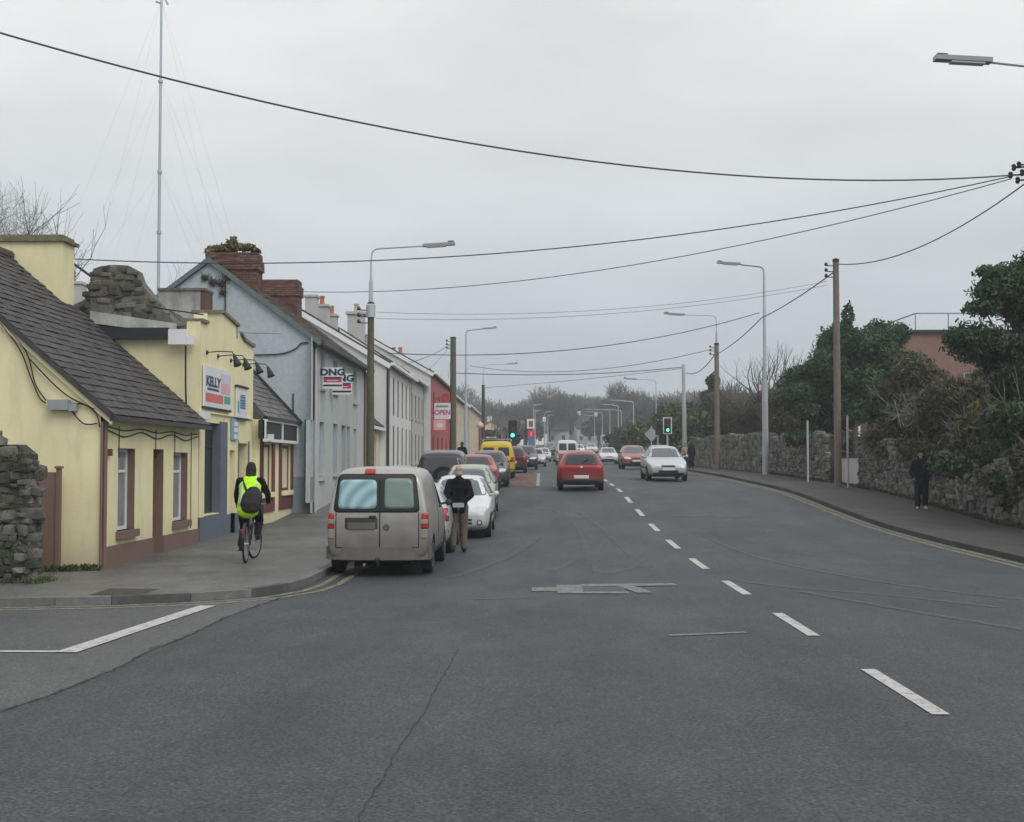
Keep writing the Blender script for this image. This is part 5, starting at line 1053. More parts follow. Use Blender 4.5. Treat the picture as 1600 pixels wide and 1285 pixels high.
# ------------------------------------------------------------------ far woodland across the end of the road
m_woods = [m_farw1, mat('distant_wood_grey', (.072, .072, .074), .95, .3, .25, isl=.3), m_farg]
R = random.Random(33)
fw = [(792, 300, 628, 0, 6), (812, 290, 622, 1, 6), (838, 330, 634, 1, 6), (858, 300, 608, 1, 8), (880, 350, 616, 0, 7), (897, 380, 630, 0, 7), (912, 340, 614, 0, 7), (930, 360, 622, 0, 7), (950, 330, 614, 1, 7), (972, 300, 601, 0, 8), (996, 290, 607, 0, 8), (1016, 280, 618, 0, 6), (1040, 260, 612, 0, 7), (1062, 240, 610, 0, 7), (1088, 220, 610, 0, 6), (872, 310, 640, 2, 5), (936, 300, 648, 2, 5), (820, 260, 650, 2, 4), (1010, 220, 640, 0, 5), (1135, 190, 600, 0, 6), (770, 330, 634, 0, 6), (745, 350, 640, 0, 6), (1180, 200, 596, 0, 6)]
for i, (px, Y_, top, k, rad) in enumerate(fw):
    x = X(px, Y_); b0 = g(x, Y_); zt = Z(top, Y_, px); h = zt-b0
    side = 'left of' if px < 868 else 'behind' if px < 935 else 'right of'
    mates = sorted(q[0] for q in fw if q[3] == k and ('left of' if q[0] < 868 else 'behind' if q[0] < 935 else 'right of') == side); nth = ('first', 'second', 'third', 'fourth', 'fifth', 'sixth', 'seventh', 'eighth', 'ninth', 'tenth')[mates.index(px)]
    t = thing('far_tree', ('hazy brown bare tree', 'hazy grey bare tree', 'hazy dark evergreen tree')[k]+', %s from the left on the skyline %s the far houses' % (nth, side), 'tree', (x, Y_, b0), 'hazy trees on the far skyline')
    R2 = random.Random(200+i); L = []
    for _ in range(14):
        a = R2.uniform(0, 2*PI); q = R2.random()**.5; f = R2.random(); L.append((x+math.cos(a)*q*rad*.75, Y_+math.sin(a)*q*rad*.5, b0+h*(.42+.48*(1-q*q*.7)*f), rad*.32, rad*.32, h*.13))
    b = B(); b.tube([(x, Y_, b0-.3), (x, Y_, b0+h*.6)], [.4, .2], 5)
    for q in L: b.tube([(x, Y_, b0+h*.3), (q[0], q[1], q[2])], [.14, .05], 4, cap=False)
    b.build('trunk', m_woods[k], t)
    if k == 2: leaves('crown', L, 2600, .55, m_farg, t, 300+i)
    else: twigs('crown', L, 4200, 1.1, .045, m_woods[k], t, 300+i, .8)
# the wood behind them that reads as one mass
R = np.random.default_rng(5); cl = []
for i in range(190):
    px = R.uniform(640, 1330); Y_ = R.uniform(390, 470); x = X(px, Y_); z0 = g(x, Y_); cl.append((x, Y_, z0+R.uniform(2, 13+3*math.sin(px*.03)), R.uniform(4, 7), 4, R.uniform(2, 3.4)))
o = twigs('far_woodland', cl, 60000, 1.5, .10, m_farw1, None, 9, .7); meta(o, 'hazy brown winter woodland across the end of the road', 'woodland', kind='stuff')
# ------------------------------------------------------------------ vehicles
m_tyre = mat('tyre', (.014, .014, .015), .9, .2, 8); m_rim = mat('wheel_rim', (.28, .29, .30), .4, .1, metal=.5); m_cglass = mat('car_glass', (.012, .016, .018), .05, .15, 2, spec=.7)
m_plast = mat('black_bumper', (.035, .036, .038), .65, .15); m_arch = mat('arch_dark', (.006, .006, .006), .95, 0); m_tail = mat('tail_lamp', (.36, .018, .02), .2, .08, coat=.5); m_head = mat('head_lamp', (.55, .58, .60), .12, .08, coat=.6); m_amber = mat('amber_lamp', (.6, .22, .04), .25, .05); m_plate = mat('number_plate', (.70, .70, .66), .4, .06); m_chrome = mat('chrome', (.5, .5, .5), .15, .05, metal=.9)
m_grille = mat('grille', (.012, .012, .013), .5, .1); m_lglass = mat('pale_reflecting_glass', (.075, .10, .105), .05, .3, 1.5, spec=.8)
DIRT = ((.115, .10, .085), .25, .75, .5)
def paint(name, c, metal=0., dirt=DIRT, rough=.3): return mat(name, c, rough, .05, 3, metal=metal, coat=.35, dirt=dirt)
def rrect(x0, x1, z0, z1, r=.05, top=0, topr=None, n=4):
    """rounded quad; top = how far each upper corner moves inwards"""
    c = [(x0, z0), (x1, z0), (x1-(top if topr is None else topr), z1), (x0+top, z1)]; return rpoly(c, r, n)
def rpoly(c, r=.05, n=4):
    out = []; k = len(c)
    for i in range(k):
        p, a, b = V((*c[i], 0)), V((*c[i-1], 0)), V((*c[(i+1) % k], 0)); da, db = (a-p), (b-p); rr = min(r, da.length*.45, db.length*.45); s, e = p+da.normalized()*rr, p+db.normalized()*rr
        for j in range(n+1): t = j/n; q = s*(1-t)**2+p*2*t*(1-t)+e*t*t; out.append((q.x, q.y))
    res = []
    for i, p in enumerate(out):
        q = out[(i+1) % len(out)]; d = math.hypot(q[0]-p[0], q[1]-p[1]); m_ = max(1, int(d/.12)); res += [(p[0]+(q[0]-p[0])*j/m_, p[1]+(q[1]-p[1])*j/m_) for j in range(m_)]
    return res
AX = {'rear': (lambda a, z: V((a, -10, z)), V((0, 1, 0))), 'front': (lambda a, z: V((a, 10, z)), V((0, -1, 0))), 'right': (lambda a, z: V((10, a, z)), V((-1, 0, 0))), 'left': (lambda a, z: V((-10, a, z)), V((1, 0, 0))), 'top': (lambda a, y: V((a, y, 10)), V((0, 0, -1)))}
def decal(bvh, poly, ax, off=.006, rings=4, th=.02):
    """panel that follows the body: the outline is projected on to it and raised by off"""
    mk, d = AX[ax]; cx = sum(p[0] for p in poly)/len(poly); cz = sum(p[1] for p in poly)/len(poly); n = len(poly); b = B()
    def hit(a, z):
        o = mk(a, z); h = bvh.ray_cast(o, d)
        if h[0] is None:
            q = bvh.find_nearest(o+d*(10-.5)); return q[0]+q[1]*off, q[1]
        nm = h[1] if h[1].dot(d) < 0 else -h[1]; return h[0]+nm*off, nm
    p, _ = hit(cx, cz); b.v.append(tuple(p)); last = []
    for k in range(1, rings+1):
        t = k/rings; last = []
        for (a, z) in poly:
            q, nm = hit(cx+(a-cx)*t, cz+(z-cz)*t); b.v.append(tuple(q)); last.append(q-nm*(th))
    b.f += [(0, 1+i, 1+(i+1) % n) for i in range(n)]
    for k in range(rings-1):
        a = 1+k*n; b.f += [(a+i, a+(i+1) % n, a+n+(i+1) % n, a+n+i) for i in range(n)]
    a = 1+(rings-1)*n; b.v += [tuple(q) for q in last]; b.f += [(a+i, a+(i+1) % n, a+n+(i+1) % n, a+n+i) for i in range(n)]
    return b
BODIES = {}
def car_body(key, L, Wd, H, st, wheels, wr, m):
    """smooth shell lofted through stations st = (t, z bottom, z belt, z roof, belt width, roof width, lean), wheel openings cut out"""
    b = B(); w = Wd/2
    for (t, zb, zl, zr_, wb, wr_, *ln) in st:
        y = -L/2+L*t; lean = ln[0] if ln else 0; ww = w*wb; rw = w*wr_; zm = zb+(zl-zb)*.5
        half = [(.0, zb), (ww*.80, zb), (ww*.965, zb+.07), (ww*1.0, zm), (ww*.985, zl-.03), (ww*.985+(rw-ww)*.12, zl+(zr_-zl)*.12), (rw+(ww-rw)*.10, zl+(zr_-zl)*.86), (rw*.86, zr_-.012), (.0, zr_)]
        pts = half+[(-x, z) for x, z in half[-2:0:-1]]
        b.v += [(x, y+lean*max(0, z-zl)/max(.01, H-zl), z) for x, z in pts]
    n = 16
    for i in range(len(st)-1):
        a = i*n; b.f += [(a+j, a+(j+1) % n, a+n+(j+1) % n, a+n+j) for j in range(n)]
    for a in (0, (len(st)-1)*n):
        for j in range(1, 7): b.f.append((a+j, a+j+1, a+n-j-1, a+n-j))
        b.f.append((a, a+1, a+n-1)); b.f.append((a+7, a+8, a+9))
    me = b.mesh('car_shell', m, True); o = bpy.data.objects.new('tmp', me); COL.objects.link(o)
    s = o.modifiers.new('s', 'SUBSURF'); s.levels = s.render_levels = 2
    full = bake(o); bvh = BVHTree.FromPolygons([v.co for v in full.vertices], [tuple(p.vertices) for p in full.polygons])
    cb = B()
    for y in wheels: cb.lathe([(wr*1.17, -2), (wr*1.17, 2)], (0, y, wr), 'x', 28)
    c = cb.build('cut', m_arch, None); c.location = (0, 0, 0)
    bo = o.modifiers.new('b', 'BOOLEAN'); bo.operation = 'DIFFERENCE'; bo.object = c; bo.solver = 'EXACT'
    try: bo.material_mode = 'TRANSFER'
    except Exception: pass
    cut = bake(o); bpy.data.objects.remove(o); bpy.data.objects.remove(c)
    if len(cut.polygons) < 50: cut = full
    cut.polygons.foreach_set('use_smooth', [True]*len(cut.polygons))
    for e in cut.edges: pass
    cut.name = 'car_shell'; return cut, bvh
WHEEL = {}
def wheel_mesh(r, w):
    k = (round(r, 2), w)
    if k not in WHEEL:
        t = B().lathe([(r*.62, -w/2), (r*.93, -w/2), (r, -w*.36), (r, w*.36), (r*.93, w/2), (r*.62, w/2)], (0, 0, 0), 'x', 28).mesh('tyre', m_tyre, False)
        b = B().lathe([(r*.64, w*.30), (r*.64, w*.50), (r*.58, w*.505), (r*.55, w*.40), (r*.18, w*.46), (r*.12, w*.52), (.01, w*.52)], (0, 0, 0), 'x', 24)
        for i in range(7):
            a = 2*PI*i/7; u = V((0, math.cos(a), math.sin(a))); v = V((0, -math.sin(a), math.cos(a))); b.obox(V((0, 0, 0)), u, v, UX, r*.14, r*.57, -r*.05, r*.05, w*.40, w*.5)
        WHEEL[k] = (t, b.mesh('rim', m_rim, False))
    return WHEEL[k]
def vehicle(name, label, cat, x, y, face, kind, m, group=None, yaw=0, L=None, Wd=None, H=None, opts=None):
    """face 'away' shows its rear to the camera, 'toward' its front; y = the end nearest the camera"""
    D = CARS[kind]; L = L or D['L']; Wd = Wd or D['W']; H = H or D['H']; sc = H/D['H']; op = dict(D); op.update(opts or {})
    st = [(s[0], s[1], s[2]*sc, s[3]*sc, *s[4:]) for s in D['st']]
    yc = y+L/2; wb = D['wb']; wr = D['wr']; wh = [(-L/2+L*wb[0]), (-L/2+L*wb[1])]
    ang = (0 if face == 'away' else PI)+yaw; pitch = math.atan((g(x, yc+1.2)-g(x, yc-1.2))/2.4)
    r = thing(name, label, cat, (x, yc, g(x, yc)+.006), group); r.rotation_euler = (pitch if face == 'away' else -pitch, 0, ang)
    shell, bvh = car_body(kind, L, Wd, H, st, wh, wr, m)
    body = link('body', shell, r, False)
    def D_(nm, poly, ax, mm, off=.006, parent=r, th=.02): return decal(bvh, poly, ax, off, 8 if 'surround' in nm else 5, th).build(nm, mm, parent, False, smooth=True)
    S = lambda z: z*sc; hw = Wd/2
    gl = op.get('glass', m_cglass)
    for nm, ax, spec in op['panels']:
        mm = {'glass': gl, 'tail': m_tail, 'head': m_head, 'plast': op.get('bumper', m_plast), 'grille': m_grille, 'plate': m_plate, 'amber': m_amber, 'body': m, 'chrome': m_chrome, 'dark': m_grille, 'lglass': m_lglass}.get(spec[0], spec[0])
        kind_, q = spec[1], spec[2:]
        mirror = kind_.endswith('2'); kind_ = kind_.rstrip('2')
        def mkpoly(sx):
            if kind_ == 'r':      # x0,x1 in half widths (or y fractions for sides), z0,z1, r, top inset
                x0, x1, z0, z1, rad, top = (list(q)+[.04, 0])[:6] if len(q) < 6 else q[:6]
                topr = q[6] if len(q) > 6 else None
                if ax in ('left', 'right'): return rpoly([(-L/2+L*x0, S(z0)), (-L/2+L*x1, S(z0)), (-L/2+L*x1-(top if topr is None else topr), S(z1)), (-L/2+L*x0+top, S(z1))], rad)
                P_ = [(hw*x0*sx, S(z0)), (hw*x1*sx, S(z0)), (hw*x1*sx-(top if topr is None else topr)*sx, S(z1)), (hw*x0*sx+top*sx, S(z1))]
                return rpoly(P_, rad)
            pts = q[0]
            if ax in ('left', 'right'): return rpoly([(-L/2+L*a, S(z)) for a, z in pts], q[1] if len(q) > 1 else .04)
            return rpoly([(hw*a*sx, S(z)) for a, z in pts], q[1] if len(q) > 1 else .04)
        offs = op.get('off', {}).get(nm, .006)
        if nm == 'number_plate': offs = .012
        if ax == 'sides':
            for ax_ in ('left', 'right'):
                ax0 = ax_
                if kind_ == 'r':
                    x0, x1, z0, z1, rad, top = q[:6]; topr = q[6] if len(q) > 6 else None
                    pl_ = rpoly([(-L/2+L*x0, S(z0)), (-L/2+L*x1, S(z0)), (-L/2+L*x1-(top if topr is None else topr), S(z1)), (-L/2+L*x0+top, S(z1))], rad)
                else: pl_ = rpoly([(-L/2+L*a, S(z)) for a, z in q[0]], q[1] if len(q) > 1 else .04)
                D_(nm, pl_, ax_, mm, offs)
        else:
            for sx in ((1, -1) if mirror else (1,)): D_(nm, mkpoly(sx), ax, mm, offs)
    tw = .19
    tm, rm = wheel_mesh(wr, tw)
    for y_ in wh:
        for s in (1, -1):
            wo = link('wheel', tm, r, False, M.Translation((s*(hw-tw/2-.02), y_, wr)) @ (M.Rotation(PI, 4, 'Z') if s < 0 else M.Identity(4))); link('rim', rm, wo, False)
    my = -L/2+L*op.get('mirror', .66); mz = S(op.get('mirz', .98))
    for s in (1, -1):
        b = B(); b.tube([(s*(hw*.92), my, mz), (s*(hw+.05), my, mz+.02)], .02, 6); b.lathe([(.025, -.05), (.055, -.03), (.062, .0), (.05, .05), (.015, .08)], (s*(hw+.085), my, mz+.03), 'y', 10)
        b.build('wing_mirror', op.get('mirm', m_plast), r, False)
    for f in op.get('extra', ()): f(r, L, Wd, H, bvh, D_, S)
    return r
def bump_bar(r, L, Wd, H, bvh, D_, S):
    pass
HAT = [(0, .36, .78, .84, .84, .70), (.012, .27, .84, .92, .90, .74), (.05, .21, .89, 1.08, .965, .70), (.10, .19, .90, 1.29, .985, .66), (.16, .18, .905, 1.39, 1, .64), (.34, .175, .905, 1.425, 1, .645), (.50, .175, .895, 1.405, 1, .635), (.58, .175, .885, 1.33, 1, .64), (.68, .175, .875, 1.08, .995, .70), (.735, .175, .87, .955, .99, .74), (.80, .175, .83, .90, .985, .74), (.90, .18, .74, .82, .95, .72), (.96, .20, .65, .73, .885, .68), (.99, .27, .58, .64, .80, .62), (1, .34, .52, .57, .74, .56)]
HATP = [('rear_window', 'rear', ('glass', 'r', -.70, .70, .93, 1.30, .07, .09)), ('windscreen', 'front', ('glass', 'r', -.82, .82, .97, 1.34, .07, .13)),
        ('side_window', 'sides', ('glass', 'r', .18, .38, .93, 1.33, .05, .14, .02)), ('side_window', 'sides', ('glass', 'r', .40, .66, .93, 1.34, .05, .01, .36)),
        ('tail_light', 'rear', ('tail', 'r2', .70, .93, .66, .92, .04, .02)), ('head_light', 'front', ('head', 'p2', [(.36, .60), (.86, .62), (.88, .72), (.62, .74), (.40, .68)], .04)),
        ('rear_bumper', 'rear', ('plast', 'r', -.92, .92, .28, .50, .05, .0)), ('front_bumper', 'front', ('plast', 'r', -.92, .92, .24, .36, .04, .0)), ('grille', 'front', ('grille', 'r', -.34, .34, .58, .655, .03, .02)), ('lower_grille', 'front', ('grille', 'r', -.5, .5, .34, .46, .03, .03)),
        ('number_plate', 'rear', ('plate', 'r', -.30, .30, .52, .63, .01, 0)), ('number_plate', 'front', ('plate', 'r', -.30, .30, .45, .555, .01, 0)), ('rub_strip', 'sides', ('plast', 'r', .22, .80, .50, .57, .02, 0))]
SED = [(0, .36, .80, .86, .84, .70), (.01, .27, .88, .95, .90, .76), (.05, .21, .92, .985, .96, .78), (.12, .19, .92, 1.01, .985, .76), (.18, .18, .915, 1.12, 1, .70), (.26, .175, .91, 1.36, 1, .66), (.34, .175, .91, 1.415, 1, .645), (.48, .175, .90, 1.40, 1, .635), (.55, .175, .89, 1.33, 1, .64), (.65, .175, .88, 1.06, .995, .70), (.71, .175, .87, .95, .99, .75), (.80, .175, .83, .89, .985, .75), (.91, .18, .74, .81, .95, .73), (.965, .20, .66, .73, .89, .69), (.99, .27, .58, .65, .82, .64), (1, .34, .52, .58, .76, .58)]
SEDP = [('rear_window', 'rear', ('glass', 'r', -.74, .74, 1.04, 1.33, .07, .10)), ('windscreen', 'front', ('glass', 'r', -.82, .82, .965, 1.345, .07, .13)),
        ('side_window', 'sides', ('glass', 'r', .25, .42, .93, 1.33, .05, .10, .02)), ('side_window', 'sides', ('glass', 'r', .44, .64, .93, 1.33, .05, .01, .34)), HATP[4], HATP[5], HATP[6], HATP[7], HATP[8], HATP[9], HATP[10], HATP[11], HATP[12]]
EST = [(0, .36, .80, .86, .86, .74), (.01, .27, .88, .98, .92, .76), (.04, .21, .92, 1.20, .97, .70), (.075, .19, .92, 1.38, .99, .67), (.13, .18, .915, 1.43, 1, .66)]+SED[6:]
SUV = [(0, .50, 1.00, 1.10, .90, .80, .10), (.012, .42, 1.04, 1.55, .95, .78, .10), (.03, .38, 1.06, 1.70, .98, .77, .09), (.10, .35, 1.06, 1.79, 1, .76), (.35, .34, 1.06, 1.80, 1, .76), (.55, .34, 1.05, 1.76, 1, .75), (.61, .34, 1.05, 1.60, 1, .76), (.68, .34, 1.04, 1.18, 1, .80), (.72, .34, 1.03, 1.10, .99, .82), (.85, .35, .99, 1.06, .97, .80), (.95, .38, .92, .99, .93, .78), (.99, .44, .84, .90, .88, .74), (1, .50, .78, .84, .84, .70)]
VAN = [(0, .36, 1.00, 1.60, .925, .80, .10), (.008, .30, 1.02, 1.70, .955, .80, .10), (.025, .26, 1.04, 1.775, .98, .80, .09), (.06, .24, 1.04, 1.815, .995, .80, .04), (.15, .23, 1.04, 1.83, 1, .80), (.40, .22, 1.04, 1.83, 1, .80), (.58, .22, 1.03, 1.79, 1, .79), (.66, .22, 1.02, 1.62, 1, .79), (.75, .22, 1.01, 1.22, .995, .82), (.80, .22, 1.0, 1.08, .99, .83), (.88, .22, .95, 1.01, .97, .82), (.96, .26, .84, .90, .92, .78), (.99, .32, .74, .79, .86, .72), (1, .40, .66, .71, .80, .66)]
VANP = [('windscreen', 'front', ('glass', 'r', -.84, .84, 1.06, 1.62, .07, .12)), ('side_window', 'sides', ('glass', 'r', .52, .72, 1.06, 1.60, .05, .01, .22)),
        ('tail_light', 'rear', ('tail', 'r2', .80, .965, .82, 1.06, .03, .01)), ('head_light', 'front', ('head', 'r2', .45, .88, .70, .85, .04, .02)), ('grille', 'front', ('grille', 'r', -.4, .4, .66, .76, .03, .02)), ('front_bumper', 'front', ('plast', 'r', -.9, .9, .3, .5, .05, 0))]
CARS = {'hatch': dict(L=3.75, W=1.64, H=1.425, st=HAT, wb=(.175, .815), wr=.285, panels=HATP), 'sedan': dict(L=4.35, W=1.73, H=1.42, st=SED, wb=(.19, .81), wr=.30, panels=SEDP, mirror=.62),
        'estate': dict(L=4.4, W=1.72, H=1.44, st=EST, wb=(.19, .81), wr=.30, panels=[('rear_window', 'rear', ('glass', 'r', -.76, .76, .98, 1.32, .07, .08))]+SEDP[1:], mirror=.62),
        'suv': dict(L=4.0, W=1.66, H=1.80, st=SUV, wb=(.18, .80), wr=.35, mirror=.66, mirz=1.16, panels=[('rear_window', 'rear', ('glass', 'r', -.80, .80, 1.14, 1.64, .07, .07)), ('windscreen', 'front', ('glass', 'r', -.84, .84, 1.16, 1.66, .07, .08)), ('side_window', 'sides', ('glass', 'r', .10, .38, 1.12, 1.66, .05, .03)), ('side_window', 'sides', ('glass', 'r', .41, .63, 1.12, 1.66, .05, .02, .22)), ('tail_light', 'rear', ('tail', 'r2', .80, .95, .72, .98, .03, .01)), ('rear_bumper', 'rear', ('plast', 'r', -.93, .93, .48, .68, .05, 0)), ('head_light', 'front', ('head', 'r2', .5, .86, .72, .88, .04, 0)), ('number_plate', 'rear', ('plate', 'r', -.62, -.05, .56, .67, .01, 0))]),
        'van': dict(L=4.3, W=1.80, H=1.83, st=VAN, wb=(.20, .82), wr=.31, mirror=.70, mirz=1.1, panels=VANP)}
# ---- parked row on the left, nearest first
def van_extra(r, L, Wd, H, bvh, D_, S):
    hw = Wd/2; m_s = mat('van_glass_surround', (.022, .022, .024), .45, .1)
    sr = D_('window_surround', rrect(-hw*.85, hw*.81, 1.07, 1.70, .09, .08), 'rear', m_s, .010)
    m_ringed = bpy.data.materials.new('ringed_blue_glass'); m_ringed.use_nodes = True; t = m_ringed.node_tree; bs = t.nodes['Principled BSDF']; tcn = nn(t, 'ShaderNodeTexCoord'); mpn = nn(t, 'ShaderNodeMapping'); mpn.inputs['Location'].default_value = (-.10, 0, -1.02); t.links.new(tcn.outputs['Object'], mpn.inputs[0])  # pale blue rings coloured into the left rear pane
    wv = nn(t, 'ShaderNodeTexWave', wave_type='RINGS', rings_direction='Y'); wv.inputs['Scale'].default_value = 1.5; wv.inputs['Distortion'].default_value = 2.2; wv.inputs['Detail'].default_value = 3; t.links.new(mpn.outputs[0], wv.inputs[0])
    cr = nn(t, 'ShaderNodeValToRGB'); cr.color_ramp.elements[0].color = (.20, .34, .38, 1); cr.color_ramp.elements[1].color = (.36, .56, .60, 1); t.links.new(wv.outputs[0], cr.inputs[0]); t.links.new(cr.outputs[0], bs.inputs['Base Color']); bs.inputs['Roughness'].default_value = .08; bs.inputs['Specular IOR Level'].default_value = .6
    D_('rear_window', rrect(-hw*.755, -hw*.02, 1.125, 1.605, .08, .03, .0), 'rear', m_ringed, .020)
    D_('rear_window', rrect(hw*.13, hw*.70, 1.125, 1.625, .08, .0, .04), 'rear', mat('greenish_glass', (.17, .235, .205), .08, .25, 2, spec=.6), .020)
    D_('door_gap', rrect(hw*.035, hw*.05, .50, 1.70, .002), 'rear', m_arch, .012)
    for a, c, d, e in ((-.80, -.785, .5, 1.07), (.775, .79, .5, 1.07)): D_('door_gap', rrect(hw*a, hw*c, d, e, .002), 'rear', m_arch, .004)
    D_('door_gap', rrect(-hw*.79, hw*.78, .485, .497, .002), 'rear', m_arch, .004)
    D_('brake_light', rrect(-hw*.26, -hw*.06, 1.70, 1.775, .02), 'rear', m_tail, .02)
    D_('plate_recess', rrect(-hw*.62, hw*.0, .80, .985, .02), 'rear', mat('recess_dark', (.045, .04, .035), .7, .2), .004)
    D_('dirty_number_plate', rrect(-hw*.58, -hw*.04, .79, .90, .012), 'rear', mat('dirty_plate', (.12, .11, .095), .8, .2), .014)
    D_('door_handle', rrect(-hw*.16, -hw*.03, .985, 1.02, .01), 'rear', m_plast, .02); D_('badge', [(hw*.17+.055*math.cos(a), .83+.055*math.sin(a)) for a in [2*PI*i/14 for i in range(14)]], 'rear', mat('dull_badge', (.10, .09, .08), .5, .1), .012)
    D_('lamp_base', rrect(hw*.83, hw*.945, .64, .795, .02), 'rear', mat('pale_lens', (.27, .245, .21), .4, .1), .006); D_('lamp_base', rrect(-hw*.945, -hw*.83, .64, .795, .02), 'rear', mat('pale_lens', (.36, .33, .29), .3, .1), .008)
    for s in (1, -1): D_('reverse_light', rrect(*sorted((s*hw*.82, s*hw*.945)), .88, .955, .01), 'rear', mat('pale_lens', (.36, .33, .29), .3, .1), .014)
    b = B(); hb = []
    for i in range(13):
        u = -1+2*i/12; x = u*hw*.985; y = -L/2-.045+.16*abs(u)**4; hb.append((x, y))
    for (x0, y0), (x1, y1) in zip(hb, hb[1:]):
        b.hexa([(x0, y0, .29), (x1, y1, .29), (x1, y1+.12, .29), (x0, y0+.12, .29), (x0, y0+.015, .50), (x1, y1+.015, .50), (x1, y1+.12, .50), (x0, y0+.12, .50)])
    b.box(hw*.955, hw*.995, -L/2+.1, -L/2+.42, .29, .5).box(-hw*.995, -hw*.955, -L/2+.1, -L/2+.42, .29, .5)
    bp_ = b.build('rear_bumper', mat('dirty_grey_bumper', (.12, .115, .108), .75, .2, 5), r, False)
    B().tube([(.02*hw, -L/2+.05, .22), (.02*hw, -L/2-.1, .23), (.02*hw, -L/2-.13, .30)], .025, 7).lathe([(.03, 0), (.045, .03), (.03, .06)], (.02*hw, -L/2-.13, .28), n=10).build('tow_ball', m_plast, r, False)
    B().tube([(-hw*.25, -L/2+.25, .21), (-hw*.25, -L/2-.01, .21)], .025, 8).build('exhaust', m_rim, r, False)
    B().box(-hw*.5, hw*.5, -L/2+.35, L/2-.6, .16, .24).build('underbody', m_arch, r, False)
    D_('sill_trim', rpoly([(-L/2+.95, .30), (L/2-1.1, .30), (L/2-1.1, .42), (-L/2+.95, .42)], .02), 'right', m_plast, .01)
    D_('door_gap', rpoly([(-L/2+1.75, .45), (-L/2+1.763, .45), (-L/2+1.763, 1.7), (-L/2+1.75, 1.7)], .002), 'right', m_arch, .004)
vehicle('parked_van', 'dirty silver brown van with ringed blue rear window parked nearest the camera', 'van', -2.55, 21.15, 'away', 'van', paint('van_paint', (.40, .39, .375), .35, ((.15, .13, .11), .5, 1.2, .88), .38), 'vehicles parked along the left kerb', yaw=-.01, L=4.05, Wd=1.74, opts=dict(panels=[p for p in VANP if p[0] != 'tail_light']+[('tail_light', 'rear', ('tail', 'r2', .82, .965, .80, 1.06, .03, .01))], extra=[van_extra]))
def roofbox(r, L, Wd, H, bvh, D_, S): pass
PK = 'vehicles parked along the left kerb'
vehicle('parked_car', 'silver hatchback with red tail light partly hidden behind the dirty van', 'car', -2.44, 25.7, 'away', 'hatch', paint('silver_paint', (.50, .52, .54), .4), PK, L=3.6, Wd=1.6, H=1.44, opts=dict(bumper=mat('dark_lower_bumper', (.035, .04, .052), .45, .1)))
def fog(r, L, Wd, H, bvh, D_, S):
    hw = Wd/2
    for s in (1, -1): D_('fog_lamp', [(s*hw*.66+.065*math.cos(a), .40+.065*math.sin(a)) for a in [2*PI*i/14 for i in range(14)]], 'front', m_plast, .008); D_('fog_glass', [(s*hw*.66+.04*math.cos(a), .40+.04*math.sin(a)) for a in [2*PI*i/12 for i in range(12)]], 'front', m_head, .016)
    for z in (.36, .44): D_('intake_slot', rrect(-hw*.45, hw*.45, z, z+.045, .01), 'front', m_grille, .008)
    D_('bonnet_badge', rpoly([(0, .60), (.04, .66), (0, .72), (-.04, .66)], .01), 'front', m_chrome, .01)
RN = [p for p in HATP if p[0] not in ('lower_grille', 'front_bumper')]
vehicle('parked_car', 'small white hatchback with round headlights facing the camera behind the standing man', 'car', -1.80, 30.0, 'toward', 'hatch', paint('white_paint', (.62, .63, .64)), PK, L=3.7, H=1.45, opts=dict(panels=RN, extra=[fog], mirm=paint('white_paint', (.62, .63, .64)), glass=m_lglass))
vehicle('parked_car', 'pale green hatchback facing the camera behind the white hatchback', 'car', -1.86, 35.4, 'toward', 'hatch', paint('pale_green_paint', (.36, .42, .33), .3), PK, L=3.9, H=1.47, opts=dict(glass=m_lglass))
def spare(r, L, Wd, H, bvh, D_, S):
    B().lathe([(.08, -.16), (.34, -.16), (.36, -.10), (.36, .02), (.30, .06)], (.10, -L/2-.06, 1.0), 'y', 28).build('spare_wheel', m_tyre, r, False); B().lathe([(.02, -.19), (.2, -.18), (.22, -.165)], (.10, -L/2-.06, 1.0), 'y', 20).build('spare_rim', m_plast, r, False)
    for s in (): B().tube([(s*Wd*.36, -L/2+.35, H+.05), (s*Wd*.36, L*.12, H+.04)], .02, 6).tube([(s*Wd*.36, -L/2+.4, H-.03), (s*Wd*.36, -L/2+.4, H+.05)], .018, 5).tube([(s*Wd*.36, L*.1, H-.05), (s*Wd*.36, L*.1, H+.04)], .018, 5).build('roof_rail', m_dark, r, False)
vehicle('parked_jeep', 'dark blue grey off roader with spare wheel on its back door', 'jeep', -2.85, 39.6, 'away', 'suv', paint('dark_blue_paint', (.035, .042, .055), .3), PK, L=3.9, opts=dict(extra=[spare], glass=mat('tinted_glass', (.03, .034, .038), .06, .2, 2, spec=.7)))
vehicle('parked_car', 'bright red saloon parked facing away past the off roader', 'car', -2.07, 44.6, 'away', 'sedan', paint('red_paint', (.36, .035, .04), 0), PK, L=4.2, Wd=1.68)
vehicle('parked_car', 'dark green car facing the camera between red saloon and yellow van', 'car', -1.78, 50.0, 'toward', 'hatch', paint('dark_green_paint', (.035, .055, .045), .2), PK, L=3.9, H=1.45)
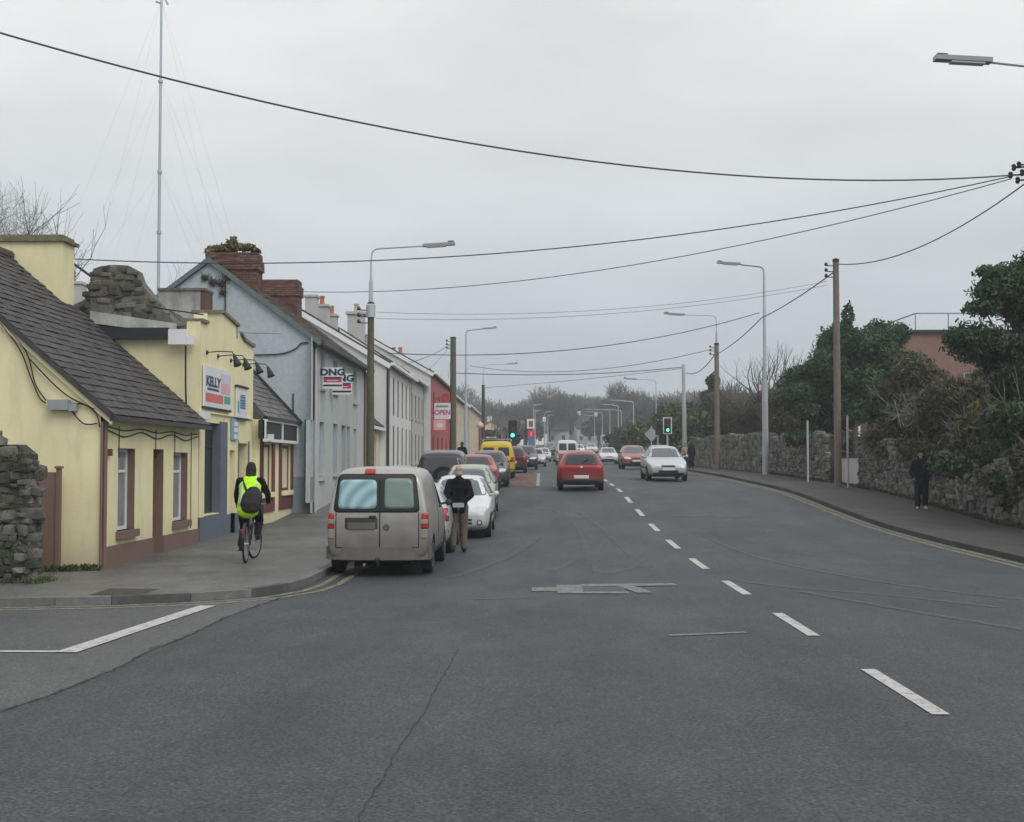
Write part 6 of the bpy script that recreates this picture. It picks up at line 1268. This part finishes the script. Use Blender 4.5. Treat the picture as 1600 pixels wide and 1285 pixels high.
def rack(r, L, Wd, H, bvh, D_, S):
    b = B()
    for y in (-L*.3, 0, L*.1): b.box(-Wd*.4, Wd*.4, y-.02, y+.02, H+.06, H+.10); b.box(-Wd*.4, -Wd*.38, y-.02, y+.02, H-.04, H+.1); b.box(Wd*.38, Wd*.4, y-.02, y+.02, H-.04, H+.1)
    b.build('roof_rack', m_steel, r, False)
    b = B(); b.tube([(-.45, -L*.4, H+.16), (-.45, L*.2, H+.16)], .04, 6).tube([(-.1, -L*.4, H+.16), (-.1, L*.2, H+.16)], .04, 6)
    for i in range(9): b.tube([(-.45, -L*.38+i*.3, H+.16), (-.1, -L*.38+i*.3, H+.16)], .02, 5)
    b.build('ladder', m_alu, r, False)
vehicle('parked_van', 'yellow works van with ladder on its roof rack', 'van', -1.72, 59.5, 'away', 'van', paint('yellow_paint', (.62, .42, .02), 0), PK, L=4.4, Wd=1.72, H=1.78, opts=dict(extra=[rack], panels=VANP+[('rear_window', 'rear', ('glass', 'r2', .08, .72, 1.12, 1.52, .05, .03)), ('rear_bumper', 'rear', ('plast', 'r', -.9, .9, .3, .5, .04, 0))]))
vehicle('parked_car', 'dark red car with pale roof glass parked beyond the yellow van', 'car', -1.15, 70.5, 'away', 'hatch', paint('maroon_paint', (.10, .015, .022), .2), PK, L=3.9, H=1.5)
vehicle('parked_car', 'dark navy estate car parked with its bonnet towards the camera', 'car', -.55, 80, 'toward', 'estate', paint('navy_paint', (.025, .03, .042), .2), PK, H=1.6)
vehicle('parked_car', 'silver car at the far end of the parked row', 'car', .15, 96, 'toward', 'sedan', paint('silver_paint', (.50, .52, .54), .4), PK)
# ---- moving traffic
MV = 'cars driving on the road'
def redcar(r, L, Wd, H, bvh, D_, S):
    hw = Wd/2; D_('badge', [(.045*math.cos(a), .83+.045*math.sin(a)) for a in [2*PI*i/14 for i in range(14)]], 'rear', m_chrome, .012)
    B().tube([(-.02, -L/2+.1, .945), (.25, -L/2+.16, 1.12)], .012, 5).build('rear_wiper', m_arch, r, False); B().tube([(0, L*.02, H-.01), (0, -.1, H+.25)], .008, 4).build('aerial', m_arch, r, False)
    D_('high_brake_light', rrect(-.14, .14, 1.335, 1.36, .01), 'rear', m_tail, .012)
vehicle('red_car', 'red hatchback driving away in the left lane ahead', 'car', 1.70, 45.3, 'away', 'hatch', paint('crimson_paint', (.27, .022, .035), .15), MV, Wd=1.66, opts=dict(extra=[redcar], panels=[p for p in HATP if p[0] not in ('rear_bumper', 'tail_light', 'number_plate')]+[('tail_light', 'rear', ('tail', 'r2', .74, .93, .68, .86, .04, .02)), ('rear_bumper', 'rear', ('plast', 'r', -.80, .80, .24, .40, .05, .04)), ('number_plate', 'rear', ('plate', 'r', -.32, .32, .44, .555, .01, 0))]))
vehicle('silver_car', 'silver saloon driving towards the camera in the right lane', 'car', 5.62, 53.3, 'toward', 'sedan', paint('bright_silver_paint', (.56, .58, .61), .35), MV, H=1.45, opts=dict(mirm=paint('bright_silver_paint', (.56, .58, .61), .35), glass=m_lglass))
vehicle('red_car', 'red estate car driving towards the camera behind the silver saloon', 'car', 6.25, 77.5, 'toward', 'estate', paint('faded_red_paint', (.33, .06, .06), 0), MV, H=1.5, opts=dict(glass=m_lglass, bumper=m_plast))
vehicle('white_car', 'white car driving towards the camera, beside the red hatchback roof', 'car', 6.65, 112, 'toward', 'sedan', paint('white_paint', (.62, .63, .64)), MV, H=1.5, opts=dict(glass=m_lglass))
def whitevan(r, L, Wd, H, bvh, D_, S):
    hw = Wd/2; D_('red_band', rrect(-hw*.93, hw*.93, .55, .95, .03), 'rear', mat('van_red_band', (.45, .06, .06), .4, .05), .004)
vehicle('white_van', 'white van with two rear windows driving away ahead of the red hatchback', 'van', 2.78, 104, 'away', 'van', paint('white_paint', (.62, .63, .64)), MV, Wd=1.85, H=2.05, opts=dict(extra=[whitevan], panels=VANP+[('rear_window', 'rear', ('glass', 'r2', .06, .74, 1.08, 1.58, .05, .03)), ('rear_bumper', 'rear', ('plast', 'r', -.9, .9, .3, .5, .04, 0))]))
vehicle('silver_car', 'silver car mostly hidden right behind the oncoming silver saloon', 'car', 6.65, 62.5, 'toward', 'hatch', paint('silver_paint', (.50, .52, .54), .4), MV, opts=dict(glass=m_lglass))
vehicle('grey_car', 'grey car with white roof hidden between red estate and silver saloon', 'car', 7.1, 69.5, 'toward', 'hatch', paint('grey_paint', (.30, .31, .33), .3), MV, H=1.5, opts=dict(glass=m_lglass))
FRC = 'far cars on the road beyond the traffic lights'
for i, (px, Y_, lb, c, fc) in enumerate(((849, 128, 'far silver car at the left kerb beyond the traffic light', (.5, .52, .54), 'toward'), (870, 150, 'far dark car just above the white van', (.04, .045, .05), 'away'), (905, 160, 'far white car between the white van and white oncoming car', (.62, .63, .64), 'toward'), (925, 175, 'far pale car behind the white oncoming car', (.52, .53, .54), 'toward'), (860, 190, 'far grey car in the distant queue on the left', (.2, .21, .22), 'away'), (915, 205, 'far blue grey car in the distant queue', (.10, .12, .15), 'toward'), (892, 230, 'farthest pale car in the distant queue', (.5, .5, .5), 'toward'))):
    vehicle('far_car', lb, 'car', P(px, 700, Y_).x, Y_, fc, 'sedan' if i % 2 else 'hatch', paint('far_car_paint_%s' % ['silver', 'black', 'white', 'pale', 'grey', 'blue', 'ash'][i], c), FRC, opts=dict(glass=m_lglass))
# ------------------------------------------------------------------ people and the bicycle
m_skin = mat('skin', (.42, .25, .19), .6, .08); m_jkt = mat('black_jacket', (.008, .008, .010), .9, .3, 8, bump=.9, bscale=14, spec=.12); m_navyj = mat('navy_jacket', (.008, .010, .018), .9, .25, 8, bump=.9, bscale=14, spec=.12); m_jean = mat('dark_jeans', (.014, .018, .03), .9, .25, 8, bump=.9, bscale=14, spec=.12); m_jean2 = mat('blue_jeans', (.07, .10, .16), .85, .25, 8, bump=.3); m_tan = mat('tan_trousers', (.115, .096, .078), .85, .2, 8, bump=.3); m_shoe = mat('dark_shoe', (.018, .016, .015), .6, .2); m_wshoe = mat('white_trainer', (.62, .62, .60), .6, .1); m_hair = mat('grey_hair', (.29, .235, .205), .8, .2); m_dhair = mat('dark_hair', (.02, .016, .013), .7, .2)
m_hiv = mat('hi_vis_vest', (.48, .95, .02), .7, .06, 6); m_refl = mat('reflective_tape', (.48, .50, .50), .35, .08)
def skinmesh(name, chains, m, parent, sub=2, root=None):
    """chains: lists of (x, y, z, r); points that coincide are welded, so limbs join in one surface"""
    vs, rs, es, ix = [], [], [], {}
    for ch in chains:
        prev = None
        for (x, y, z, r) in ch:
            k = (round(x, 3), round(y, 3), round(z, 3))
            if k not in ix: ix[k] = len(vs); vs.append((x, y, z)); rs.append(r)
            if prev is not None and prev != ix[k]: es.append((prev, ix[k]))
            prev = ix[k]
    me = bpy.data.meshes.new(name); me.from_pydata(vs, es, []); o = bpy.data.objects.new('tmp', me); COL.objects.link(o)
    s = o.modifiers.new('k', 'SKIN'); s.use_smooth_shade = True; s.branch_smoothing = .6
    for i, d in enumerate(me.skin_vertices[0].data):
        r = rs[i]; d.radius = r if isinstance(r, tuple) else (r, r); d.use_root = (i == 0)
    q = o.modifiers.new('s', 'SUBSURF'); q.levels = q.render_levels = sub
    res = bake(o); bpy.data.objects.remove(o); res.name = name; res.materials.clear(); res.materials.append(m); res.polygons.foreach_set('use_smooth', [True]*len(res.polygons)); res.polygons.foreach_set('material_index', [0]*len(res.polygons))
    return link(name, res, parent, False)
def lerp(a, b, t): return tuple(a[i]+(b[i]-a[i])*t for i in range(3))
def hand_chain(w, d, s):
    """palm and five curled fingers from wrist w in direction d"""
    d = V(d).normalized(); side = d.cross(V((0, 1, 0))).normalized(); fr = side.cross(d).normalized(); w = V(w); ch = []; palm = w+d*.085
    for i, l in enumerate((.062, .075, .08, .072)):
        o = (i-1.5)*.019; k = palm+fr*o; a = k+d*l*.5; b_ = a+(d*.7+side*.5*s)*l*.5; ch.append([(*(w+d*.03+fr*o*.5), .018), (*k, .0125), (*a, .0095), (*b_, .008)])
    t0 = w+d*.03+fr*-.03; ch.append([(*(w+d*.02), .018), (*t0, .013), (*(t0+d*.03-fr*.015), .010), (*(t0+d*.055-fr*.015), .0085)]); return ch
_ICO = None
def blob(name, chains, m, parent, vox=.016, it=7):
    """one continuous skin: overlapping ellipsoids strung along the limbs, fused and smoothed"""
    global _ICO
    if _ICO is None:
        bm = bmesh.new(); bmesh.ops.create_icosphere(bm, subdivisions=2, radius=1); bm.verts.ensure_lookup_table(); _ICO = ([v.co.copy() for v in bm.verts], [tuple(v.index for v in f.verts) for f in bm.faces]); bm.free()
    b = B()
    def ball(p, r):
        rx, ry = r if isinstance(r, tuple) else (r, r); rz_ = min(rx, ry); b.add([(p[0]+c.x*rx, p[1]+c.y*ry, p[2]+c.z*rz_) for c in _ICO[0]], _ICO[1])
    for ch in chains:
        tp = lambda r: r if isinstance(r, tuple) else (r, r)
        for a, c in zip(ch, ch[1:]):
            pa, pc = V(a[:3]), V(c[:3]); ra, rc = tp(a[3]), tp(c[3]); n = max(1, int((pc-pa).length/(min(*ra, *rc)*.45)))
            for i in range(n): t = i/n; ball(pa.lerp(pc, t), (ra[0]+(rc[0]-ra[0])*t, ra[1]+(rc[1]-ra[1])*t))
        ball(ch[-1][:3], tp(ch[-1][3]))
    me = b.mesh(name, m, True, False); o = bpy.data.objects.new('tmp', me); COL.objects.link(o)
    q = o.modifiers.new('r', 'REMESH'); q.mode = 'VOXEL'; q.voxel_size = vox; q.use_smooth_shade = True
    q = o.modifiers.new('s', 'SMOOTH'); q.factor = .5; q.iterations = it
    res = bake(o); bpy.data.objects.remove(o); res.name = name; res.materials.clear(); res.materials.append(m); n = len(res.polygons); res.polygons.foreach_set('use_smooth', [True]*n); res.polygons.foreach_set('material_index', [0]*n)
    return link(name, res, parent, False)
def person(label, x, y, base, rz_, J, jacket, trousers, shoe, hair=None, skin=m_skin, bulk=1.0, hood=None, group=None, name='person', hands=True, vox=.015, long=0):
    """J: joints in metres (front is +y): pelvis chest neck head and left / right shoulder elbow wrist hip knee ankle toe"""
    r = thing(name, label, 'person', (x, y, base), group, rz_); k = bulk; hd = V(J['head']); nk = V(J['neck']); pe = V(J['pelvis']); ch = V(J['chest'])
    q = lambda p, rr: (p[0], p[1], p[2], rr)
    f = V((J.get('face', (0, 1))[0], J.get('face', (0, 1))[1], 0))
    body = [[q(pe, (.13*k, .09*k)), q(ch, (.15*k, .10*k)), q(nk, .058), q(nk.lerp(hd, .6), .058)],
            [q(hd+f*.02-UZ*.055, (.055, .06)), q(hd+f*.015-UZ*.01, (.068, .08)), q(hd+UZ*.045, (.077, .094)), q(hd-f*.02+UZ*.06, (.074, .085))], [q(hd+f*.09-UZ*.01, .014), q(hd+f*.104-UZ*.03, .016)], [q(hd+f*.075-UZ*.085, .025)], [q(hd+f*.088-UZ*.055, (.026, .012))]]
    for s in (-1, 1):
        sd = V((f.y, -f.x, 0))*s; body.append([q(hd+sd*.076-UZ*.015, (.014, .022)), q(hd+sd*.08+UZ*.015, (.014, .026))]); body.append([q(hd+f*.08+sd*.03+UZ*.035, .014)])
    for s in ('l', 'r'):
        body.append([q(ch, .09), q(J['sh'+s], .05), q(J['el'+s], .038), q(J['wr'+s], .028), q(V(J['wr'+s])+(V(J['wr'+s])-V(J['el'+s])).normalized()*.06, (.034, .026))]); body.append([q(J['hip'+s], .08), q(J['kn'+s], .052), q(J['an'+s], .036), q(J['to'+s], .03)])
    bo = blob('body', body, skin, r, vox*.8, 3)
    if hands:
        for s, sg in (('l', 1), ('r', -1)): skinmesh('hand', hand_chain(J['wr'+s], V(J['wr'+s])-V(J['el'+s]), sg), skin, r, 1)
    up = ch.lerp(nk, .55)
    j = [[q(pe.lerp(ch, .1), (.178*k, .13*k)), q(pe.lerp(ch, .5), (.172*k, .125*k)), q(ch, (.188*k, .132*k)), q(up, (.165*k, .11*k)), q(ch.lerp(nk, .98), (.082, .082))]]
    for s in ('l', 'r'): j.append([q(up, .09), q(J['sh'+s], .078*k), q(J['el'+s], .060*k), q(V(J['el'+s]).lerp(V(J['wr'+s]), .95), .047*k)])
    j += [[q(pe.lerp(ch, -.30-long)+UX*s_*.075, (.10*k, .12*k)), q(pe.lerp(ch, .3)+UX*s_*.075, (.10*k, .12*k))] for s_ in (-1, 1)]; blob('jacket', j, jacket, r, vox, 6)
    t = [[q(pe, (.16*k, .115*k)), q(pe.lerp(ch, -.22), (.16*k, .11*k))]]
    for s in ('l', 'r'): t.append([q(pe, .11*k), q(J['hip'+s], .108*k), q(J['kn'+s], .080*k), q(V(J['kn'+s]).lerp(V(J['an'+s]), .96), .066*k)])
    blob('trousers', t, trousers, r, vox, 6)
    for s in ('l', 'r'):
        a, t_ = V(J['an'+s]), V(J['to'+s]); h = a+(a-t_).normalized()*.03; h.z = t_.z; blob('shoe', [[q(a-UZ*.02, .042), q((h.x, h.y, h.z+.015), .044)], [q((h.x, h.y, h.z), .04), q(h.lerp(t_, .6), (.044, .044)), q(t_, (.04, .04))]], shoe, r, .012, 2)
    for s in (-1, 1):
        e = hd+f*.083+V((f.y, -f.x, 0))*.032*s+UZ*.012; B().lathe([(.002, -.008), (.009, -.004), (.009, .004), (.002, .008)], e, 'z', 8).build('eye', m_dark, bo, False)
    if hair: blob('hair', [[q(hd-f*.05-UZ*.03, (.066, .05)), q(hd-f*.035+UZ*.03, (.084, .085)), q(hd-f*.012+UZ*.075, (.08, .09))]], hair, r, .014, 3)
    if hood: blob('hood', [[q(nk-f*.045+UZ*.0, (.10, .085)), q(hd-f*.05-UZ*.05, (.098, .085)), q(hd-f*.045+UZ*.03, (.102, .088)), q(hd-f*.03+UZ*.085, (.086, .088))], [q(hd-f*.01+UZ*.085, (.082, .09))]], hood, r, .014, 4)
    return r
def standing(h=1.75, stride=0, arm=.0, behind=False, sw=.19):
    s = h/1.75; J = dict(pelvis=(0, 0, .96), chest=(0, .01, 1.30), neck=(0, .0, 1.49), head=(0, .02, 1.63)); st = stride
    for a, sg in (('l', -1), ('r', 1)):
        q = st*sg; J['sh'+a] = (sg*sw*.92, 0, 1.41); J['el'+a] = (sg*(sw+.05), -.03-q*.25, 1.13); J['wr'+a] = (sg*(sw+.04), .07-q*.45, .88)
        if behind: J['el'+a] = (sg*(sw+.07), -.13, 1.16); J['wr'+a] = (sg*.075, -.21, .99)
        J['hip'+a] = (sg*.095, 0, .90); J['kn'+a] = (sg*.105, .03+q*.35, .50); J['an'+a] = (sg*.11, -.02+q*.55 if q > 0 else -.02+q*.8, .09+(.05 if q < 0 else 0)); J['to'+a] = (sg*.13, .14+q*.55 if q > 0 else .12+q*.8, .045)
    return {k: tuple(c*s for c in v) for k, v in J.items()}
mx0, my0 = P(716.5, 800, 26.5).x, 26.5
J = standing(1.77, .05, behind=True); man = person('balding man in black jacket and tan trousers seen from behind beside the silver hatchback', mx0, my0, g(mx0, my0), .05, J, m_jkt, m_tan, m_shoe, None, mat('balding_head_skin', (.40, .26, .21), .6, .1), 1.12, hands=True)
blob('hair', [[(-.05, -.045, 1.60, .038), (0, -.075, 1.60, .04), (.05, -.045, 1.60, .038)], [(-.05, -.03, 1.64, .034), (0, -.066, 1.645, .03), (.05, -.03, 1.64, .034)]], m_hair, man, .012, 2)
b = B().box(mx0-.10, mx0+.13, my0-.34, my0-.30, g(mx0, my0)+.93, g(mx0, my0)+1.02).build('folded_paper', mat('grey_paper', (.32, .38, .40), .7, .15, 8)); meta(b, 'small folded grey paper held behind the back of the balding man', 'paper')
pf = G(1440, 796, KH); J = standing(1.73, .07); J['elr'] = (.30, -.02, 1.10); J['wrr'] = (.22, .14, .95); J['ell'] = (-.27, -.03, 1.11); J['wrl'] = (-.25, .07, .88)
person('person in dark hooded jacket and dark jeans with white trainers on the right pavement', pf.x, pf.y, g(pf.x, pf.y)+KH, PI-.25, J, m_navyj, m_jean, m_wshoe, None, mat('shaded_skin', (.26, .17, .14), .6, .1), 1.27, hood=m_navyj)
for px, Y_, h, rzz, jk, tr, hr, lb in ((722, 66, 1.65, .1, m_jkt, m_jean, m_dhair, 'dark clothed person on the left pavement beyond the off roader'), (1080, 82, 1.62, 0, m_jkt, m_jkt, m_dhair, 'person in black walking by the far stone wall on the right'), (1070.5, 84, 1.62, PI, mat('beige_coat', (.34, .27, .23), .8, .2), m_jean, m_dhair, 'person in pale coat beside the one in black near the steel column')):
    x = P(px, 700, Y_).x; person(lb, x, Y_, g(x, Y_)+KH, rzz, standing(h, .06), jk, tr, m_shoe, hr, vox=.026, hands=False)
# ---- cyclist
bx_, by_ = P(391, 800, 23.2).x, 23.2; bz_ = g(bx_, by_)+KH; BR = .07
bike = thing('bicycle', 'dark bicycle ridden along the left pavement', 'bicycle', (bx_, by_, bz_), None, BR)
R_ = .33; RW, FW = (0, -.50, R_), (0, .52, R_)
def bwheel(c, steer=0):
    t = B(); n = 28; ring = [(c[0]+math.sin(steer)*R_*.96*math.cos(2*PI*i/n), c[1]+math.cos(steer)*R_*.96*math.cos(2*PI*i/n), c[2]+R_*.96*math.sin(2*PI*i/n)) for i in range(n+1)]
    w = t.tube(ring, .021, 7).build('wheel', m_tyre, bike, False); b = B(); ring2 = [(c[0]+(p[0]-c[0])*.92, c[1]+(p[1]-c[1])*.92, c[2]+(p[2]-c[2])*.92) for p in ring]; b.tube(ring2, .011, 6); b.build('rim', m_rim, w, False)
    b = B(); b.lathe([(.02, -.05), (.02, .05)], c, 'x', 8)
    for i in range(0, n, 2): b.tube([(c[0]+(.03 if i % 4 else -.03), c[1], c[2]), ring2[i]], .0018, 3)
    b.build('spokes', m_steel, w, False)
bwheel(RW); bwheel(FW, .25)
BB, ST, HT = (0, -.06, .29), (0, -.20, .80), (0, .36, .80)
b = B()
for a, c, r in ((BB, ST, .016), (ST, HT, .015), (BB, (0, .39, .68), .018), (HT, (0, .40, .62), .018)): b.tube([a, c], r, 7)
for s in (-.05, .05): b.tube([(s*.4, BB[1], BB[2]), (s, RW[1], RW[2])], .009, 5).tube([(s*.4, ST[1], ST[2]-.06), (s, RW[1], RW[2])], .008, 5).tube([(s*.8, .42, .60), (s, FW[1], FW[2])], .011, 5)
b.build('frame', mat('bike_frame_maroon', (.045, .018, .02), .4, .1, coat=.3), bike, False)
B().tube([(0, .36, .80), (0, .35, .98)], .014, 6).tube([(-.29, .24, 1.03), (-.2, .36, 1.01), (0, .37, 1.0), (.2, .36, 1.01), (.29, .24, 1.03)], .012, 6).build('handlebar', m_steel, bike, False)
B().tube([(0, -.20, .80), (0, -.23, .90)], .014, 6).build('seat_post', m_steel, bike, False)
skinmesh('saddle', [[(0, -.36, .93, (.075, .03)), (0, -.22, .93, (.055, .028)), (0, -.06, .925, (.024, .022))]], m_shoe, bike, 1)
for s, a in ((1, .55), (-1, .55+PI)):
    e = (s*.09, BB[1]+.17*math.cos(a), BB[2]+.17*math.sin(a)); q = B().tube([(s*.06, BB[1], BB[2]), e], .012, 5).build('crank', m_steel, bike, False); B().box(*(sorted((e[0], e[0]+s*.09))), e[1]-.04, e[1]+.04, e[2]-.012, e[2]+.012).build('pedal', m_dark, q, False)
    if s == 1: PR = e
    else: PL = e
B().lathe([(.09, -.004), (.095, 0), (.09, .004)], (.055, BB[1], BB[2]), 'x', 20).build('chainring', m_steel, bike, False)
ring = [(0, RW[1]+.37*math.cos(a), RW[2]+.37*math.sin(a)) for a in [PI*(.15+.75*i/12) for i in range(13)]]; b = B()
for p, q in zip(ring, ring[1:]): b.hexa([(-.025, p[1], p[2]), (.025, p[1], p[2]), (.025, q[1], q[2]), (-.025, q[1], q[2]), (-.025, p[1], p[2]+.006), (.025, p[1], p[2]+.006), (.025, q[1], q[2]+.006), (-.025, q[1], q[2]+.006)])
b.build('mudguard', m_dark, bike, False); B().lathe([(.03, -.02), (.035, 0), (.03, .015)], (0, -.88, .58), 'y', 10).build('rear_reflector', m_tail, bike, False)
hipz = 1.0
J = dict(pelvis=(0, -.22, 1.02), chest=(0, -.02, 1.34), neck=(0, .07, 1.50), head=(0, .11, 1.62), shl=(-.19, .0, 1.43), shr=(.19, .0, 1.43), ell=(-.26, .10, 1.20), elr=(.30, .10, 1.20), wrl=(-.28, .24, 1.05), wrr=(.29, .24, 1.05), hipl=(-.10, -.20, .98), hipr=(.10, -.20, .98),
         knl=(-.13, .12, .58), ankle=0, anl=(-.12, PL[1]-.06, PL[2]+.09), tol=(-.13, PL[1]+.1, PL[2]+.045), knr=(.14, .20, .72), anr=(.13, PR[1]-.07, PR[2]+.10), tor=(.14, PR[1]+.1, PR[2]+.05)); J.pop('ankle')
cyc = person('cyclist in bright yellow vest and dark cap riding away along the left pavement', bx_, by_, bz_, BR, J, m_jkt, m_jean, m_shoe, None, m_skin, 1.0, hood=mat('black_cap', (.014, .014, .015), .8, .2))
pe, chs, nk_ = V(J['pelvis']), V(J['chest']), V(J['neck'])
q4 = lambda p, rr: (p[0], p[1], p[2], rr)
vest = blob('vest', [[q4(pe.lerp(chs, -.32), (.205, .155)), q4(pe.lerp(chs, .1), (.205, .155)), q4(pe.lerp(chs, .5), (.20, .148)), q4(chs, (.215, .152)), q4(chs.lerp(nk_, .5), (.185, .132)), q4(chs.lerp(nk_, .8), (.12, .105))]], m_hiv, cyc, .014, 5)
vb = BVHTree.FromPolygons([v.co for v in vest.data.vertices], [tuple(p.vertices) for p in vest.data.polygons])
for x0, x1, z0, z1 in ((-.16, -.115, 1.0, 1.44), (.105, .15, 1.0, 1.44), (-.195, .195, 1.03, 1.08)): decal(vb, rrect(x0, x1, z0, z1, .005), 'rear', .006).build('tape_band', m_refl, vest, False, smooth=True)
bagm = mat('black_bag', (.016, .015, .018), .75, .25, 6, bump=.3)
bag = thing('shoulder_bag', 'black shoulder bag slung across the cyclist in the yellow vest', 'bag', (bx_, by_, bz_), None, BR)
blob('pouch', [[(.10, -.30, 1.27, (.12, .08)), (.09, -.36, 1.17, (.19, .10)), (.07, -.41, 1.04, (.20, .10)), (.07, -.42, .95, (.17, .09))]], bagm, bag, .014, 5)
st_ = decal(vb, rpoly([(-.165, 1.50), (-.13, 1.50), (.02, 1.20), (-.02, 1.18)], .01), 'rear', .012); st_.build('strap', bagm, bag, False)
# ------------------------------------------------------------------ the damp air that pales far things

me = B().box(-1000, 1000, -90, 1600, -1.5, 34).mesh('haze', mat('unused_clear', (.5, .5, .5))); me.materials.clear()
mh = bpy.data.materials.new('damp_air'); mh.use_nodes = True; t = mh.node_tree; t.nodes.clear(); mo = nn(t, 'ShaderNodeOutputMaterial'); pv = nn(t, 'ShaderNodeVolumePrincipled'); pv.inputs['Color'].default_value = (.92, .965, 1.0, 1); pv.inputs['Density'].default_value = .0010; pv.inputs['Anisotropy'].default_value = .2; t.links.new(pv.outputs[0], mo.inputs['Volume']); me.materials.append(mh)
o = link('haze', me); o['kind'] = 'stuff'
